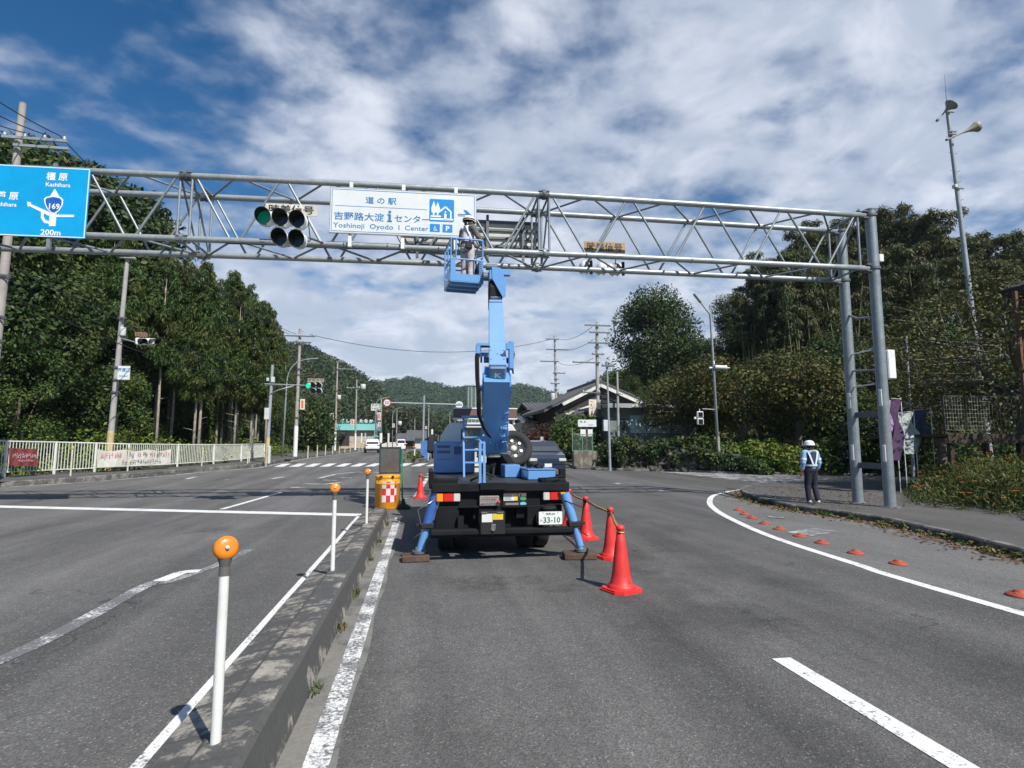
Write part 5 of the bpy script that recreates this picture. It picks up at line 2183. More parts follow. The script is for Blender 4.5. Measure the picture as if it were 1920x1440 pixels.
# spare wheel, upright behind the cab
m4 = Matrix.Translation((1.72, 10.75, 1.50)) @ Matrix.Rotation(R(68), 4, 'X') @ Matrix.Rotation(0, 4, 'Z')
b = MB()
prof = [(.215, -.10), (.31, -.10), (.345, -.085), (.36, -.06), (.36, .06), (.345, .085), (.31, .10), (.215, .10), (.215, -.10)]
b.lathe(prof, 36, mat=m4)
sw = bld(b, 'spare_wheel', rubber)
b = MB()
b.lathe([(.055, .05), (.085, .045), (.10, .01), (.15, .015), (.19, .06), (.215, .09)], 30, mat=m4)
for k in range(6):
    t = k * PI / 3 + .2
    b.sphere(m4 @ Vector((.115 * math.cos(t), .115 * math.sin(t), .03)), .016, 8, 5)
rm = b.build('rim', M('dark_rim', (.09, .09, .088), .5, .3), sw)
b = MB()
for k in range(6):
    t = k * PI / 3 + .7
    b.lathe([(.0, .046), (.03, .046)], 10, mat=m4 @ Matrix.Translation((.155 * math.cos(t), .155 * math.sin(t), 0)))
b.lathe([(.0, .07), (.05, .06), (.056, .045)], 16, mat=m4)
b.build('hub_cap', cabw, rm)
b = MB()
b.bar((1.72, 10.92, 1.04), (1.72, 10.92, 1.6), .08, .05)
b.bar((1.72, 10.92, 1.5), (1.72, 10.78, 1.52), .06, .06)
bld(b, 'wheel_carrier', frame_black)

# turntable and mast
MX, MY = 1.30, 10.5
b = MB()
b.lathe([(0, 1.03), (.22, 1.03), (.22, 1.33), (.17, 1.36), (0, 1.36)], 28, (MX, MY, 0))
b.box(MX - .22, MX + .22, MY - .20, MY + .22, 1.037, 1.22, .02)
b.bar((1.46, 10.2, 1.36), (1.62, 9.6, 1.06), .14, .12)
bld(b, 'pedestal', frame_black)
b = MB()
b.box(MX - .28, MX + .30, MY - .30, MY + .30, 1.37, 1.47, .02)
b.lathe([(.25, 1.34), (.31, 1.35), (.31, 1.38), (.25, 1.39)], 30, (MX, MY, 0))
bld(b, 'turntable', steel_dark)
b = MB()
# mast profile in (y,z); lean added to keep its rear face unlit
mast = [(MY - .30, 1.44), (MY + .26, 1.44), (MY - .40, 3.0), (MY - 1.0, 2.9), (MY - 1.235, 2.62)]
b.prism(mast, MX - .218, MX + .218, 'x')
bld(b, 'mast', tblue)
b = MB()
ck = [(MY - .30, 2.4), (MY - .30, 3.0), (MY - .70, 3.26), (MY - 1.02, 3.16), (MY - 1.14, 2.78), (MY - 1.12, 2.56), (MY - .80, 2.30)]
for x0, x1 in ((MX - .245, MX - .222), (MX + .222, MX + .245)):
    b.prism(ck, x0, x1, 'x')
b.tube((MX - .28, MY - .8, 3.05), (MX + .28, MY - .8, 3.05), .05, n=14)
b.tube((MX - .26, MY - .0, 2.62), (MX + .26, MY - .0, 2.62), .045, n=14)
bld(b, 'boom_bracket', tblue)
# hydraulic plumbing low on the mast
b = MB()
yq = MY - .31
for i, pts in enumerate([[(.03, 1.50), (.03, 1.72), (.10, 1.76), (.10, 1.95), (.18, 1.98)], [(.08, 1.50), (.08, 1.66), (.17, 1.70), (.17, 1.86)], [(-.04, 1.50), (-.04, 1.62), (.14, 1.64), (.14, 1.50)], [(.05, 2.0), (.13, 2.06), (.05, 2.10), (.17, 2.14)], [(0, 1.8), (.06, 1.8), (.06, 1.9), (.15, 1.92)]]):
    b.path([(MX + x + .05, yq - .78 * (z - 1.44) - .012 * i, z) for x, z in pts], .009, 6)
b.box(MX + .05, MX + .17, yq - .27, yq - .19, 1.72, 1.79, .006)
b.box(MX + .08, MX + .20, yq - .36, yq - .27, 1.84, 1.91, .006)
bld(b, 'hydraulic_pipe', tblue)
b = MB()
b.sphere((MX - .02, yq - .63, 2.36), .018, 8, 6)
b.sphere((MX - .11, yq - .13, 1.62), .018, 8, 6)
bld(b, 'knob', sticker)

# boom sections along one axis
P0 = at(933, 683, 9.22)
P1 = at(929.5, 567, 11.45)
ax_ = (P1 - P0)
Lb = ax_.length
ax_.normalize()
sx_ = ax_.cross(Vector((0, 0, 1))).normalized()
nz_ = sx_.cross(ax_)                                   # normal of the sunlit top plate
BM = Matrix((sx_, ax_, nz_)).transposed().to_4x4()
BM.translation = P0


def bbox_(b, x0, x1, y0, y1, z0, z1, bev=0):
    b.box(x0, x1, y0, y1, z0, z1, bev, BM)


b = MB()
bbox_(b, -.145, .15, 0, Lb, -.36, 0, .012)
bbox_(b, -.148, .153, .9, .904, -.362, .002)
bm1 = bld(b, 'boom', tblue2)
b = MB()
for x, y in ((-.11, .18), (.11, .18), (0, .38), (-.11, .52), (.11, .52)):
    b.tube(BM @ Vector((x, y, .0)), BM @ Vector((x, y, .006)), .014, n=10)
b.build('bolt', steel_dark, bm1)
b = MB()
bbox_(b, -.135, .14, -.06, -.004, -.345, -.03, .02)
lgp = b.build('end_cover', M('grey_blue_cover', (.16, .24, .36), .5), bm1)
# emblem on the end cover
def covered(pts, y, m, name, par):
    b = MB()
    n = len(pts)
    b.add([BM @ Vector((x, y, z)) for x, z in pts] + [BM @ Vector((x, y + .002, z)) for x, z in pts], [tuple(range(n)), tuple(range(n, 2 * n))])
    return b.build(name, m, par)


cyan = M('cyan_sticker', (.03, .35, .58), .5)
covered([(-.115, -.17), (-.04, -.12), (-.04, -.22)], -.066, cyan, 'emblem', lgp)
covered([(.115, -.17), (.04, -.12), (.04, -.22)], -.066, cyan, 'emblem', lgp)
covered([(-.045, -.11), (.05, -.11), (.05, -.23), (-.045, -.23)], -.067, cyan, 'emblem', lgp)
RM = BM @ Matrix.Translation((0, -.070, 0))
letters([('K', 0.0, -.215, .09, 'CENTER', .03, 1.35)], 'lettering', text_white, lgp, 0, rot=RM)
covered([(-.01, -.11), (.045, -.11), (.02, -.135)], -.073, redp, 'emblem', lgp)
q = MB()
for i in range(9):
    q.add([RM @ Vector((x, 0, z)) for x, z in ((-.10 + i * .022, -.275), (-.086 + i * .022, -.275), (-.086 + i * .022, -.255), (-.10 + i * .022, -.255))], [(0, 1, 2, 3)])
q.build('fine_print', redp, lgp)
b = MB()
bbox_(b, -.125, .13, Lb, Lb + .10, -.33, -.03)
bbox_(b, -.10, .105, Lb + .20, Lb + .42, -.30, -.06, .01)
bld(b, 'inner_boom', M('oiled_steel', (.22, .18, .15), .25, .7, var=.3))
b = MB()
bbox_(b, -.138, .143, Lb + .10, Lb + .20, -.345, -.015, .008)
bbox_(b, -.115, .12, Lb + .42, Lb + .50, -.32, -.04, .008)
bld(b, 'boom_collar', tblue2)
KN = BM @ Vector((0, Lb + .55, -.18))
b = MB()
b.prism([(KN.y - .12, KN.z - .16), (KN.y + .22, KN.z - .16), (KN.y + .30, KN.z + .25), (KN.y + .2, KN.z + .62), (KN.y - .06, KN.z + .62), (KN.y - .22, KN.z + .25)], KN.x - .13, KN.x + .13, 'x')
bld(b, 'knuckle', blackm)
b = MB()
pk = [at(918, 473, 12.05), at(945, 503, 12.05)]
b.prism([(KN.x - .11, KN.z + .68), (KN.x + .08, KN.z + .66), (KN.x + .19, KN.z + .40), (KN.x + .19, KN.z + .05), (KN.x + .14, KN.z + .0), (KN.x - .10, KN.z + .42)], KN.y - .26, KN.y - .225, 'y')
b.box(KN.x + .0, KN.x + .30, KN.y - .22, KN.y - .10, KN.z + .52, KN.z + .65, .01)
b.box(KN.x - .17, KN.x + .0, KN.y - .24, KN.y - .05, KN.z + .40, KN.z + .62, .02)
bld(b, 'knuckle_plate', tblue)
b = MB()
b.tube((KN.x - .22, KN.y - .1, KN.z + .72), (KN.x + .02, KN.y - .1, KN.z + .72), .07, n=16)
b.tube((KN.x - .28, KN.y - .1, KN.z + .50), (KN.x - .1, KN.y - .1, KN.z + .50), .09, n=16)
bld(b, 'rotator', steel_dark)
b = MB()
hz = [(MX - .14, MY - 1.05, 3.28), (MX - .30, MY - 1.1, 3.26), (MX - .34, MY - 1.1, 3.05), (MX - .33, MY - 1.05, 2.7), (MX - .30, MY - 1.05, 2.35), (MX - .30, MY - .95, 2.1), (MX - .22, MY - .75, 1.9), (MX - .12, MY - .58, 1.75)]
for k in range(3):
    b.path([(x + .022 * k - .02, y - .012 * k, z - .02 * k) for x, y, z in hz], .017, 7)
b.path([(MX + .27, MY - 1.05, 3.25), (MX + .30, MY - 1.05, 3.12), (MX + .27, MY - 1.0, 2.95), (MX + .29, MY - .95, 2.8)], .016, 7)
b.path([(.72, 8.6, 1.05), (.95, 8.5, 1.16), (1.1, 8.9, 1.09), (1.2, 9.6, 1.2)], .018, 6)
b.path([(1.9, 8.1, 1.11), (1.98, 8.0, 1.14), (1.8, 7.96, 1.12), (1.72, 8.1, 1.10)], .008, 6)
bld(b, 'hose', blackm)
b = MB()
b.box(MX - .34, MX - .14, MY - 1.15, MY - 1.07, 3.24, 3.29, .006)
b.box(MX - .36, MX - .28, MY - 1.15, MY - 1.07, 3.10, 3.26, .01)
b.box(MX - .30, MX - .14, MY - .59, MY - 1.1, 3.13, 3.155)
bld(b, 'hose_guide', tblue)
b = MB()
b.box(MX + .20, MX + .29, MY - 1.15, MY - .95, 2.85, 3.34, .02)
b.box(MX + .15, MX + .22, MY - 1.17, MY - 1.11, 3.18, 3.30, .01)
bld(b, 'hose_guide', tblue)

# the leaning mast also cants a little towards the cab side
for o_ in tk.children:
    if o_.name.split('.')[0] in ('mast', 'boom_bracket', 'hydraulic_pipe', 'hose_guide'):
        for v_ in o_.data.vertices:
            v_.co.x += min(0.0, v_.co.y + TY - 10.2) * .10
    if o_.name.split('.')[0] == 'hose':
        for v_ in o_.data.vertices:
            if v_.co.z > 1.7:
                v_.co.x += min(0.0, v_.co.y + TY - 10.2) * .10

# bucket
FZ = 5.10
BKM = Matrix.Translation((1.26, 12.0, FZ)) @ Matrix.Rotation(R(6.5), 4, 'Z')
Wb, Db = .74, .84


def kb(b, x0, x1, y0, y1, z0, z1, bev=0):
    b.box(-Wb + x0, -Wb + x1, y0, y1, z0, z1, bev, BKM)


b = MB()
kb(b, 0, Wb, 0, Db, -.03, 0, .008)
for k in range(3):
    kb(b, .03, Wb - .03, .1 + k * .28, .15 + k * .28, -.075, -.031)
bkt = bld(b, 'bucket', tblue)
b = MB()
kb(b, 0, Wb, 0, .02, .001, .16)
kb(b, 0, Wb, Db - .02, Db, .001, .16)
kb(b, 0, .02, .021, Db - .021, .001, .30)
kb(b, Wb - .02, Wb, .021, Db - .021, .001, .60)
kb(b, .021, .12, 0, .02, .161, .50)
kb(b, Wb - .09, Wb - .021, 0, .02, .161, .50)
b.build('side_panel', tblue, bkt)
r_ = .017


def kt(b, p, q, r=r_):
    b.tube(BKM @ Vector((-Wb + p[0], p[1], p[2])), BKM @ Vector((-Wb + q[0], q[1], q[2])), r, n=10)


b = MB()
for z, full in ((.49, 1), (.95, 1)):
    kt(b, (.02, .01, z), (Wb - .02, .01, z))
    kt(b, (.02, Db - .01, z), (Wb - .02, Db - .01, z))
    kt(b, (.02, .01, z), (.02, Db - .01, z))
    kt(b, (Wb - .02, .01, z), (Wb - .02, Db - .01, z))
for x in (.02, Wb - .02):
    for y in (.01, Db - .01):
        kt(b, (x, y, 0), (x, y, .95))
kt(b, (.13, .01, .49), (.13, .01, .95))
kt(b, (.02, Db * .5, 0), (.02, Db * .5, .95))
kt(b, (-.10, .10, .02), (-.10, .10, .62), .012)
kt(b, (-.10, .10, .62), (.02, .10, .72), .012)
kt(b, (-.10, .10, .02), (.02, .10, .0), .012)
b.build('guard_rail', tblue, bkt)
b = MB()
kb(b, Wb - .30, Wb - .02, Db - .22, Db - .03, .42, .86, .02)
b.build('control_box', M('dark_blue_panel', (.06, .12, .28), .5), bkt)
b = MB()
for i in range(9):
    kb(b, Wb - .075, Wb - .045, -.004, -.002, .08 + i * .045, .105 + i * .045)
b.build('fine_print', text_black, bkt)
b = MB()
kb(b, .16, .42, .10, .32, .02, .14, .01)
b.build('tool_tray', redp, bkt)

# timber pads under the feet: things of their own
for i, (x, y, rz, lb) in enumerate(((-.07, 8.10, .05, 'brown timber pad under the left outrigger beside the median'), (2.20, 7.90, -.12, 'brown timber pad under the right outrigger beside the cones'))):
    b = MB()
    mt = Matrix.Translation((x, y, 0)) @ Matrix.Rotation(rz, 4, 'Z')
    for k in range(2):
        hw_ = .185 if i == 0 else .225
        b.box(-hw_, hw_, -.14 + k * .141, -.003 + k * .141, .004, .088, .008, mt)
    tag(b.build('timber_pad', wood), lb, 'pad', 'timber pads under the outriggers')


# ================================================================ PEOPLE
def blob(name, shapes, mat, parent, vox=.012, smooth=4):
    """Fuses tapering limbs and rounded masses into ONE continuous skin."""
    b = MB()
    for s_ in shapes:
        if s_[0] == 'c':
            _, p, q, r0, r1 = s_
            b.tube(p, q, r0, r1, n=14)
            b.sphere(p, r0, 14, 8)
            b.sphere(q, r1, 14, 8)
        else:
            _, c, r, sc = s_
            b.sphere(c, r, 18, 12, sc)
    o = b.build(name, mat, parent)
    m = o.modifiers.new('fuse', 'REMESH')
    m.mode = 'VOXEL'
    m.voxel_size = vox
    m.use_smooth_shade = True
    sm = o.modifiers.new('smooth', 'SMOOTH')
    sm.iterations = smooth
    sm.factor = .5
    bpy.context.view_layer.update()
    me = bpy.data.meshes.new_from_object(o.evaluated_get(bpy.context.evaluated_depsgraph_get()))
    o.modifiers.clear()
    old = o.data
    o.data = me
    bpy.data.meshes.remove(old)
    if not me.materials:
        me.materials.append(mat)
    return o


skin = M('skin', (.42, .25, .18), .55, var=.06)
hair = M('dark_hair', (.015, .012, .010), .6)
navy = M('navy_trousers', (.012, .014, .028), .85, var=.2, bump=.3, bs=30)
shirt_blue = M('pale_blue_shirt', (.22, .40, .66), .8, var=.15, bump=.4, bs=18)
vest_navy = M('navy_vest', (.02, .03, .09), .7)
silver = M('reflective_tape', (.62, .66, .66), .35, var=.08)
helmet_white = M('helmet_white', (.80, .80, .78), .25, var=.03, coat=.5)
grey_sleeve = M('grey_sleeve', (.13, .12, .115), .85, var=.2, bump=.4, bs=25)
beige_cloth = M('pale_work_trousers', (.46, .43, .42), .85, var=.25, vs=9, bump=.5, bs=20)
shoe_white = M('white_shoe', (.62, .60, .56), .6)


def hand(sh, wrist, d, side, k=1.0):
    """adds a palm, four unequal fingers and a thumb to a list of limbs; d: pointing direction, side: thumb direction."""
    w_, d, s_ = Vector(wrist), Vector(d).normalized(), Vector(side).normalized()
    sh.append(('c', w_, w_ + d * .075 * k, .022 * k, .026 * k))
    base = w_ + d * .085 * k
    cross = s_
    curl = d.cross(s_).normalized()
    for i, L_ in enumerate((.062, .070, .066, .052)):
        o = base + cross * (.026 - i * .0175) * k
        m = o + d * L_ * .55 * k + curl * .006 * k
        e = m + d * L_ * .35 * k + curl * .022 * k
        sh.append(('c', o, m, .0095 * k, .0088 * k))
        sh.append(('c', m, e, .0088 * k, .0072 * k))
    t0 = w_ + d * .03 * k + s_ * .026 * k
    t1 = t0 + d * .035 * k + s_ * .018 * k
    sh.append(('c', t0, t1, .011 * k, .010 * k))
    sh.append(('c', t1, t1 + d * .028 * k + curl * .010 * k, .010 * k, .008 * k))


def head_shapes(c, f, k=1.0):
    """c: centre of the head, f: facing."""
    c, f = Vector(c), Vector(f).normalized()
    r = Vector((f.y, -f.x, 0)).normalized()
    sh = [('s', c, .088 * k, (1, 1.05, 1.25)), ('c', c + f * .03 * k - Vector((0, 0, .06 * k)), c + f * .045 * k - Vector((0, 0, .085 * k)), .052 * k, .036 * k),
          ('c', c + f * .085 * k - Vector((0, 0, .0)), c + f * .106 * k - Vector((0, 0, .028 * k)), .012 * k, .015 * k),
          ('c', c + f * .082 * k - Vector((0, 0, .060 * k)) - r * .016 * k, c + f * .082 * k - Vector((0, 0, .060 * k)) + r * .016 * k, .012 * k, .012 * k)]
    for s_ in (-1, 1):
        sh.append(('s', c + r * s_ * .090 * k - Vector((0, 0, .015 * k)), .026 * k, (.5, .8, 1.2)))
    return sh


def add_eyes(root, body, c, f, k):
    c, f = Vector(c), Vector(f).normalized()
    r = Vector((f.y, -f.x, 0)).normalized()
    b = MB()
    for s_ in (-1, 1):
        b.sphere(c + f * .079 * k + r * s_ * .032 * k + Vector((0, 0, .004)), .011 * k, 10, 6)
    b.build('eyes', text_black, root)


def helmet(root, c, f, k=1.0, band=False):
    c, f = Vector(c), Vector(f).normalized()
    b = MB()
    a = math.atan2(f.x, f.y)
    mt = Matrix.Translation(c + Vector((0, 0, .035 * k))) @ Matrix.Rotation(-a, 4, 'Z')
    prof = [(.134 * k, -.012 * k), (.140 * k, -.006 * k), (.132 * k, .0), (.128 * k, .03 * k), (.116 * k, .070 * k), (.088 * k, .104 * k), (.045 * k, .122 * k), (0.0, .126 * k)]
    vs_n = 26
    bb = MB()
    bb.lathe(prof, vs_n)
    V = []
    for v in bb.v:
        x, y, z = v
        y *= 1.14
        if z < .005 * k and y > 0:
            y *= 1.16
            z -= .010 * k
        V.append(mt @ Vector((x, y, z)))
    b.add(V, bb.f, True)
    h = b.build('helmet', helmet_white, root)
    q = MB()
    q.lathe([(.120 * k, -.013 * k), (.118 * k, -.002 * k), (0, .0)], 20, mat=mt)
    q.build('lining', black, h)
    if band:
        q = MB()
        q.lathe([(.1345 * k, .004 * k), (.132 * k, .035 * k)], 26, mat=mt @ Matrix.Diagonal((1.0, 1.15, 1, 1)))
        q.build('band', blackm, h)
    return h


# ---- the guard walking away on the pavement
gpz = .03
gx_, gy_ = gp(1524, 943, .03).x, gp(1524, 943, .03).y
pg = thing('person', 'guard in white helmet, blue shirt and reflective vest walking away on the pavement', 'person', (gx_, gy_, gpz))
S_ = 1.0


def G3(x, y, z):
    return Vector((gx_ + x * S_, gy_ + y * S_, gpz + z * S_))


F_ = Vector((.1, 1, 0)).normalized()
hipL, hipR = (-.085, 0, .84), (.085, 0, .84)
kneeL, kneeR = (-.085, .06, .46), (.09, .02, .45)
ankL, ankR = (-.09, .02, .08), (.075, -.10, .09)
shL, shR = (-.175, 0, 1.33), (.175, 0, 1.33)
elL, elR = (-.235, -.03, 1.06), (.235, -.02, 1.06)
wrL, wrR = (-.23, .05, .84), (.225, .06, .85)
sh = [('c', G3(*hipL), G3(*kneeL), .075, .052), ('c', G3(*kneeL), G3(*ankL), .050, .036), ('c', G3(*hipR), G3(*kneeR), .075, .052), ('c', G3(*kneeR), G3(*ankR), .050, .036),
      ('c', G3(0, 0, .86), G3(0, 0, 1.10), .115, .105), ('c', G3(0, 0, 1.10), G3(0, 0, 1.28), .110, .125), ('c', G3(*shL), G3(*shR), .055, .055), ('c', G3(0, 0, 1.30), G3(0, .01, 1.46), .055, .05),
      ('c', G3(*shL), G3(*elL), .045, .036), ('c', G3(*elL), G3(*wrL), .035, .024), ('c', G3(*shR), G3(*elR), .045, .036), ('c', G3(*elR), G3(*wrR), .035, .024),
      ('c', G3(ankL[0], ankL[1], .05), G3(ankL[0], ankL[1] + .15, .035), .035, .03), ('c', G3(ankR[0], ankR[1], .05), G3(ankR[0], ankR[1] + .15, .035), .035, .03)]
hand(sh, G3(*wrL), (0, .25, -1), (.3, 1, 0))
hand(sh, G3(*wrR), (0, .25, -1), (-.3, 1, 0))
hc = G3(0, .015, 1.505)
sh += head_shapes(hc, F_)
bod = blob('body', sh, skin, pg, .011)
add_eyes(pg, bod, hc, F_, 1)
b = MB()
b.sphere(hc + Vector((0, -.02, -.02)), .098, 14, 8, (1, 1, 1.05), 0, .62)
b.build('hair', hair, pg)
helmet(pg, hc, F_, 1.0)
blob('trousers', [('c', G3(*hipL), G3(*kneeL), .098, .080), ('c', G3(*kneeL), G3(ankL[0], ankL[1], .09), .078, .068), ('c', G3(*hipR), G3(*kneeR), .098, .080), ('c', G3(*kneeR), G3(ankR[0], ankR[1], .10), .078, .068), ('c', G3(-.05, 0, .88), G3(.05, 0, .88), .125, .125), ('c', G3(-.03, 0, .95), G3(.03, 0, .95), .125, .125)], navy, pg, .012)
blob('shirt', [('c', G3(0, 0, .97), G3(0, 0, 1.12), .140, .140), ('c', G3(0, 0, 1.12), G3(0, 0, 1.30), .142, .135), ('c', G3(-.16, 0, 1.33), G3(.16, 0, 1.33), .078, .078), ('c', G3(*shL), G3(*elL), .074, .064), ('c', G3(*shR), G3(*elR), .074, .064), ('c', G3(*elL), G3(-.232, .03, .91), .062, .052), ('c', G3(*elR), G3(.228, .04, .92), .062, .052)], shirt_blue, pg, .012)
ves = blob('vest', [('c', G3(0, 0, 1.0), G3(0, 0, 1.12), .147, .148), ('c', G3(0, 0, 1.12), G3(0, 0, 1.30), .148, .140)], vest_navy, pg, .012)


def tape(name, pts, w_, mat, par):
    """ribbon lying on the back: pts (x,z) on the rear of the torso."""
    b = MB()
    V = []
    for (x, z) in pts:
        y = -math.sqrt(max(.0005, .157 ** 2 - (x * .80) ** 2)) - .004
        V.append(G3(x, y, z))
    b2 = []
    for i, v in enumerate(V):
        d = (V[min(i + 1, len(V) - 1)] - V[max(i - 1, 0)]).normalized()
        n_ = d.cross(Vector((0, 1, 0))).normalized() * (w_ / 2)
        b2 += [v + n_, v - n_, v + n_ + Vector((0, .012, 0)), v - n_ + Vector((0, .012, 0))]
    F = []
    for i in range(len(V) - 1):
        a, c = 4 * i, 4 * i + 4
        F += [(a, a + 1, c + 1, c), (a + 2, a + 3, c + 3, c + 2), (a, a + 2, c + 2, c), (a + 1, a + 3, c + 3, c + 1)]
    b.add(b2, F)
    return b.build(name, mat, par)


for s_ in (-1, 1):
    tape('reflective_tape', [(s_ * .135, 1.36), (s_ * .10, 1.24), (s_ * .065, 1.12), (s_ * .03, 1.00)], .045, silver, ves)
tape('reflective_tape', [(-.14, 1.355), (-.07, 1.37), (0, 1.375), (.07, 1.37), (.14, 1.355)], .055, silver, ves)
b = MB()
b.lathe([(.160, .0), (.160, .045)], 26, mat=Matrix.Translation(G3(0, 0, .975)))
b.build('belt', silver, ves)
q = MB()
for i in range(5):
    q.add([G3(-.06 + i * .025, -.168, 1.36), G3(-.042 + i * .025, -.168, 1.36), G3(-.042 + i * .025, -.168, 1.385), G3(-.06 + i * .025, -.168, 1.385)], [(0, 1, 2, 3)])
q.build('fine_print', text_black, ves)
for s_, e in ((-1, elL), (1, elR)):
    b = MB()
    p, q_ = G3(s_ * .21, -.015, 1.18), G3(s_ * .222, -.02, 1.13)
    b.tube(p, q_, .078, .077, n=18, caps=False)
    b.build('arm_band', silver, pg)
blob('shoes', [('c', G3(ankL[0], ankL[1] - .03, .045), G3(ankL[0], ankL[1] + .15, .036), .045, .036)], shoe_white, pg, .012)
blob('shoes', [('c', G3(ankR[0], ankR[1] - .03, .048), G3(ankR[0], ankR[1] + .15, .036), .045, .036)], shoe_white, pg, .012)
b = MB()
b.tube(G3(-.235, .03, .80), G3(-.20, .16, .70), .018, .018, n=12)
b.tube(G3(-.235, .03, .80), G3(-.24, .00, .86), .014, n=10)
tag(b.build('signal_baton', redp), 'short red baton in the left hand of the walking guard', 'baton')

# ---- the worker in the bucket
wx, wy, wz = .93, 12.42, FZ + .004
pw = thing('person', 'worker in white helmet, vest and harness standing in the raised bucket', 'person', (wx, wy, wz))


def W3(x, y, z):
    return Vector((wx + x, wy + y, wz + z * .985))


FW = Vector((.75, .55, -.1)).normalized()
hipL, hipR = (-.06, .05, .86), (.07, -.04, .86)
kneeL, kneeR = (-.05, .10, .47), (.09, -.02, .46)
ankL, ankR = (-.06, .08, .09), (.08, -.06, .09)
shL, shR = (-.08, .17, 1.36), (.12, -.14, 1.36)
elL, elR = (.10, .24, 1.14), (.24, -.17, 1.13)
wrL, wrR = (.28, .22, 1.02), (.33, -.08, .96)
sh = [('c', W3(*hipL), W3(*kneeL), .075, .052), ('c', W3(*kneeL), W3(*ankL), .050, .036), ('c', W3(*hipR), W3(*kneeR), .075, .052), ('c', W3(*kneeR), W3(*ankR), .050, .036),
      ('c', W3(0, 0, .88), W3(.01, 0, 1.12), .112, .105), ('c', W3(.01, 0, 1.12), W3(.02, .01, 1.30), .110, .12), ('c', W3(*shL), W3(*shR), .055, .055), ('c', W3(.02, .01, 1.32), W3(.035, .02, 1.47), .055, .05),
      ('c', W3(*shL), W3(*elL), .045, .036), ('c', W3(*elL), W3(*wrL), .035, .024), ('c', W3(*shR), W3(*elR), .045, .036), ('c', W3(*elR), W3(*wrR), .035, .024),
      ('c', W3(ankL[0], ankL[1], .05), W3(ankL[0] + .10, ankL[1] + .08, .035), .035, .03), ('c', W3(ankR[0], ankR[1], .05), W3(ankR[0] + .10, ankR[1] + .08, .035), .035, .03)]
hand(sh, W3(*wrL), (1, -.1, -.5), (0, -1, .2))
hand(sh, W3(*wrR), (.8, .5, -.4), (0, 1, .3))
hc = W3(.045, .025, 1.52)
sh += head_shapes(hc, FW)
bod = blob('body', sh, skin, pw, .011)
add_eyes(pw, bod, hc, FW, 1)
b = MB()
b.sphere(hc + Vector((-.02, -.012, -.02)), .098, 14, 8, (1, 1, 1.05), 0, .6)
b.build('hair', hair, pw)
helmet(pw, hc + Vector((-.01, -.01, .01)), FW, 1.0, True)
b = MB()
b.cbox(hc + Vector((-.05, -.10, -.035)), (.035, .02, .03), (0, 0, .3), .004)
b.build('ear_clip', M('lime_plastic', (.30, .60, .06), .5), pw)
blob('trousers', [('c', W3(*hipL), W3(*kneeL), .100, .082), ('c', W3(*kneeL), W3(ankL[0], ankL[1], .10), .080, .07), ('c', W3(*hipR), W3(*kneeR), .100, .082), ('c', W3(*kneeR), W3(ankR[0], ankR[1], .10), .080, .07), ('c', W3(-.04, .03, .90), W3(.05, -.02, .90), .125, .125)], beige_cloth, pw, .012)
blob('sleeves', [('c', W3(-.06, .15, 1.36), W3(.10, -.12, 1.36), .08, .08), ('c', W3(*shL), W3(*elL), .072, .062), ('c', W3(*shR), W3(*elR), .074, .064), ('c', W3(*elL), W3(.23, .225, 1.05), .060, .05), ('c', W3(*elR), W3(.31, -.105, .99), .062, .05), ('c', W3(0, 0, 1.0), W3(.02, 0, 1.28), .135, .13)], grey_sleeve, pw, .012)
ves = blob('vest', [('c', W3(0, 0, .98), W3(.01, 0, 1.12), .142, .145), ('c', W3(.01, 0, 1.12), W3(.02, .01, 1.33), .146, .136)], M('white_vest', (.66, .64, .62), .7, var=.1), pw, .012)
b = MB()
for a_, c_ in (((-.08, -.10, 1.40), (.08, -.16, 1.00)), ((.10, -.13, 1.40), (-.10, -.11, 1.02)), ((-.14, .0, 1.38), (-.13, -.08, 1.02))):
    b.bar(W3(*a_), W3(*c_), .04, .012, up=(0, 1, 0))
b.lathe([(.150, 0), (.152, .05)], 24, mat=Matrix.Translation(W3(.0, 0, .99)))
b.build('harness', vest_navy, pw)
b = MB()
b.lathe([(.153, 0), (.153, .055)], 24, mat=Matrix.Translation(W3(.01, 0, 1.08)))
b.build('reflective_band', silver, pw)
b = MB()
b.cbox(W3(-.17, -.05, 1.18), (.05, .04, .26), (.1, .1, 0), .012)
b.path([W3(-.17, -.05, 1.05), W3(-.20, -.02, .85), W3(-.1, -.12, .75), W3(.05, -.16, .85)], .012, 6)
b.build('lanyard', blackm, pw)
b = MB()
b.cbox(W3(.02, -.16, .92), (.16, .06, .14), (0, 0, .2), .02)
b.build('tool_pouch', blackm, pw)
for a in (ankL, ankR):
    blob('boots', [('c', W3(a[0] - .03, a[1] - .02, .05), W3(a[0] + .11, a[1] + .085, .042), .048, .038), ('c', W3(a[0], a[1], .06), W3(a[0], a[1], .14), .05, .05)], blackm, pw, .012)

# ================================================================ STREET THINGS
orange_plastic = M('orange_reflector', (.66, .20, .010), .3, var=.08, dirt=.25, dcol=(.45, .2, .05), coat=.3)
post_white = M('white_post', (.70, .70, .67), .5, var=.08, dirt=.45, ds=2.0, dcol=(.40, .38, .33))
cone_red = M('cone_red', (.70, .035, .032), .5, var=.16, vs=6, dirt=.4, dcol=(.35, .02, .02))
stud_red = M('stud_orange', (.36, .065, .032), .7, var=.25, dirt=.35, dcol=(.2, .05, .03))

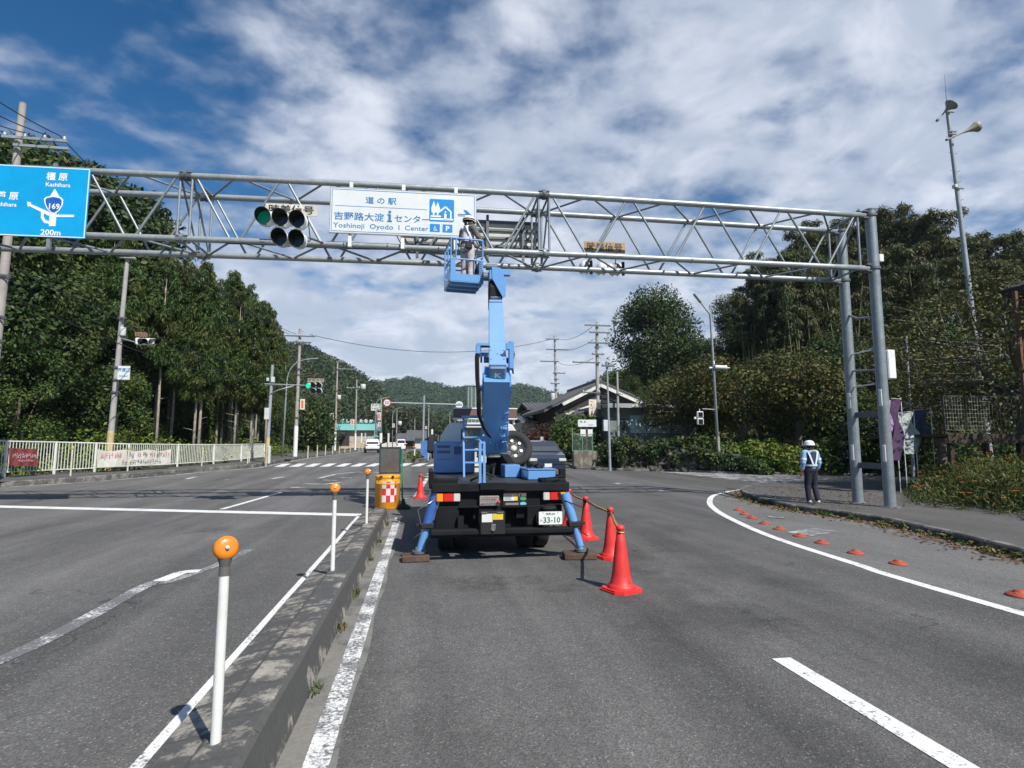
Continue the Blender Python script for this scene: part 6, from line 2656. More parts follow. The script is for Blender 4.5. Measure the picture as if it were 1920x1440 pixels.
# ---- delineators on the median
def delineator(label, flat=False, r=.055, H=.955):
    t = thing('delineator', label, 'marker post', (0, 0, 0), 'orange topped posts along the median')
    b = MB()
    b.tube((0, 0, 0), (0, 0, H - .20), .0235, .022, n=18)
    b.build('post', post_white, t)
    b = MB()
    b.tube((0, 0, H - .20), (0, 0, H - .16), .025, n=16)
    b.tube((0, 0, H - .16), (0, 0, H - .12), .022, .034, n=16)
    b.build('collar', M('grey_collar', (.11, .105, .10), .8), t)
    b = MB()
    m_ = Matrix.Translation((0, 0, H - .075)) @ Matrix.Rotation(R(78), 4, 'X')
    b.lathe([(0, .034), (.03, .034), (r * .86, .028), (r, .018), (r, -.018), (r * .86, -.028), (.03, -.034), (0, -.034)], 28, mat=m_)
    h = b.build('reflector', orange_plastic, t)
    b = MB()
    b.lathe([(0, .052), (.008, .05), (.010, .040)], 12, mat=m_)
    b.build('screw', white, h)
    return t


dl = delineator('nearest orange topped white post on the median')
spots = [(-.915, 2.93, .228, 'nearest orange topped white post on the median'), (-.94, 6.52, .236, 'second orange topped white post along the median'), (-.93, 10.2, .236, 'third orange topped white post, just before the orange drum')]
for i, (x, y, z, lb) in enumerate(spots):
    place(dl if i == 0 else copy_tree(dl, label=lb), (x, y, z), (.5, .2, -.1)[i])
q = gp(777, 862, .15)
d2 = copy_tree(dl, label='orange topped marker on the planted island past the crossing')
place(d2, (q.x, q.y, q.z), 0, (2.2, 2.2, 1.0))

# ---- cones
def cone():
    t = thing('traffic_cone', '', 'traffic cone', (0, 0, 0), 'red traffic cones around the truck')
    b = MB()
    b.lathe([(.150, .035), (.148, .06), (.128, .075), (.120, .085), (.100, .18), (.062, .48), (.040, .62), (.036, .625), (.036, .645), (.046, .655), (.050, .675), (.040, .695), (.018, .705), (0, .706)], 30)
    b.build('body', cone_red, t)
    b = MB()
    s_ = .195
    b.prism([(s_, .12), (.12, s_), (-.12, s_), (-s_, .12), (-s_, -.12), (-.12, -s_), (.12, -s_), (s_, -.12)], 0, .018, 'z')
    b.prism([(s_ * .93, .11), (.11, s_ * .93), (-.11, s_ * .93), (-s_ * .93, .11), (-s_ * .93, -.11), (-.11, -s_ * .93), (.11, -s_ * .93), (s_ * .93, -.11)], .0185, .036, 'z')
    b.build('base', cone_red, t)
    b = MB()
    b.tube((0, 0, .612), (0, 0, .626), .046, n=20)
    b.build('ring', rubber, t)
    return t


cn = cone()
CONES = [(gp(1165, 1107), .35, 'nearest red cone, standing in front of the right outrigger'), (gp(1146, 1046), .2, 'second red cone, partly behind the nearest one'),
         (gp(1099, 1010), .4, 'third red cone, right beside the right outrigger'), (gp(1068, 984), .1, 'red cone half hidden by the tail lamp and outrigger'), (gp(788, 934), 0, 'red cone left of the truck between it and the orange drum')]
for i, (p, rz, lb) in enumerate(CONES):
    o = cn if i == 0 else copy_tree(cn)
    o['label'] = lb
    place(o, tuple(p), rz)


def striped(name, n=None):
    m, nt, b = pbr(name)
    tc = N(nt, 'ShaderNodeTexCoord')
    se = N(nt, 'ShaderNodeSeparateXYZ')
    nt.links.new(tc.outputs['Object'], se.inputs[0])
    s_ = mth(nt, 'ADD', mth(nt, 'ADD', mth(nt, 'MULTIPLY', se.outputs[0], 1.0), se.outputs[1]), mth(nt, 'MULTIPLY', se.outputs[2], .6))
    k = mth(nt, 'GREATER_THAN', mth(nt, 'FRACT', mth(nt, 'MULTIPLY', s_, 7.0)), .5)
    mx = N(nt, 'ShaderNodeMix', data_type='RGBA')
    mx.inputs[6].default_value = (.66, .36, .10, 1)
    mx.inputs[7].default_value = (.02, .02, .02, 1)
    nt.links.new(k, mx.inputs[0])
    nt.links.new(mx.outputs[2], b.inputs['Base Color'])
    b.inputs['Roughness'].default_value = .6
    MATS[name] = m
    return m


tiger = striped('tiger_stripe')
top = lambda i: CONES[i][0] + Vector((0, 0, .635))
for i, j, lb in ((0, 1, 'short striped bar from the nearest cone to the second'), (1, 2, 'striped bar between the second and third cones'), (2, 3, 'striped bar between the third cone and the half hidden one'),
                 (4, None, 'yellow and black bar from the left cone towards the truck')):
    a = top(i)
    c = top(j) if j is not None else Vector((.35, a.y - .4, a.z - .02))
    b = MB()
    mid = (a + c) / 2 - Vector((0, 0, .02))
    b.path([a, mid, c], .019, 8)
    for p in (a, c) if j is not None else (a,):
        b.lathe([(.045, -.008), (.052, 0), (.045, .008)], 14, tuple(p + Vector((0, 0, -.01))))
    tag(b.build('cone_bar', tiger), lb, 'bar', 'striped bars hung between the cones')

# ---- orange studs in the hatched corner
def zsh(p):
    return -.13 * max(0, min(1, (p.x - xof(WL, p.y)) / max(.1, xof(KERB_R, p.y) - xof(WL, p.y))))


STL = ['first', 'second', 'third', 'fourth', 'fifth', 'sixth', 'seventh', 'eighth', 'ninth', 'tenth']
sp = [(1912, 1118), (1684, 1058), (1604, 1038), (1541, 1019), (1499, 1006), (1461, 993), (1434, 982.5), (1410, 972), (1396, 965), (1384, 957)]
st0 = None
for i, (px, py) in enumerate(sp):
    p = gp(px, py)
    p = gp(px, py, zsh(p))
    if st0 is None:
        st0 = thing('road_stud', '', 'road stud', (0, 0, 0), 'orange domes set along the curved white line')
        b = MB()
        b.lathe([(.115, 0), (.118, .008), (.105, .022), (.075, .036), (.05, .040), (.048, .054), (.030, .062), (0, .064)], 24)
        b.build('body', stud_red, st0)
        b = MB()
        for k in range(4):
            b.cbox((.062 * math.cos(k * PI / 2 + .3), .062 * math.sin(k * PI / 2 + .3), .038), (.03, .022, .008), (0, 0, k * PI / 2 + .3))
        b.build('reflector', M('faded_reflector', (.42, .16, .09), .4), st0)
        o = st0
    else:
        o = copy_tree(st0)
    o['label'] = STL[i] + ' orange dome stud inside the curved white line, counting from the camera'
    place(o, tuple(p), i * .5, 1.0 + .1 * (i == 0))

# ---- crash drum with a framed board on top
dp = gp(727, 946)
drum_y, drum_x = 14.6, at(726, 940, 14.6).x
t = thing('crash_drum', 'orange water drum with red and white checks at the end of the median', 'drum', (drum_x, drum_y, 0))
b = MB()
Rd = .305
b.lathe([(0, 0), (Rd - .02, 0), (Rd, .02), (Rd, .60), (Rd + .008, .61), (Rd + .008, .64), (Rd, .65), (Rd, .70), (Rd - .015, .72), (Rd - .015, .74), (Rd, .76), (Rd, .80), (Rd - .02, .83), (0, .835)], 40, (drum_x, drum_y, 0))
body = b.build('body', M('drum_orange', (.80, .33, .015), .4, var=.08, dirt=.3, dcol=(.4, .2, .05)), t)
b = MB()
for k in (-.14, .14):
    b.box(drum_x + k - .03, drum_x + k + .03, drum_y - Rd + .0, drum_y - Rd + .05, .78, .82)
b.build('latch', blackm, body)
ck_r = M('reflective_red', (.62, .03, .04), .4, dirt=.2)
ck_w = M('reflective_check_white', (.66, .64, .64), .4, dirt=.2)
b = MB()
nseg = 4
for r_i in range(3):
    for c_i in range(4):
        a0 = -PI / 2 - .38 + c_i * .335
        a1 = a0 + .335
        if c_i == 3:
            a1 = a0 + .20
        z0_, z1_ = .18 + r_i * .165, .18 + (r_i + 1) * .165
        V = []
        for k in range(nseg + 1):
            a = a0 + (a1 - a0) * k / nseg
            V += [(drum_x + (Rd + .003) * math.cos(a), drum_y + (Rd + .003) * math.sin(a), z0_), (drum_x + (Rd + .003) * math.cos(a), drum_y + (Rd + .003) * math.sin(a), z1_)]
        b.k = 1 if (r_i + c_i) % 2 == 1 else 0
        b.add(V, [(2 * k, 2 * k + 2, 2 * k + 3, 2 * k + 1) for k in range(nseg)])
b.build('checks', [ck_w, ck_r], body)

p0, p1 = at(712, 838, drum_y), at(751, 888, drum_y)
x0, x1, z1, z0 = p0.x, p1.x, p0.z, p1.z
dg = M('dark_green_frame', (.01, .055, .05), .5, dirt=.2)
t = thing('framed_board', 'dark green framed board with a dull metal face standing behind the orange drum', 'board', ((x0 + x1) / 2, drum_y + .38, 0))
Y = drum_y + .36
k = Y / drum_y
x0, x1 = x0 * k, x1 * k
z0, z1 = EYE + (z0 - EYE) * k, EYE + (z1 - EYE) * k
b = MB()
b.box(x0 + .03, x1 - .03, Y - .008, Y + .015, z0 + .03, z1 - .03)
b.build('panel', M('dull_metal', (.23, .20, .19), .32, .75, var=.2, vs=1.4, dirt=.3), t)
b = MB()
b.box(x0 - .005, x0 + .03, Y - .03, Y + .03, z0, z1, .005)
b.box(x1 - .03, x1 + .005, Y - .03, Y + .03, z0, z1, .005)
b.box(x0 + .031, x1 - .031, Y - .028, Y + .028, z1 - .03, z1, .004)
b.box(x0 + .031, x1 - .031, Y - .028, Y + .028, z0, z0 + .04, .004)
b.build('frame', dg, t)
for sx in (x0 + .01, x1 + .02):
    b = MB()
    b.bar((sx, Y + .02, z1 - .05), (sx + (.02 if sx < drum_x else .04), Y + .12, .02), .03, .03)
    b.build('leg', dg if sx < drum_x else M('bright_green_leg', (.03, .30, .10), .5), t)
b = MB()
b.lathe([(0, 0), (.17, 0), (.18, .03), (.12, .09), (.05, .13), (.03, .25), (0, .25)], 20, (x1 + .10, Y - .5, 0))
tag(b.build('rubber_weight', rubber), 'black rubber weight on the road at the right foot of the orange drum', 'weight')


# ---- poles
conc_pole = M('concrete_pole', (.34, .33, .31), .8, var=.15, vs=2, dirt=.3, dcol=(.2, .19, .17), bump=.2)
conc_warm = M('warm_concrete_pole', (.35, .32, .29), .8, var=.15, vs=2, dirt=.3, dcol=(.16, .13, .11), bump=.2)
grey_pole = M('grey_painted_pole', (.30, .33, .35), .5, .1, var=.15, dirt=.2)
white_steel = M('white_painted_pole', (.55, .57, .57), .5, var=.1, dirt=.2)
yband = M('yellow_band', (.50, .40, .20), .6, dirt=.35, dcol=(.2, .16, .1))
insul = M('porcelain', (.55, .55, .52), .3)
wiremat = M('cable_black', (.02, .02, .022), .6)


def pole_at(px, ppy, Y, dz=.15):
    """foot of a pole: from its image column at distance Y."""
    x = at(px, ppy, Y).x
    return Vector((x, Y, grade(Y) + dz))


TOPS = {}


def utility(key, label, px, Y, ptop, r=.15, mat=None, arms=(), cans=(), low_band=0, group='utility poles along the road', extra=None, pxt=None, band_mat=None, name='utility_pole', brackets=()):
    ft = pole_at(px, 832, Y)
    tp_ = at(pxt or px, ptop, Y)
    t = thing(name, label, 'utility pole' if name == 'utility_pole' else 'pole', tuple(ft), group)
    dx = (tp_.x - ft.x) if pxt else 0
    H = tp_.z
    at_z = lambda z: ft.x + dx * (z - ft.z) / (H - ft.z)
    b = MB()
    b.tube((ft.x, Y, ft.z - .4), (ft.x + dx, Y, H), r, r * .62, n=16)
    b.tube((ft.x + dx, Y, H), (ft.x + dx, Y, H + .02), r * .66, n=16)
    z = ft.z + 2.2
    q = MB()
    while z < H - .6:
        for s_ in (-1, 1):
            q.tube((at_z(z), Y, z), (at_z(z) + s_ * (r + .13), Y, z), .011, n=5)
            z += .45
    b.build('pole', mat or conc_pole, t)
    q.build('step', steel_dark, t)
    if low_band:
        b = MB()
        b.tube((ft.x, Y, ft.z + .05), (at_z(ft.z + low_band), Y, ft.z + low_band), r + .006, r * .96 + .006, n=20)
        b.build('guard_band', band_mat or yband, t)
    for (z, w_, off, n_) in arms:
        zz = H - z
        b = MB()
        x = at_z(zz) + off
        b.box(x - w_ / 2, x + w_ / 2, Y - r - .09, Y - r - .01, zz - .045, zz + .045)
        a = b.build('crossarm', steel_pale if key in ('L1', 'L3', 'L4') else steel_dark, t)
        for i in range(n_):
            xi = x - w_ / 2 + .08 + (w_ - .16) * i / max(1, n_ - 1)
            c = MB()
            c.lathe([(.02, .045), (.05, .06), (.05, .08), (.03, .09), (.05, .11), (.045, .13), (.02, .17), (0, .17)], 10, (xi, Y - r - .05, zz))
            c.build('insulator', insul, a)
    for (z, cx_, cw, ch) in cans:
        zz = H - z
        b = MB()
        b.lathe([(0, 0), (cw * .92, .0), (cw, .03), (cw, ch - .03), (cw * .92, ch), (0, ch)], 18, (at_z(zz) + cx_, Y - .05, zz))
        b.box(min(at_z(zz), at_z(zz) + cx_), max(at_z(zz), at_z(zz) + cx_), Y - .04, Y + .04, zz + ch * .5, zz + ch * .5 + .05)
        b.build('transformer', white_steel, t)
    for zz in brackets:
        b = MB()
        b.lathe([(r * 1.15, 0), (r * 1.15, .07)], 14, (at_z(H - zz), Y, H - zz))
        b.box(at_z(H - zz) - .02, at_z(H - zz) + .3, Y - r - .05, Y - r, H - zz, H - zz + .04)
        b.build('bracket', steel_dark, t)
    TOPS[key] = (Vector((ft.x + dx, Y, H)), t)
    return t, ft, H, at_z


utility('L1', 'brown concrete utility pole with white crossarms at the left edge behind the blue board', -30, 21, 195, .17, conc_warm, [(1.35, 2.0, .62, 4), (1.62, 1.7, .85, 0)], [], 0, brackets=(4.5, 6.2, 7.6, 8.4), pxt=43)
TOPS['L1'][1]['label'] = 'brown concrete utility pole with white crossarms at the left edge behind the blue board'
t, ft, H, az = utility('LS', 'grey concrete signal pole with yellow banded foot beside the white railing', 205, 29.5, 485, .145, conc_pole, [], [(3.85, .13, .13, .42)], 1.9, None, name='signal_pole', pxt=239, brackets=(3.0, 5.4, 6.0, 6.6))
b = MB()
b.path([(az(H) - .35, 29.5, H + .02), (az(H) + .35, 29.5, H + .05)], .05, 8)
b.cbox((az(H) + .15, 29.4, H - .02), (.5, .25, .08), bev=.02)
b.build('lamp_head', steel_pale, t)
b = MB()
zA = at(232, 634, 29.5).z
xA = az(zA)
b.tube((xA, 29.5, zA), (xA + .95, 28.9, zA - .28), .035, n=8)
b.build('arm', steel_pale, t)
# side view signal on that pole
S0 = Vector((xA + 1.0, 28.85, zA - .25))
t = thing('traffic_signal', 'traffic signal seen edge on, on the arm of the pole by the railing', 'traffic light', tuple(S0))
Mx = Matrix.Translation(S0) @ Matrix.Rotation(R(62), 4, 'Z') @ Matrix.Rotation(R(-8), 4, 'Y')
b = MB()
b.box(0, 1.05, -.07, .07, -.17, .17, .05, Mx)
b.build('housing', white, t)
for i in range(3):
    b = MB()
    n = 14
    V, F = [], []
    for k in range(n + 1):
        a = -PI * .2 + PI * 1.4 * k / n
        V += [Mx @ Vector((.19 + i * .34 + .155 * math.cos(a), -.07, .155 * math.sin(a))), Mx @ Vector((.19 + i * .34 + .155 * math.cos(a), -.36, .155 * math.sin(a) - .03))]
    b.add(V, [(2 * k, 2 * k + 1, 2 * k + 3, 2 * k + 2) for k in range(n)], True)
    v = b.build('visor', white if i % 2 else blackm, t)
    b = MB()
    b.tube(Mx @ Vector((.19 + i * .34, -.072, 0)), Mx @ Vector((.19 + i * .34, -.085, 0)), .14, n=18)
    b.build('lens', lens_off, t)
pa, pb = at(252, 619, 28.6), at(278, 634, 29.2)
t = thing('signal_name_plate', 'small brown plate above the edge on signal of the railing pole', 'sign', tuple(pa))
b = MB()
b.box(0, .62, -.01, .01, .24, .44, 0, Mx)
b.build('panel', M('rusty_plate', (.30, .17, .10), .7, dirt=.4), t)
b = MB()
for k in range(4):
    b.box(.05 + k * .14, .15 + k * .14, -.016, -.011, .28, .40, 0, Mx)
b.build('lettering', M('faded_lettering', (.13, .08, .06), .7), t)
# place name board on the pole
xs0, zs1 = at(222, 686, 29).x, at(222, 686, 29).z
xs1, zs0 = at(243, 712, 29).x, at(243, 712, 29).z
t = thing('place_name_sign', 'small white place name board on the pole beside the railing', 'sign', (xs0, 29, zs0))
b = MB()
b.box(xs0, xs1, 28.98, 29.0, zs0, zs1)
b.build('panel', sign_white, t)
letters([('芦原口', (xs0 + xs1) / 2, zs0 + .38, .17, 'CENTER', .015, .9), ('Ashiharaguchi', (xs0 + xs1) / 2, zs0 + .14, .08, 'CENTER', .01, .62)], 'lettering', text_blue, t, 28.972)

utility('L2', 'tall concrete utility pole with white painted foot past the left corner', 554, 46, 617, .16, conc_warm, [(.6, 2.4, 0, 5), (1.1, 1.8, 0, 3)], [], 2.4, brackets=(3.2, 7), band_mat=white, pxt=563)
utility('L3', 'concrete pole with small street lamp arm left of the green roofed store', 628, 82, 680, .16, conc_warm, [(.9, 2.6, 1.2, 2)], [(5.2, .35, .28, .6)], 2.6, band_mat=white, pxt=633, brackets=(4,))
utility('L4', 'concrete pole with a short crossarm in front of the green roofed store', 666, 92, 712, .16, conc_warm, [(1.3, 3.0, 0, 4)], [(1.5, 1.0, .4, .8)], 2.6, band_mat=white, pxt=669)
utility('L5', 'thin far pole with wires right of the pylon sign', 743, 150, 768, .16, conc_pole, [(.5, 2.6, 0, 3)], [(4, .8, .5, 1)])
utility('L6', 'far wooden pole behind the overhead speed sign post', 803, 165, 757, .16, conc_pole, [(1, 4, 2, 2)], [])
utility('L7', 'farthest thin pole left of the truck cab', 843, 170, 772, .14, conc_pole, [(1, 4, 1.5, 2)], [])
utility('L8', 'short pale pole on the bank by the far houses', 777, 150, 785, .12, conc_pole)
utility('R1', 'grey utility pole with cable joints nearest the truck boom', 1045, 52, 630, .15, conc_pole, [(.35, 1.3, -.3, 4), (1.35, 2.2, .2, 6), (2.5, 1.8, -.6, 4), (3.6, 1.2, .3, 3), (4.6, .9, -.1, 3)], [(6.2, -.35, .22, .7)], 0, pxt=1040, brackets=(4.2, 5.2))
utility('R2', 'tall utility pole with a wide insulator crown right of the truck boom', 1121, 38, 605, .16, conc_pole, [(.25, 1.9, 0, 6), (.75, 1.5, .15, 5), (1.5, 1.6, .1, 5), (2.3, .9, 0, 3), (2.9, 2.0, -.85, 3), (5.0, 1.3, -.5, 3), (5.7, .8, .1, 3)], [(8.3, -.30, .2, .75)], 0, pxt=1119, brackets=(1.8, 6.0, 7.0))
t, ft, H, az = utility('R3', 'slim signal pole with striped foot at the corner wall', 1143, 29.3, 678, .075, grey_pole, [(.25, .7, 0, 2)], [], .0, None, name='signal_pole', pxt=1138)
b = MB()
for (u, v) in ((-.14, 745), (-.14, 754), (-.14, 763)):
    z = at(1140, v, 29.3).z
    b.box(az(z) - .42, az(z) - .10, 29.15, 29.35, z - .10, z + .10, .03)
    b.box(az(z) - .10, az(z), 29.27, 29.33, z - .02, z + .02)
b.build('signal_back', black, t)
b = MB()
z = at(1140, 798, 29.3).z
b.box(az(z) - .32, az(z) - .08, 29.2, 29.4, z - .3, z + .3, .02)
b.build('cabinet', white_steel, t)
utility('R4', 'bare leaning grey pole rising from the low building roof', 1160, 35, 697, .11, conc_pole, [], [], 0, pxt=1157, brackets=(1.5,))
utility('R5', 'grey pole half hidden in the autumn tree left of the speaker mast', 1708, 22, 630, .07, grey_pole, [], [], 0, None, name='lamp_post', pxt=1699)

# ---- street lamps
def lamp(key, label, px, Y, ptop, arm_px, arm_py, mat, r=.085, pxt=None, straight=False):
    ft = pole_at(px, 832, Y)
    tp_ = at(pxt or px, ptop, Y)
    e = at(arm_px, arm_py, Y)
    t = thing('street_lamp', label, 'street lamp', tuple(ft), 'street lamps')
    b = MB()
    if straight:
        b.path([ft - Vector((0, 0, .4)), tp_, e], [r, r * .7, r * .5], 12)
    else:
        d = e - tp_
        pts = [ft - Vector((0, 0, .4)), Vector((tp_.x - (tp_.x - ft.x) * .1, Y, tp_.z - 1.1))]
        c0 = pts[-1]
        ctrl = Vector((tp_.x, Y, e.z - .1))
        for k in range(1, 9):
            u = k / 8
            pts.append(c0 * (1 - u) ** 2 + ctrl * 2 * u * (1 - u) + e * u * u)
        b.path(pts, [r, r * .75] + [r * .5] * 8, 10)
    b.build('pole', mat, t)
    b = MB()
    s_ = 1 if e.x > tp_.x else -1
    dd = (e - tp_).normalized() if straight else Vector((s_, 0, .08))
    b.bar(e - dd * .05, e + dd * .55, .20, .09, .03)
    b.build('lamp_head', steel_pale, t)
    return t, ft


lamp('A', 'curved arm street lamp between the signal pole and the concrete pole', 530, 45, 692, 583, 673, grey_pole, .08, 539)
lamp('B', 'far street lamp with a curved arm right of the store pylon', 736, 118, 772, 750, 765, grey_pole, .1)
lamp('C', 'street lamp in front of the store pylon sign', 704, 112, 757, 715, 748, grey_pole, .1)
lamp('D', 'tall post with a short lamp arm beside the round speed sign', 715, 110, 738, 726, 745, grey_pole, .12)
t, ft = lamp('E', 'slim lamp post with a bent arm on the right corner', 1347, 27.5, 590, 1313, 566, grey_pole, .085, 1332, True)
zc = at(1338, 690, 27.5).z
xc = at(1338, 690, 27.5).x
b = MB()
b.tube((xc, 27.5, zc + .2), (xc, 27.5, zc + .38), .07, n=12)
b.tube((xc - .28, 27.45, zc), (xc - .12, 27.45, zc), .05, n=10)
b.tube((xc + .02, 27.4, zc + .04), (xc + .52, 27.35, zc + .02), .11, .10, n=16)
b.tube((xc + .52, 27.35, zc + .02), (xc + .62, 27.35, zc + .02), .12, n=16)
b.tube((xc + .62, 27.35, zc), (xc + .82, 27.35, zc), .03, n=8)
b.build('camera_box', white, t)
b = MB()
zq = at(1343, 768, 27.5).z
b.tube((ft.x - .1, 27.5, zq), (ft.x - .85, 27.45, zq + .03), .025, n=8)
b.build('arm', steel_pale, t)
b = MB()
b.tube((ft.x, 27.5, ft.z), (ft.x - .02, 27.5, ft.z + 1.7), .092, .09, n=16)
b.build('guard_band', M('pale_band', (.32, .30, .24), .7, dirt=.3), t)
# pedestrian signal hung from its arm
p = at(1313, 784, 27.4)
t = thing('pedestrian_signal', 'white two box pedestrian signal hanging left of the slim lamp post', 'traffic light', tuple(p))
b = MB()
for k in (0, 1):
    z = p.z + .02 - k * .36 + .17
    b.box(p.x - .17, p.x + .17, 27.35, 27.5, z - .17, z + .16, .03)
b.box(p.x - .32, p.x - .22, 27.4, 27.5, p.z - .06, p.z + .06, .02)
b.tube((p.x - .22, 27.45, p.z), (p.x - .17, 27.45, p.z), .02, n=6)
b.tube((p.x, 27.45, p.z + .3), (p.x, 27.45, zq + .03), .02, n=6)
h = b.build('housing', white, t)
for k in (0, 1):
    z = p.z + .02 - k * .36 + .165
    b = MB()
    b.box(p.x - .12, p.x + .12, 27.335, 27.348, z - .12, z + .12)
    b.build('lens', lens_off, h)

# ---- the green signal on its long arm, left corner
Y = 36
ft = pole_at(501, 832, Y)
tp_ = at(511, 684, Y)
t = thing('signal_pole', 'grey pole carrying the long signal arm at the left corner', 'pole', tuple(ft))
b = MB()
b.tube(ft - Vector((0, 0, .3)), tp_, .11, .085, n=14)
b.build('pole', grey_pole, t)
b = MB()
za, zb = at(510, 722, Y).z, at(575, 723, Y).z
xe = at(574, 723, Y).x
xp = tp_.x - .03
b.tube((xp - .35, Y - .1, za + .05), (xe, Y - .1, zb), .038, n=10)
b.path([(xp, Y - .1, za - .55), (xp + .4, Y - .1, za - .32), (xe - .7, Y - .1, zb - .03)], .03, 8)
b.build('arm', steel_pale, t)
b = MB()
z = at(513, 712, Y).z
b.box(xp + .02, xp + .22, Y - .2, Y, z - .18, z + .16, .02)
b.box(xp - .26, xp - .12, Y - .15, Y, z - .1, z + .1, .02)
z = at(503, 776, Y).z
b.box(xp - .25, xp + .02, Y - .3, Y - .1, z - .35, z + .35, .02)
b.build('cabinet', white_steel, t)
b = MB()
b.tube(ft, (ft.x + .04, Y, ft.z + 1.55), .12, .116, n=16)
b.build('guard_band', yband, t)
b = MB()
b.box(ft.x + .10, ft.x + .24, Y - .2, Y, ft.z, ft.z + 1.05, .02)
tag(b.build('control_cabinet', white_steel), 'narrow grey control box at the foot of the left corner signal pole', 'control box')
r_ = 6.2 * Y / FPX * .9
lp = [(at(x, z_, Y - .4).x, at(x, z_, Y - .4).z) for x, z_ in ((578, 723), (588.5, 722.5), (599, 722.5), (588.5, 733), (599, 733.5))]
t = thing('traffic_signal', 'five lamp signal with bright green light at the end of the left arm', 'traffic light', (lp[1][0], Y - .4, lp[1][1]))
signal_head(t, lp, Y - .4, r_ * .86, .26, 0, green_bright_lens)
p0, p1 = at(577, 709.5, Y - .3), at(607, 716.5, Y - .3)
t = thing('signal_name_plate', 'grey brown name plate above the bright green signal', 'sign', (p0.x, Y - .3, p1.z))
b = MB()
b.box(p0.x, p1.x, Y - .3, Y - .28, p1.z, p0.z)
b.build('panel', M('weathered_plate', (.33, .28, .22), .7), t)
letters([('時差信号', (p0.x + p1.x) / 2, p1.z + .05, .15, 'CENTER', .015, 1.3)], 'lettering', M('faded_lettering', (.13, .08, .06), .7), t, Y - .305)

# ---- overhead speed sign on a T post
Y = 57
ft = pole_at(793, 832, Y, .3)
tp_ = at(795, 741, Y)
t = thing('sign_post', 'pale T shaped post spanning the far lanes with round signs', 'sign post', tuple(ft))
b = MB()
b.tube(ft - Vector((0, 0, .3)), tp_, .13, .11, n=14)
b.build('pole', steel_pale, t)
b = MB()
b.tube(at(732, 755, Y), at(854, 758.5, Y), .075, n=10)
b.build('arm', steel_pale, t)
p = at(725.6, 755, Y - .2)
t = thing('speed_limit_sign', 'round red rimmed 50 sign over the far left lane', 'road sign', tuple(p))
b = MB()
b.tube((p.x, p.y, p.z), (p.x, p.y + .03, p.z), .38, n=32)
b.build('disc', redp, t)
b = MB()
b.tube((p.x, p.y - .006, p.z), (p.x, p.y - .002, p.z), .30, n=32)
b.build('face', sign_white, t)
letters([('50', p.x, p.z - .15, .30, 'CENTER', .02, 1.0)], 'lettering', text_blue, t, p.y - .01)
p = at(861, 759, Y - .2)
t = thing('round_sign', 'round white sign at the right end of the overhead arm', 'road sign', tuple(p))
b = MB()
b.tube((p.x, p.y, p.z), (p.x, p.y + .03, p.z), .37, n=32)
b.build('disc', sign_white, t)
b = MB()
b.box(p.x - .33, p.x + .28, p.y - .04, p.y - .004, p.z - .04, p.z + .04)
b.box(p.x - .12, p.x + .12, p.y - .03, p.y - .004, p.z + .12, p.z + .15)
b.build('clamp', steel_dark, t)
p0, p1 = at(857, 771, 57), at(867, 789, 57)
b = MB()
b.box(p0.x, p1.x, Y, Y + .03, p1.z, p0.z)
t = thing('small_sign', 'small pale hanging board below the round white sign', 'sign', (p0.x, Y, p1.z))
b.build('panel', M('pinkish_board', (.55, .45, .44), .6), t)
b = MB()
b.box(p0.x + .2, p0.x + .26, Y + .031, Y + .08, p1.z - 2.4, p0.z + .6)
b.build('post', steel_pale, t)

# ---- railing on the left with its banners
rail_white = M('railing_cream', (.68, .68, .62), .5, var=.06, dirt=.15)
POSTS = [gp(-200, 908, .2), gp(-95, 901, .2)] + FENCE_XY
HTS = [1.5, 1.5, 1.42, 1.36, 1.30, 1.24, 1.16, 1.10, 1.06, 1.02]
t = thing('white_railing', 'white railing of thin upright bars along the left pavement', 'railing', tuple(POSTS[2]))
for i, (p, h) in enumerate(zip(POSTS, HTS)):
    b = MB()
    b.box(p.x - .04, p.x + .04, p.y - .04, p.y + .04, p.z - .1, p.z + h + .02, .008)
    b.cbox((p.x + .02, p.y - .06, p.z + .16), (.09, .05, .34), (.12, 0, 0), .01)
    b.build('post', rail_white, t)
    if i < len(POSTS) - 1:
        q, h2_ = POSTS[i + 1], HTS[i + 1]
        d = q - p
        L_ = d.length
        b = MB()
        for f0, f1, w_ in ((h, h2_, .05), (h * .14, h2_ * .14, .035)):
            b.bar(p + Vector((0, 0, f0)), q + Vector((0, 0, f1)), .045, w_)
        n = int(L_ / .115)
        for k in range(1, n):
            u = k / n
            c = p.lerp(q, u)
            hh = h + (h2_ - h) * u
            b.box(c.x - .011, c.x + .011, c.y - .011, c.y + .011, c.z + hh * .14, c.z + hh)
        b.build('railing_panel', rail_white, t)


def scribble(b, o, u, v, n, w_, h, rd, y=0):
    """illegible far-off characters: a few strokes per cell."""
    for i in range(n):
        for k in range(rd.choice((3, 4, 5))):
            cx, cz = (i + rd.uniform(.2, .8)) * w_, rd.uniform(.1, .9) * h
            if rd.random() < .5:
                a, c = (cx - w_ * .32, cz - h * .05), (cx + w_ * .32, cz + h * .05)
            else:
                a, c = (cx - w_ * .06, cz - h * .3), (cx + w_ * .06, cz + h * .3)
            b.add([o + u * a[0] + v * a[1], o + u * c[0] + v * a[1], o + u * c[0] + v * c[1], o + u * a[0] + v * c[1]], [(0, 1, 2, 3)])


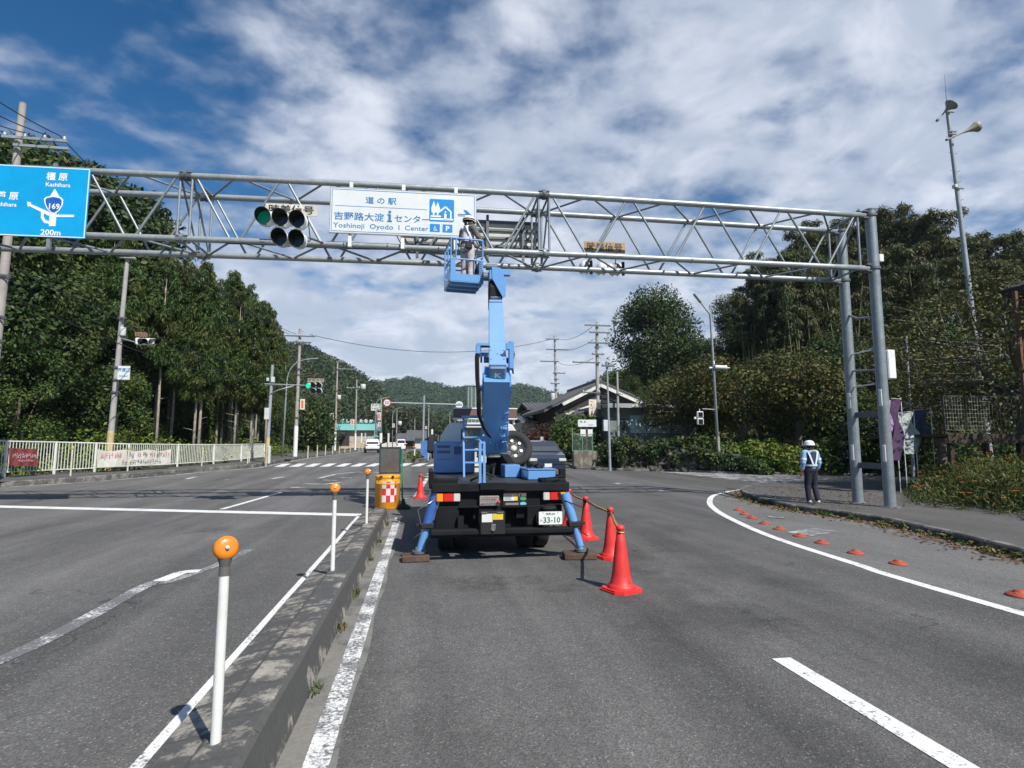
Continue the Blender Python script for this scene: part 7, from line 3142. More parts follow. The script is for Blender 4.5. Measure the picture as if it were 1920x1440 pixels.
def on_rail(px0, px1, py0a, py1a, py0b, py1b, Y0, Y1, name, label, cat, mat, seed, rows):
    A, B = at(px0, py1a, Y0), at(px1, py1b, Y1)
    A2, B2 = at(px0, py0a, Y0), at(px1, py0b, Y1)
    t = thing(name, label, cat, tuple(A))
    b = MB()
    n = 14
    V = []
    rd = random.Random(seed)
    nrm = (B - A).cross(Vector((0, 0, 1))).normalized()
    for k in range(n + 1):
        u = k / n
        bot, tp__ = A.lerp(B, u), A2.lerp(B2, u)
        s_ = .025 * math.sin(u * 17 + seed) if n > 2 else 0
        sag = -.10 * math.sin(PI * (u * 3 % 1)) if name == 'banner' else 0
        V += [bot + nrm * (.0 + s_), tp__ + nrm * (.02 - s_) + Vector((0, 0, sag)), bot + nrm * (-.012 + s_), tp__ + nrm * (.008 - s_) + Vector((0, 0, sag))]
    F = []
    for k in range(n):
        a, c = 4 * k, 4 * k + 4
        F += [(a, c, c + 1, a + 1), (a + 2, a + 3, c + 3, c + 2), (a + 1, c + 1, c + 3, a + 3), (a, a + 2, c + 2, c)]
    b.add(V, F)
    b.build('panel', mat, t)
    L_ = (B - A).length
    u = (B - A).normalized()
    H_ = (A2 - A).length
    for (v0, hh, u0, u1, cnt, m) in rows:
        b = MB()
        o = A + (A2 - A).normalized() * (H_ * v0) + u * (L_ * u0) + nrm * .062
        scribble(b, o, u, Vector((0, 0, 1)), cnt, L_ * (u1 - u0) / cnt, H_ * hh, rd)
        b.build('lettering', m, t)
    return t


mr_s = M('maroon_board', (.20, .035, .035), .6, dirt=.2)
pinkt = M('faded_red_lettering', (.62, .16, .18), .6)
white_l = M('faded_white_lettering', (.62, .50, .48), .6)
on_rail(17, 70, 840, 873, 842, 873, 24.9, 26.0, 'notice_board', 'maroon notice board with pale writing tied to the railing', 'notice board', mr_s, 3, [(.42, .30, .05, .95, 17, white_l), (.22, .14, .25, .8, 14, white_l)])
on_rail(182, 320, 842, 877, 842, 871, 28.0, 30.9, 'banner', 'long creased white banner with red and black writing tied to the railing', 'banner', M('banner_cloth', (.56, .55, .50), .8, var=.08, dirt=.35, dcol=(.35, .33, .28)), 5,
        [(.50, .30, .03, .30, 8, pinkt), (.50, .30, .36, .46, 3, text_black), (.50, .30, .50, .56, 2, pinkt), (.50, .30, .58, .66, 3, text_black), (.50, .30, .68, .76, 3, pinkt), (.50, .30, .78, .86, 3, text_black), (.50, .30, .87, .97, 3, pinkt), (.14, .22, .30, .85, 16, text_black)])

# ---- small kerb posts
kp = None
cream = M('cream_post', (.58, .56, .46), .5, dirt=.25)
LST = [(132, 892, 836), (239, 883, 838), (378, 874, 839), (464, 869, 842), (463, 869, 842), (412, 872, 850)]
LST = LST[:4] + [(467, 867, 843)]
LST2 = [(577, 857, 836), (594.5, 855, 835), (610, 852, 835), (623.5, 850, 835.5), (636, 849, 836), (646.5, 847.5, 836), (656.5, 846, 835), (673, 845, 834), (679, 844, 833.5), (686, 843.5, 833)]
for i, (px, py, pt) in enumerate(LST + LST2):
    p = gp(px, py, .2)
    H = at(px, pt, p.y).z - p.z
    if kp is None:
        kp = thing('kerb_post', '', 'bollard', (0, 0, 0), 'cream posts along the left kerb')
        b = MB()
        b.tube((0, 0, -.1), (0, 0, .9), .035, n=12)
        b.build('post', cream, kp)
        b = MB()
        b.lathe([(.036, .90), (.055, .92), (.055, 1.0), (.03, 1.03), (0, 1.03)], 12)
        b.build('cap', M('ochre_cap', (.48, .36, .16), .6), kp)
        o = kp
    else:
        o = copy_tree(kp)
    place(o, tuple(p), 0, (.9, .9, H / 1.03) if i < 5 else (1.2, 1.2, H / 1.03))
    o['label'] = (('first', 'second', 'third', 'fourth', 'fifth')[i] + ' cream post in front of the white railing from the left') if i < 5 else (STL[i - 5] + ' slim cream post along the kerb past the left corner')
b = MB()
p = gp(538, 865, .02)
b.box(p.x - .25, p.x + .25, p.y - .15, p.y + .15, p.z, p.z + .18, .05)
b.tube((p.x - .1, p.y - .16, p.z + .1), (p.x - .1, p.y - .13, p.z + .1), .05, n=10)
tag(b.build('kerb_block', blackm), 'black rubber block lying on the road by the left kerb', 'block')

# ---- orange banners on poles
cloth_w = M('banner_white', (.68, .60, .54), .7)
cloth_o = M('banner_orange', (.60, .14, .05), .7)
for i, (x0_, y0_, x1_, y1_, Y, lb) in enumerate([(562, 748, 572, 768, 45.8, 'white and orange banner on the tall pole past the left corner'), (618, 775, 626, 789, 81.6, 'white and orange banner on the pole left of the store'), (657, 786, 664, 797, 91.6, 'white and orange banner in front of the store roof'),
                                                  (707, 773, 714, 788, 111.6, 'white and orange banner high beside the pylon'), (709, 791, 714, 800, 111.6, 'white and orange banner low beside the pylon'), (735.5, 794, 740, 801.5, 117.5, 'white and orange banner on the far curved lamp'), (797, 799, 801, 804.5, 140, 'tiny far white and orange banner')]):
    a, c = at(x0_, y1_, Y), at(x1_, y0_, Y)
    t = thing('pole_banner', lb, 'banner', tuple(a), 'white and orange banners on the poles')
    b = MB()
    b.box(a.x, c.x, Y - .01, Y + .01, a.z, c.z)
    b.build('cloth', cloth_w, t)
    b = MB()
    w_ = c.x - a.x
    h = c.z - a.z
    b.box(a.x + w_ * .27, c.x - w_ * .27, Y - .02, Y - .012, a.z + h * .15, c.z - h * .15)
    b.build('emblem', cloth_o, t)
    b = MB()
    b.bar((a.x - w_ * .5, Y, c.z), (c.x, Y, c.z), .03, .03)
    b.bar((a.x - w_ * .5, Y, a.z), (c.x, Y, a.z), .03, .03)
    b.build('bracket', steel_dark, t)


# ---- cars
def car(name, label, paint_, kind, group=None):
    t = thing(name, label, 'car', (0, 0, 0), group)
    Wc = .88 if kind != 'van' else .74
    L2 = 2.15 if kind != 'van' else 1.65
    Hh = {'suv': 1.68, 'mpv': 1.62, 'van': 1.78}[kind]
    if kind == 'van':
        side = [(-L2, .35), (-L2, .95), (-L2 + .08, 1.20), (-L2 + .16, Hh - .10), (-L2 + .35, Hh), (L2 - 1.1, Hh), (L2 - .75, Hh - .10), (L2 - .35, 1.15), (L2 - .05, .95), (L2, .7), (L2, .35)]
    else:
        side = [(-L2, .35), (-L2 - .02, .72), (-L2 + .02, 1.02), (-L2 + .28, Hh - .16), (-L2 + .50, Hh - .02), (-.3, Hh), (.30, Hh - .05), (1.05, 1.08), (1.75, .95), (L2 - .05, .78), (L2, .55), (L2 - .05, .35)]
    n = len(side)

    def halfw(z):
        return Wc * (1.0 if z < 1.0 else 1 - .22 * (z - 1.0) / (Hh - 1.0)) * (.97 if z < .45 else 1)
    V = []
    for s_ in (-1, 1):
        for y, z in side:
            e = .93 if abs(y) > L2 - .1 else 1
            V.append((s_ * halfw(z) * e, y, z))
    for s_ in (-1, 1):
        for y, z in side:
            V.append((s_ * halfw(z) * .80, y * (1.012), z + (.015 if z > 1.2 else 0)))
    b = MB()
    F = []
    for i in range(n):
        j = (i + 1) % n
        F += [(2 * n + i, 2 * n + j, 3 * n + j, 3 * n + i), (i, j, 2 * n + j, 2 * n + i), (n + i, 3 * n + i, 3 * n + j, n + j)]
    F += [tuple(range(n)), tuple(range(2 * n - 1, n - 1, -1))]
    b.add(V, F)
    b.build('body', paint_, t)
    gm = glass
    b = MB()
    if kind == 'van':
        q0, q1 = (-L2 + .075, 1.18), (-L2 + .155, Hh - .16)
        f0, f1 = (L2 - .32, 1.13), (L2 - .72, Hh - .14)
    else:
        q0, q1 = (-L2 + .06, 1.08), (-L2 + .27, Hh - .20)
        f0, f1 = (1.00, 1.10), (.34, Hh - .10)
    for (y0, z0), (y1, z1), s_ in ((q0, q1, -1), (f0, f1, 1)):
        w0, w1 = halfw(z0) * .84, halfw(z1) * .86
        o = .035 * s_
        b = MB()
        b.add([(-w0, y0 + o, z0 + .02), (w0, y0 + o, z0 + .02), (w1, y1 + o, z1), (-w1, y1 + o, z1), (-w0, y0 + o * .2, z0 + .02), (w0, y0 + o * .2, z0 + .02), (w1, y1 + o * .2, z1), (-w1, y1 + o * .2, z1)],
              [(0, 1, 2, 3), (4, 5, 6, 7), (0, 1, 5, 4), (2, 3, 7, 6), (0, 3, 7, 4), (1, 2, 6, 5)])
        b.build('windscreen' if s_ > 0 else 'rear_window', gm, t)
    for s_ in (-1, 1):
        b = MB()
        pts = [(q0[0] + .25, 1.08), (f0[0] - .18, 1.10), (f1[0] - .08, Hh - .17), (q1[0] + .22, Hh - .20)]
        V = [(s_ * (halfw(z) + .006), y, z) for y, z in pts] + [(s_ * (halfw(z) - .02), y, z) for y, z in pts]
        b.add(V, [(0, 1, 2, 3), (4, 5, 6, 7), (0, 1, 5, 4), (1, 2, 6, 5), (2, 3, 7, 6), (3, 0, 4, 7)])
        b.build('window', gm, t)
        lz = .86 if kind != 'van' else .8
        b = MB()
        b.box(min(s_ * Wc * .97, s_ * Wc * .62), max(s_ * Wc * .97, s_ * Wc * .62), -L2 - .03, -L2 + .12, lz, lz + (.16 if kind != 'van' else .30), .02)
        b.build('tail_lamp', lens_red, t)
        b = MB()
        b.box(min(s_ * Wc * .97, s_ * Wc * .58), max(s_ * Wc * .97, s_ * Wc * .58), L2 - .16, L2 + .02, .66, .80, .02)
        b.build('headlight', lens_white, t)
        b = MB()
        b.box(min(s_ * Wc, s_ * (Wc + .16)), max(s_ * Wc, s_ * (Wc + .16)), f0[0] - .35, f0[0] - .25, 1.06, 1.18, .02)
        b.build('mirror', paint_, t)
        for yy in (-L2 * .62, L2 * .62):
            wheel(t, (s_ * (Wc - .10), yy, .32), .32, .2, s_)
    b = MB()
    b.box(-Wc * .92, Wc * .92, -L2 - .05, -L2 + .1, .30, .55, .03)
    b.box(-Wc * .92, Wc * .92, L2 - .1, L2 + .04, .30, .48, .03)
    b.build('bumper', black if kind == 'suv' else paint_, t)
    b = MB()
    b.box(-.17, .17, -L2 - .055, -L2 - .04, .62, .79)
    b.box(-.17, .17, L2 + .03, L2 + .045, .40, .56)
    b.build('number_plate', M('plate_white', (.72, .73, .71), .4), t)
    return t


wp_ = M('white_car_paint', (.74, .75, .76), .25, var=.03, coat=.7)
np_ = M('dark_blue_car_paint', (.012, .018, .035), .2, var=.05, coat=.8)
c1 = gp(697, 849)
place(car('parked_car', 'white sport utility car driving away in the left far lane', wp_, 'suv'), (c1.x, c1.y, c1.z), .12, 1.02)
c2 = gp(752, 845)
place(car('small_van', 'small white boxy van driving away near the far island', wp_, 'van'), (c2.x, c2.y, c2.z), .03, 1.05)
q = gp(1022, 877)
place(car('dark_car', 'dark blue car facing the camera right behind the truck', np_, 'mpv'), (at(1018, 860, 27.5).x, 28.0, grade(28)), PI - .05, 1.0)

# ---- barrier panels beyond the crossing
for i, (px, Y) in enumerate(((789, 40), (793, 44))):
    t = thing('barrier_panel', ('near' if i == 0 else 'far') + ' blue and white hoarding panel beside the planted island', 'barrier', tuple(gp(px, 860)), 'hoarding panels on the far island')
    x = at(px, 832, Y).x
    z = grade(Y) + .1
    b = MB()
    b.box(x, x + .5, Y, Y + .05, z, z + 1.35)
    b.build('panel', M('hoarding_blue', (.06, .16, .42), .6, dirt=.3), t)
    b = MB()
    b.box(x + .5, x + .56, Y, Y + 3.6, z, z + 1.3)
    b.build('side_panel', M('hoarding_pale', (.45, .50, .55), .6, dirt=.2), t)
# cone-like red flags far away: tiny road works signs
# ---- store with green roof
Y = 135


def PX(px, py, y=None):
    return at(px, py, y or Y)


def building(name, label, cat='building'):
    return thing(name, label, cat, (0, 0, 0))


t = building('store', 'long store with a pale green roof and white letters far down the road', 'shop')
a, c = PX(612, 836), PX(700, 836)
zb = .3
z_e = PX(650, 806).z
z_r = PX(650, 792).z
b = MB()
b.box(a.x, c.x, Y, Y + 14, zb - .5, z_e)
w_ = b.build('wall', M('store_wall', (.50, .38, .27), .8, dirt=.2), t)
b = MB()
b.prism([(Y - 1.2, z_e - .1), (Y + 4, z_r + .2), (Y + 10, z_r + .2), (Y + 15, z_e - .1)], a.x - .6, c.x + .8, 'x')
b.build('roof', M('green_roof', (.16, .40, .36), .55, var=.08, vs=.3), t)
b = MB()
b.box(a.x - .2, c.x + .7, Y + 2.9, Y + 3.1, z_r - .3, PX(650, 788).z)
fa = b.build('fascia', M('dark_green_fascia', (.01, .10, .07), .5), t)
letters([('に', PX(612, 792).x, z_r + .15, .75, 'CENTER', .03, 1.1), ('い', PX(622, 792).x, z_r + .15, .75, 'CENTER', .03, 1.1), ('ざ', PX(638, 792).x, z_r + .15, .75, 'CENTER', .03, 1.1), ('し', PX(649, 792).x, z_r + .15, .75, 'CENTER', .03, 1.1), ('お', PX(661, 792).x, z_r + .15, .75, 'CENTER', .03, 1.1),
         ('た', PX(675, 792).x, z_r + .15, .75, 'CENTER', .03, 1.1), ('な', PX(684, 792).x, z_r + .15, .75, 'CENTER', .03, 1.1), ('か', PX(694, 792).x, z_r + .15, .75, 'CENTER', .03, 1.1)], 'lettering', text_white, fa, Y + 2.85)
b = MB()
b.box(a.x + .1, PX(650, 830).x, Y - 3.5, Y - .01, PX(650, 814).z, PX(650, 810).z)
b.build('awning', M('dark_awning', (.06, .04, .035), .8), t)
b = MB()
b.box(PX(629, 809).x, PX(645, 809).x, Y - .3, Y - .02, PX(630, 815).z, PX(630, 808.5).z)
b.build('pink_sign', M('pink_sign', (.75, .22, .30), .6), t)
for i in range(5):
    b = MB()
    x = PX(655 + i * 8.5, 830).x
    b.box(x, x + .7, Y - .06, Y - .01, PX(650, 828).z, PX(650, 818).z)
    b.build('window', M('store_window', (.45, .42, .36), .3), w_)
b = MB()
b.box(a.x, PX(655, 835).x, Y - .06, Y - .01, PX(650, 836).z, PX(650, 818).z)
b.build('opening', M('opening_shade', (.035, .03, .03), .8), w_)  # solid dark slab, painted for the shade inside the open front
# pylon sign
Y = 112
t = thing('pylon_sign', 'white pylon with a square black lettered board beside the store', 'sign', tuple(pole_at(704.5, 832, Y)))
b = MB()
b.box(PX(702.5, 800).x, PX(706.5, 800).x, Y, Y + .4, .2, PX(704, 770).z)
b.build('column', white, t)
p0, p1 = PX(696, 757), PX(715.5, 770)
b = MB()
b.box(p0.x, p1.x, Y - .1, Y + .3, p1.z, p0.z)
b.build('panel', M('pylon_board', (.55, .57, .52), .6), t)
b = MB()
rd = random.Random(8)
for rz in (0, 1):
    scribble(b, Vector((p0.x + .12, Y - .12, p1.z + .2 + rz * .58)), Vector((1, 0, 0)), Vector((0, 0, 1)), 4, .44, .45, rd)
b.build('lettering', text_black, t)
# small parasol, banners and guard rail in front of the store
t = thing('parasol', 'small green parasol by the store corner', 'parasol', tuple(pole_at(704, 832, 105)))
b = MB()
p = PX(703.5, 819, 105)
b.lathe([(0, .35), (.9, .02), (.95, 0), (.9, -.01), (0, .30)], 8, tuple(p), smooth=False)
b.build('canopy', M('green_cloth', (.04, .32, .22), .7), t)
b = MB()
b.tube((p.x, 105, .4), (p.x, 105, p.z + .2), .03, n=6)
b.build('pole', white, t)
Y = 120
b = MB()
gpts = [PX(714, 833), PX(726, 829.5), PX(740, 829), PX(748, 832)]
t = thing('guard_fence', 'pale curved guard fence at the bend beyond the store', 'fence', tuple(gpts[0]))
for p, q in zip(gpts, gpts[1:]):
    b.add([(p.x, Y, .4), (q.x, Y + .01, .4), (q.x, Y + .01, q.z), (p.x, Y, p.z), (p.x, Y + .1, .4), (q.x, Y + .11, .4), (q.x, Y + .11, q.z), (p.x, Y + .1, p.z)], [(0, 1, 2, 3), (4, 5, 6, 7), (3, 2, 6, 7)])
b.build('panel', M('pale_fence', (.60, .60, .55), .6), t)
for i, (px, w__, m, lb) in enumerate(((712, 4.5, white, 'white upright banner at the store entrance'), (727, 3, cloth_w, 'pinkish upright banner by the curved guard fence'), (677, 2, white, 'white flag in front of the store wall'), (684, 2, M('pale_blue_cloth', (.40, .50, .58), .7), 'pale blue flag in front of the store wall'))):
    p0, p1 = PX(px, 812, 108), PX(px + w__, 830, 108)
    t = thing('upright_banner', lb, 'banner', (p0.x, 108, .4), 'upright banners by the store')
    b = MB()
    b.box(p0.x, p1.x, 108, 108.02, p1.z, p0.z)
    b.build('cloth', m, t)
    b = MB()
    b.tube((p0.x, 108, .4), (p0.x, 108, p0.z + .1), .02, n=6)
    b.build('pole', steel_pale, t)

# ---- houses
tile = M('grey_roof_tiles', (.10, .10, .105), .55, var=.25, vs=1.5, bump=.5, bs=9)
plaster = M('white_plaster', (.62, .60, .54), .85, dirt=.2)
darkwood = M('dark_boarding', (.035, .030, .028), .8, var=.4, vs=4)
beige = M('beige_wall', (.55, .44, .32), .85, dirt=.25, dcol=(.3, .22, .15))
wgrey = M('grey_wall', (.17, .20, .20), .8, dirt=.3)


def tiled_gable(t, x0, x1, xr, y0, y1, ze0, ze1, zr, name='roof', th=.22, over=.5):
    """gable facing the camera; ridge along y at xr; rows of tiles as ribs down the slope."""
    b = MB()
    for xa, za in ((x0, ze0), (x1, ze1)):
        V = [(xr, y0 - over, zr), (xr, y1 + over, zr), (xa, y1 + over, za), (xa, y0 - over, za)]
        V += [(x, y, z - th) for x, y, z in V]
        b.add(V, [(0, 1, 2, 3), (4, 5, 6, 7), (0, 3, 7, 4), (1, 2, 6, 5), (2, 3, 7, 6)])
        n = int((y1 - y0 + 2 * over) / .28)
        for k in range(n + 1):
            y = y0 - over + (y1 - y0 + 2 * over) * k / n
            b.tube((xr, y, zr + .02), (xa, y, za + .02), .05, n=6, caps=False)
    b.box(xr - .14, xr + .14, y0 - over - .05, y1 + over, zr - .02, zr + .24, .04)
    return b.build(name, tile, t)


Y = 43
t = building('tiled_house', 'dark boarded house with a big grey tiled gable roof', 'house')
rp = PX(1122, 716)
e0, e1 = PX(1018, 768), PX(1215, 757)
b = MB()
b.prism([(PX(1040, 765).x, 0), (PX(1200, 765).x, 0), (PX(1200, 765).x, PX(1200, 757).z), (rp.x, rp.z - .35), (PX(1040, 765).x, PX(1040, 762).z)], Y, Y + 9)
w_ = b.build('wall', darkwood, t)
rf = tiled_gable(t, e0.x, e1.x, rp.x, Y, Y + 9, e0.z, e1.z, rp.z)
for ea in (e0, e1):
    b = MB()
    a_ = Vector((rp.x, Y - .58, rp.z - .33))
    c_ = Vector((ea.x, Y - .58, ea.z - .33)).lerp(a_, .18 if ea is e1 else .32)
    b.bar(a_, c_, .05, .24, up=(0, 0, 1))
    b.build('bargeboard', plaster, rf)
# skirt roof below the gable and a lean-to on the left
b = MB()
p0, p1 = PX(1064, 775, Y), PX(1205, 768, Y)
z0, z1 = PX(1100, 778).z, PX(1100, 765).z
b.add([(p0.x, Y - 1.4, z0), (p1.x, Y - 1.4, z0), (p1.x - .6, Y, z1), (p0.x + .9, Y, z1), (p0.x, Y - 1.4, z0 - .15), (p1.x, Y - 1.4, z0 - .15), (p1.x - .6, Y, z1 - .15), (p0.x + .9, Y, z1 - .15)], [(0, 1, 2, 3), (4, 5, 6, 7), (0, 1, 5, 4), (1, 2, 6, 5), (0, 3, 7, 4)])
n = 26
for k in range(n + 1):
    u = k / n
    b.tube(Vector((p0.x, Y - 1.4, z0 + .02)).lerp(Vector((p1.x, Y - 1.4, z0 + .02)), u), Vector((p0.x + .9, Y, z1 + .02)).lerp(Vector((p1.x - .6, Y, z1 + .02)), u), .05, n=6, caps=False)
b.build('skirt_roof', tile, t)
b = MB()
a_, c_ = PX(1065, 778, Y), PX(1100, 770, Y)
b.bar((a_.x - .3, Y - .3, a_.z), (rp.x - .3, Y - .3, PX(1115, 758).z), .06, .18)
b.build('bargeboard', plaster, rf)
b = MB()
for k in range(3):
    x = PX(1052 + k * 26, 790).x
    b.box(x, x + .5, Y - .03, Y - .005, 2.2, 3.1)
b.build('window', glass, w_)

Y = 40.5
t = building('annex_house', 'low beige walled annex with a small tiled roof behind the poles', 'house')
p0, p1 = PX(1124, 812), PX(1156, 775)
b = MB()
b.box(p0.x, p1.x, Y, Y + 2.2, 0, PX(1130, 778).z)
b.build('wall', beige, t)
b = MB()
b.prism([(p0.x - .5, PX(1120, 783).z), (p1.x + .5, PX(1150, 770).z), (p1.x + .5, PX(1150, 773).z), (p0.x - .5, PX(1120, 787).z)], Y - .5, Y + 2.4)
b.build('roof', tile, t)
t = building('small_tiled_house', 'small house with curved tiled roof edge left of the banner sign', 'house')
Y = 42
b = MB()
p0, p1 = PX(1050, 800), PX(1100, 800)
b.box(p0.x, p1.x, Y - .9, Y - .1, 0, PX(1080, 786).z)
b.build('wall', wgrey, t)
b = MB()
a_ = PX(1048, 790, 41)
c_ = PX(1102, 768, 41)
b.prism([(a_.x, a_.z), (c_.x, c_.z), (c_.x + .1, c_.z - .25), (a_.x + .1, a_.z - .2)], 40.4, 42)
for k in range(9):
    y = 40.4 + k * .2
    b.tube((a_.x, y, a_.z + .02), (c_.x, y, c_.z + .02), .05, n=6, caps=False)
b.build('roof', tile, t)

Y = 36
t = building('low_building', 'low flat roofed building with pale panels behind the cherry tree', 'building')
p0, p1 = PX(1142, 800), PX(1305, 800)
zt = PX(1200, 766).z
b = MB()
b.box(p0.x, p1.x, Y, Y + 7, 0, zt)
w_ = b.build('wall', wgrey, t)
b = MB()
b.box(p0.x - .3, p1.x + .3, Y - .7, Y + 7, zt + .003, zt + .28)
b.build('roof', M('roof_edge', (.30, .34, .33), .6, dirt=.3), t)
b = MB()
b.box(PX(1178, 765).x, p1.x + .31, Y - .74, Y - .70, zt + .05, zt + .20)
b.build('gutter', plaster, t)
for (a_, c_) in ((1181, 1210), (1212, 1258), (1260, 1290)):
    b = MB()
    b.box(PX(a_, 800).x, PX(c_, 800).x, Y - .05, Y - .005, PX(1200, 812).z, PX(1200, 779).z)
    b.build('panel', M('pale_panel', (.48, .56, .55), .7, var=.15, vs=3, dirt=.3, dcol=(.2, .28, .25)), w_)
b = MB()
b.box(PX(1160, 800).x, PX(1172, 800).x, Y - .04, Y - .005, PX(1200, 806).z, PX(1200, 786).z)
b.build('window', glass, w_)
# far roofs left of the house and right of the boom
for i, (x0_, x1_, yt, yb, Y_, lb) in enumerate(((985, 1046, 752, 778, 62, 'grey tiled roofs of the house behind the plum coloured shrub'), (972, 1010, 778, 800, 50, 'low tiled outbuilding next to the truck cab'), (742, 778, 812, 836, 128, 'dark tiled farmhouse far down the road'), (762, 800, 806, 834, 138, 'second dark tiled farmhouse at the foot of the hill'))):
    Y = Y_
    p0, p1 = PX(x0_, yb), PX(x1_, yb)
    t = building('distant_house', lb, 'house')
    b = MB()
    b.box(p0.x + .3, p1.x - .3, Y, Y + 5, 0, PX(x0_, (yt + yb) / 2 + 2).z)
    w_ = b.build('wall', plaster if i % 2 else darkwood, t)
    b = MB()
    zc_, zt_ = PX(x0_, (yt + yb) / 2 + 1).z, PX(x0_, yt).z
    b.prism([(Y - 1, zc_), (Y + 2.5, zt_), (Y + 6, zc_), (Y + 6, zc_ - .2), (Y + 2.5, zt_ - .2), (Y - 1, zc_ - .2)], p0.x, p1.x, 'x')
    for k in range(int((p1.x - p0.x) / .4)):
        b.tube((p0.x + k * .4, Y - 1, zc_ + .02), (p0.x + k * .4, Y + 2.5, zt_ + .02), .06, n=5, caps=False)
    b.build('roof', tile, t)
    b = MB()
    b.box(p0.x + 1, p0.x + 2, Y - .03, Y - .004, .9, 1.9)
    b.build('window', glass, w_)
# netted frame behind the truck
Y = 120
t = thing('net_fence', 'tall pale net on poles on the slope right of the overhead arm', 'net', tuple(PX(880, 790)))
net = M('pale_net', (.20, .25, .22), .9)
for k in range(5):
    b = MB()
    x = PX(877 + k * 7, 780).x
    b.tube((x, Y, 0), (x + .3, Y + 3, PX(885, 724).z), .09, n=6)
    b.build('post', steel_pale, t)
b = MB()
xa, xb = PX(877, 780).x, PX(906, 780).x
zt = PX(885, 724).z
for k in range(34):
    z = zt * k / 33
    b.tube((xa, Y + 3 * k / 33, z), (xb, Y + 3 * k / 33, z), .05, n=4, caps=False)
for k in range(20):
    x = xa + (xb - xa) * k / 19
    b.tube((x, Y, 0), (x + .3, Y + 3, zt), .035, n=4, caps=False)
b.build('net', net, t)

# ---- signs and walls at the right corner
t = thing('vertical_shop_sign', 'narrow cream sign with red and dark characters on the utility pole', 'sign', tuple(PX(1104, 781, 37.6)))
p0, p1 = at(1104.5, 781, 37.6), at(1118, 749, 37.6)
b = MB()
b.box(p0.x, p1.x, 37.6, 37.63, p0.z, p1.z)
b.build('panel', M('cream_sign', (.66, .58, .48), .6), t)
rd = random.Random(4)
b = MB()
hh = (p1.z - p0.z)
for k in range(5):
    scribble(b, Vector((p0.x + .12, 37.59, p0.z + .06 + k * hh / 5.3)), Vector((1, 0, 0)), Vector((0, 0, 1)), 1, .17, .17, rd)
b.build('lettering', text_black, t)
b = MB()
for k in range(7):
    scribble(b, Vector((p0.x + .32, 37.59, p0.z + .06 + k * hh / 7.4)), Vector((1, 0, 0)), Vector((0, 0, 1)), 1, .09, .10, rd)
b.build('lettering', pinkt, t)
t = thing('name_board', 'white horizontal name board on a dark post at the corner', 'sign', tuple(at(1100, 868, 33)))
p0, p1 = at(1084, 800, 33), at(1118, 787, 33)
b = MB()
b.box(p0.x, p1.x, 33, 33.04, p0.z, p1.z)
b.build('panel', sign_white, t)
b = MB()
scribble(b, Vector((p0.x + .06, 32.99, p0.z + .2)), Vector((1, 0, 0)), Vector((0, 0, 1)), 2, .24, .14, rd)
scribble(b, Vector((p0.x + .62, 32.99, p0.z + .08)), Vector((1, 0, 0)), Vector((0, 0, 1)), 5, .07, .08, rd)
b.build('lettering', text_black, t)
b = MB()
b.box(at(1099, 832, 33).x, at(1102, 832, 33).x, 33.05, 33.13, .2, p0.z + .2)
b.build('post', M('rust_brown_post', (.07, .03, .025), .7), t)
for k, (a_, c_) in enumerate(((1088.5, 1098), (1102.5, 1111))):
    b = MB()
    q0, q1 = at(a_, 818, 33), at(c_, 805, 33)
    b.box(q0.x, q1.x, 33, 33.03, q0.z, q1.z)
    b.build('notice', white, t)

# block wall with wire fence
Y = 31.5
t = thing('block_wall', 'stone block wall with a green wire fence on top beside the name board', 'wall', tuple(at(1095, 860, Y)))
b = MB()
xa, xb = at(1077, 850, Y).x, at(1115, 850, Y).x
b.box(xa, xb, Y + .3, Y + .55, 0, at(1095, 846, Y).z)
b.box(xb, xb + .25, Y + .3, Y + 5, 0, at(1095, 846, Y).z)
b.build('base', concrete_mat('block_masonry', (.25, .215, .175), (.11, .10, .085), .7, True, 2.0), t)
b = MB()
zt, zl = at(1095, 814, Y).z, at(1095, 846, Y).z
for k in range(3):
    x = xa + (xb - xa) * k / 2
    b.tube((x, Y + .42, zl), (x, Y + .42, at(1095, 798, Y).z if k == 0 else zt), .03, n=8)
b.tube((xa, Y + .42, zt), (xb, Y + .42, zt), .02, n=6)
b.tube((xa, Y + .42, zl + .03), (xb, Y + .42, zl + .03), .015, n=6)
n = 16
for k in range(n):
    b.tube((xa + (xb - xa) * k / n, Y + .42, zl), (xa + (xb - xa) * min(1, k / n + .12), Y + .42, zt), .006, n=4, caps=False)
    b.tube((xa + (xb - xa) * min(1, k / n + .12), Y + .42, zl), (xa + (xb - xa) * k / n, Y + .42, zt), .006, n=4, caps=False)
b.build('wire_fence', M('green_wire', (.16, .26, .20), .5), t)
t = thing('gate_post', 'short pale post between the shrubs right of the dark car', 'post', tuple(at(1016, 840, 37)))
b = MB()
p = at(1016, 819, 37)
b.box(p.x - .10, p.x + .10, 37, 37.2, .2, p.z, .02)
b.build('post', M('pale_stone_post', (.45, .43, .38), .8), t)

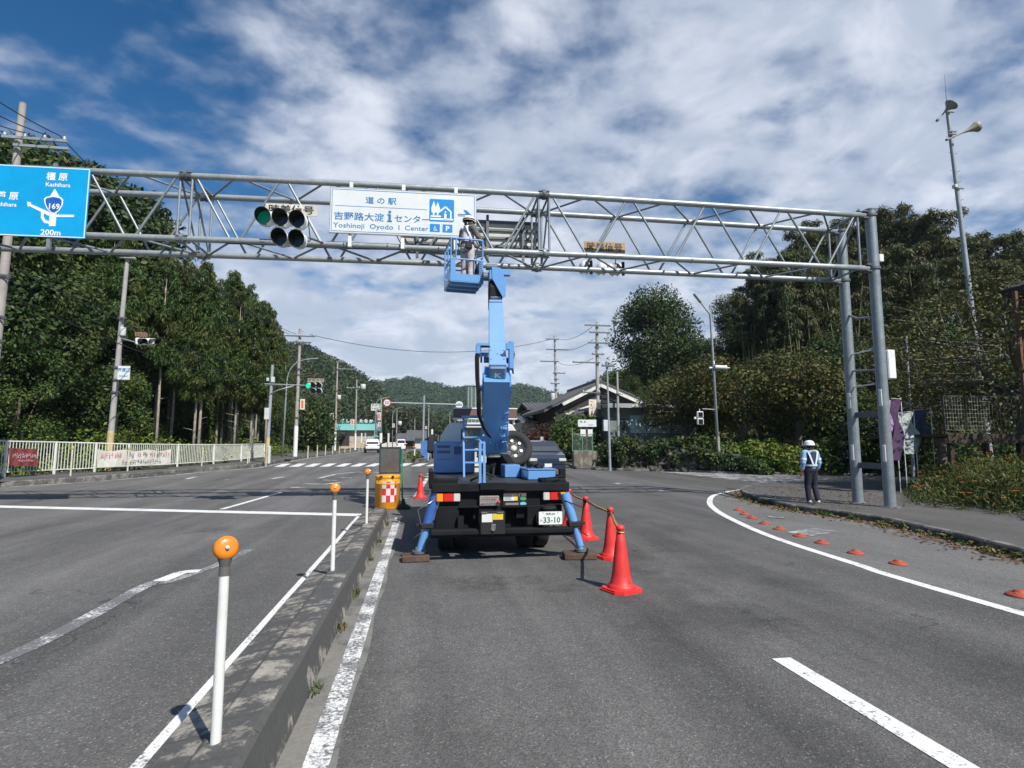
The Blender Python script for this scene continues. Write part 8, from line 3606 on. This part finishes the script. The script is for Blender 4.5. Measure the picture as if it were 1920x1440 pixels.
# rock retaining wall: many rough stones, one wall
stone = concrete_mat('rough_stone', (.10, .092, .080), (.035, .036, .028), .75, scale=3.0)  # stone colour darkened in place of the tree shade on the wall
rd = random.Random(12)
WLN = [gp(1165, 883), gp(1250, 884.5), gp(1345, 888), gp(1400, 889.5), gp(1445, 891)]
b = MB()
tot = len(WLN) - 1
for i in range(tot):
    p, q = WLN[i], WLN[i + 1]
    d = (q - p)
    L_ = d.length
    u_ = d.normalized()
    nn = Vector((-u_.y, u_.x, 0))
    s_ = 0
    while s_ < L_:
        f = (i + s_ / L_) / tot
        Hm = 1.35 * (1 - f) ** .7 + .12
        z = 0
        while z < Hm:
            r = rd.uniform(.16, .30)
            c = p + u_ * (s_ + rd.uniform(-.1, .1)) + nn * (.45 + .25 * z + rd.uniform(-.08, .08))
            V, F = [], []
            o = MB().sphere((0, 0, 0), 1, 6, 4)
            k1 = [rd.uniform(.7, 1.3) for _ in o.v]
            V = [(c.x + v[0] * r * k1[j] * 1.15, c.y + v[1] * r * k1[j], c.z + z + .1 + v[2] * r * .8 * k1[j]) for j, v in enumerate(o.v)]
            b.add(V, o.f)
            z += r * 1.15
        s_ += .34
t = thing('rock_wall', 'shade-darkened rough stone retaining wall sloping down behind the slim lamp post', 'wall', tuple(WLN[2]))
b.build('stones', stone, t)
sheet('bank_soil', [[p + Vector((0, .5, .25 + 0 * k)) for k, p in enumerate(WLN)], [p + Vector((.3, 1.4, .9 * (1 - k / 6))) for k, p in enumerate(WLN)]], soil)

# ---- loudspeaker mast
Y = 23.5
ft = Vector((at(1852, 800, Y).x, Y, .3))
tp_ = at(1776, 205, Y)
t = thing('loudspeaker_mast', 'tall slim mast with two horn loudspeakers and an aerial on the right', 'mast', tuple(ft))
b = MB()
b.tube(ft - Vector((0, 0, .4)), tp_, .15, .085, n=16)
b.build('pole', grey_pole, t)
horn_m = M('horn_grey', (.26, .24, .21), .6, var=.1)
for (pa, pb, rr_) in (((1757, 226), (1784, 196), .32), ((1775, 262), (1832, 237), .28)):
    a_, c_ = at(*pa, Y - .3), at(*pb, Y - .6)
    d = (c_ - a_)
    b = MB()
    L_ = d.length
    q_ = d.to_track_quat('Z', 'Y').to_matrix().to_4x4()
    q_.translation = a_
    b.lathe([(0, -.05), (.055, -.04), (.07, .02), (.06, .12), (.03, .14), (.04, L_ * .5), (.09, L_ * .72), (rr_ * .75, L_ * .92), (rr_, L_), (rr_ * .97, L_), (rr_ * .7, L_ * .9), (.05, L_ * .7), (0, L_ * .6)], 22, mat=q_)
    b.build('horn', horn_m, t)
b = MB()
lean = lambda z: ft + (tp_ - ft) * ((z - ft.z) / (tp_.z - ft.z))
b.tube(tp_, at(1771, 140, Y), .022, .008, n=6)
for py in (262, 292, 325, 345, 378, 400, 430, 470):
    z = at(1790, py, Y).z
    c_ = lean(z)
    b.tube(c_, c_ + Vector((.22, -.05, .14)), .018, n=5)
    b.tube(c_ + Vector((0, 0, .2)), c_ + Vector((-.24, 0, .14)), .012, n=5)
for py in (214, 250, 255, 355):
    z = at(1790, py, Y).z
    c_ = lean(z)
    b.box(c_.x - .28, c_.x + .22, Y - .16, Y - .11, z - .03, z + .03)
b.build('bracket', steel_dark, t)
b = MB()
z = at(1800, 352, Y).z
c_ = lean(z)
b.box(c_.x - .30, c_.x - .14, Y - .2, Y, z - .1, z + .08, .02)
z = at(1850, 725, Y).z
c_ = lean(z)
b.box(c_.x + .18, c_.x + .52, Y - .2, Y + .1, z - .42, z + .38, .02)
b.box(c_.x + .18, c_.x + .4, Y - .2, Y, z - .8, z - .6, .02)
b.build('cabinet', white_steel, t)

# ---- promotional flags by the gantry post
fl_spec = [(1652, 748, 1676, 755, 1675, 830, M('lilac_cloth', (.30, .18, .36), .8), 'lilac flag blowing just left of the front gantry post', 16.4),
           (1671, 748, 1688, 750, 1690, 865, M('purple_cloth', (.045, .014, .06), .8, var=.5, vs=6), 'dark purple flag hanging right of the front gantry post', 16.0),
           (1684, 775, 1712, 773, 1728, 850, M('white_green_cloth', (.34, .36, .34), .8, var=.4, vs=5, dirt=.9, ds=.9, dcol=(.03, .16, .05)), 'white and green flag blowing beside the purple one', 16.6),
           (1711, 770, 1744, 768, 1735, 835, M('blue_olive_cloth', (.03, .04, .09), .8, var=.4, vs=5, dirt=.8, ds=.7, dcol=(.12, .13, .03)), 'dark blue and olive flag, rightmost of the flags by the gantry', 17.0)]
for (xa, ya, xb, yb, xc, yc, m, lb, Y) in fl_spec:
    A, B, D = at(xa, ya, Y), at(xb, yb, Y + .2), at(xc, yc, Y + .1)
    t = thing('promotional_flag', lb, 'flag', (A.x, Y, .1), 'promotional flags beside the gantry post')
    b = MB()
    nu, nv = 8, 12
    for off in (0, .006):
        V = []
        for j in range(nv + 1):
            v = j / nv
            for i in range(nu + 1):
                u = i / nu
                P = A.lerp(B, u) + (D - B) * v * (1.0 if u > .2 else 1.0) + Vector((0, 0, -(1 - u) * .0))
                P = P + Vector((.06 * math.sin(v * 7 + u * 3), .10 * math.sin(u * 6 + v * 9) + off, .03 * math.sin(v * 8)))
                P.x -= (D.x - B.x) * v * (1 - u) * .2
                V.append(P)
        b.add(V, [(j * (nu + 1) + i, j * (nu + 1) + i + 1, (j + 1) * (nu + 1) + i + 1, (j + 1) * (nu + 1) + i) for j in range(nv) for i in range(nu)], True)
    b.build('cloth', m, t)
    b = MB()
    b.tube((B.x + .02, Y + .2, 0), (B.x + .02, Y + .2, B.z + .08), .014, n=8)
    b.tube((A.x, Y, A.z + .02), (B.x + .02, Y + .2, B.z + .03), .008, n=6)
    b.build('pole', white, t)

# ---- raised deck with mesh guard, and the dark pavilion roof
Y = 15.5
t = thing('raised_deck', 'raised dark timber deck with a pale wire mesh guard', 'deck', tuple(at(1850, 900, Y)))
pa, pb = at(1775, 812, Y), at(2150, 820, Y)
b = MB()
b.box(pa.x, pb.x, Y, Y + 4, pa.z - .12, pa.z - .02)
b.box(pa.x, pb.x, Y - .05, Y - .001, pa.z - .30, pa.z - .02)
b.build('platform', M('dark_timber', (.045, .028, .02), .8, var=.4, vs=5), t)
for k in range(5):
    b = MB()
    x = pa.x + .15 + k * 1.3
    b.box(x, x + .14, Y + .05, Y + .19, -.1, pa.z - .31)
    b.build('leg', MATS['dark_timber'], t)
b = MB()
zt, zb_ = at(1775, 744, Y).z, at(1778, 806, Y).z
x0 = at(1773, 780, Y).x
x1 = at(1858, 780, Y).x
mesh_m = M('mesh_cream', (.30, .31, .26), .6)
for k in range(17):
    x = x0 + (x1 - x0) * k / 16
    b.tube((x, Y + .04, zb_), (x, Y + .04, zt), .006, n=4, caps=False)
for k in range(9):
    z = zb_ + (zt - zb_) * k / 8
    b.tube((x0, Y + .04, z), (x1, Y + .04, z), .006, n=4, caps=False)
b.build('mesh_guard', mesh_m, t)
b = MB()
b.box(x0 - .035, x0 - .005, Y + .01, Y + .07, zb_ - .18, zt + .04)
b.box(x0, x0 + 5, Y + .02, Y + .06, zt + .01, zt + .05)
for k in range(20):
    x = x1 + .1 + k * .15
    b.box(x, x + .02, Y + .03, Y + .05, zb_, zt)
b.build('rail', M('dark_rail', (.04, .04, .035), .7), t)
t = thing('pavilion', 'dark hipped pavilion roof on brown posts at the right edge', 'pavilion', tuple(at(1950, 560, 13)))
Y = 13.0
b = MB()
e = at(1871, 546, 15)
b.add([(e.x, Y, e.z), (e.x + 5, Y, e.z), (e.x + 5, Y + 2, e.z), (e.x, Y + 2, e.z), (e.x + 1.6, Y + 1, e.z + .8), (e.x + 5, Y + 1, e.z + .8), (e.x + .05, Y, e.z - .22), (e.x + 5, Y, e.z - .22), (e.x + 5, Y + 2, e.z - .22), (e.x + .05, Y + 2, e.z - .22)],
      [(0, 1, 5, 4), (3, 0, 4), (2, 3, 4, 5), (0, 1, 7, 6), (0, 3, 9, 6), (6, 7, 8, 9), (1, 2, 5), (1, 2, 8, 7)])
b.build('roof', M('black_roof', (.018, .022, .026), .55, var=.3), t)
for x in (at(1912, 640, 14.2).x, e.x + 4.6):
    b = MB()
    b.box(x, x + .09, Y + 1.2, Y + 1.29, 0, e.z - .22)
    b.build('post', M('brown_post', (.13, .06, .035), .8), t)


# ---- overhead cables
def cable(label, a, c, sag, r=.018, group='overhead cables'):
    a, c = Vector(a), Vector(c)
    b = MB()
    pts = [a.lerp(c, k / 24) - Vector((0, 0, sag * 4 * (k / 24) * (1 - k / 24))) for k in range(25)]
    b.path(pts, r, 5)
    tag(b.build('overhead_cable', wiremat), label, 'cable', group)


T = lambda k, dx=0, dz=0: TOPS[k][0] + Vector((dx, -.2, dz))
off = at(-260, 40, 13)
cable('upper cable running in from the top left to the brown pole', at(-260, -10, 15), T('L1', 1.35, -1.15), .3)
cable('middle cable running in from the top left to the brown pole', at(-260, 50, 15), T('L1', .9, -1.15), .3)
cable('lower cable running in from the top left to the brown pole', at(-260, 90, 15), T('L1', .3, -1.15), .3)
cable('upper cable descending from the brown pole past the gantry', T('L1', 1.35, -1.15), T('L2', -.8, -.45), .9)
cable('lower cable descending from the brown pole past the gantry', T('L1', .9, -1.15), T('L2', -.3, -.45), .9)
cable('low slack cable in front of the left wood', T('L1', -.2, -5.6), T('L2', 0, -3.4), 1.0, .02)
cable('lowest slack cable in front of the left wood', T('L1', -.2, -6.6), T('L2', 0, -4.1), 1.1, .02)
cable('cable from the railing pole across the dark trees', T('LS', 0, -3.2), T('L2', 0, -4.8), .6, .02)
cable('long sagging cable crossing above the road', T('L2', .8, -.45), T('R1', -.5, -.4), 1.3, .022)
cable('cable from the tall left pole to the pole by the store', T('L2', .3, -1.0), T('L3', 0, -.8), 1.0, .02)
cable('cable between the two poles before the store', T('L3', 0, -.9), T('L4', 0, -1.2), .4, .03)
for i, (dz, lb) in enumerate(((-.35, 'top cable between the two right utility poles'), (-1.3, 'second cable between the two right utility poles'), (-2.6, 'third cable between the two right utility poles'))):
    cable(lb, T('R1', .3, dz), T('R2', -.4, dz), .35)
cable('cable leaving the wide crowned pole to the right', T('R2', .5, -1.3), at(1500, 720, 30), .8, .014)
cable('cable from the slim signal pole to the wide crowned pole', T('R3', 0, -.3), T('R2', 0, -4.4), .2, .012)
cable('far thin cable across the valley', at(540, 715, 140), at(1010, 732, 150), 1.5, .03)

# creepers over the rock wall
pts = []
rd = random.Random(77)
for i in range(90):
    s_ = rd.random()
    k = min(len(WLN) - 2, int(s_ * (len(WLN) - 1)))
    f = s_ * (len(WLN) - 1) - k
    p = WLN[k].lerp(WLN[k + 1], f)
    Hm = 1.35 * (1 - s_) ** .7 + .12
    pts.append((p.x, p.y + .25, p.z + Hm * rd.uniform(.45, 1.15), rd.uniform(.15, .38)))
undergrowth('creepers', pts, 60, .11, green_dark, 78)

# ---- light haze between here and the far hills
hb = MB()
hb.box(-1450, 1450, -70, 1400, -9, 112)
hz_m = bpy.data.materials.new('haze')
hz_m.use_nodes = True
nt = hz_m.node_tree
nt.nodes.clear()
o_ = N(nt, 'ShaderNodeOutputMaterial')
v_ = N(nt, 'ShaderNodeVolumePrincipled')
v_.inputs['Color'].default_value = (.78, .86, .97, 1)
v_.inputs['Density'].default_value = .00017
v_.inputs['Anisotropy'].default_value = .1
nt.links.new(v_.outputs[0], o_.inputs['Volume'])
tag(hb.build('haze', hz_m, origin=(0, 0, 0)), kind='stuff')
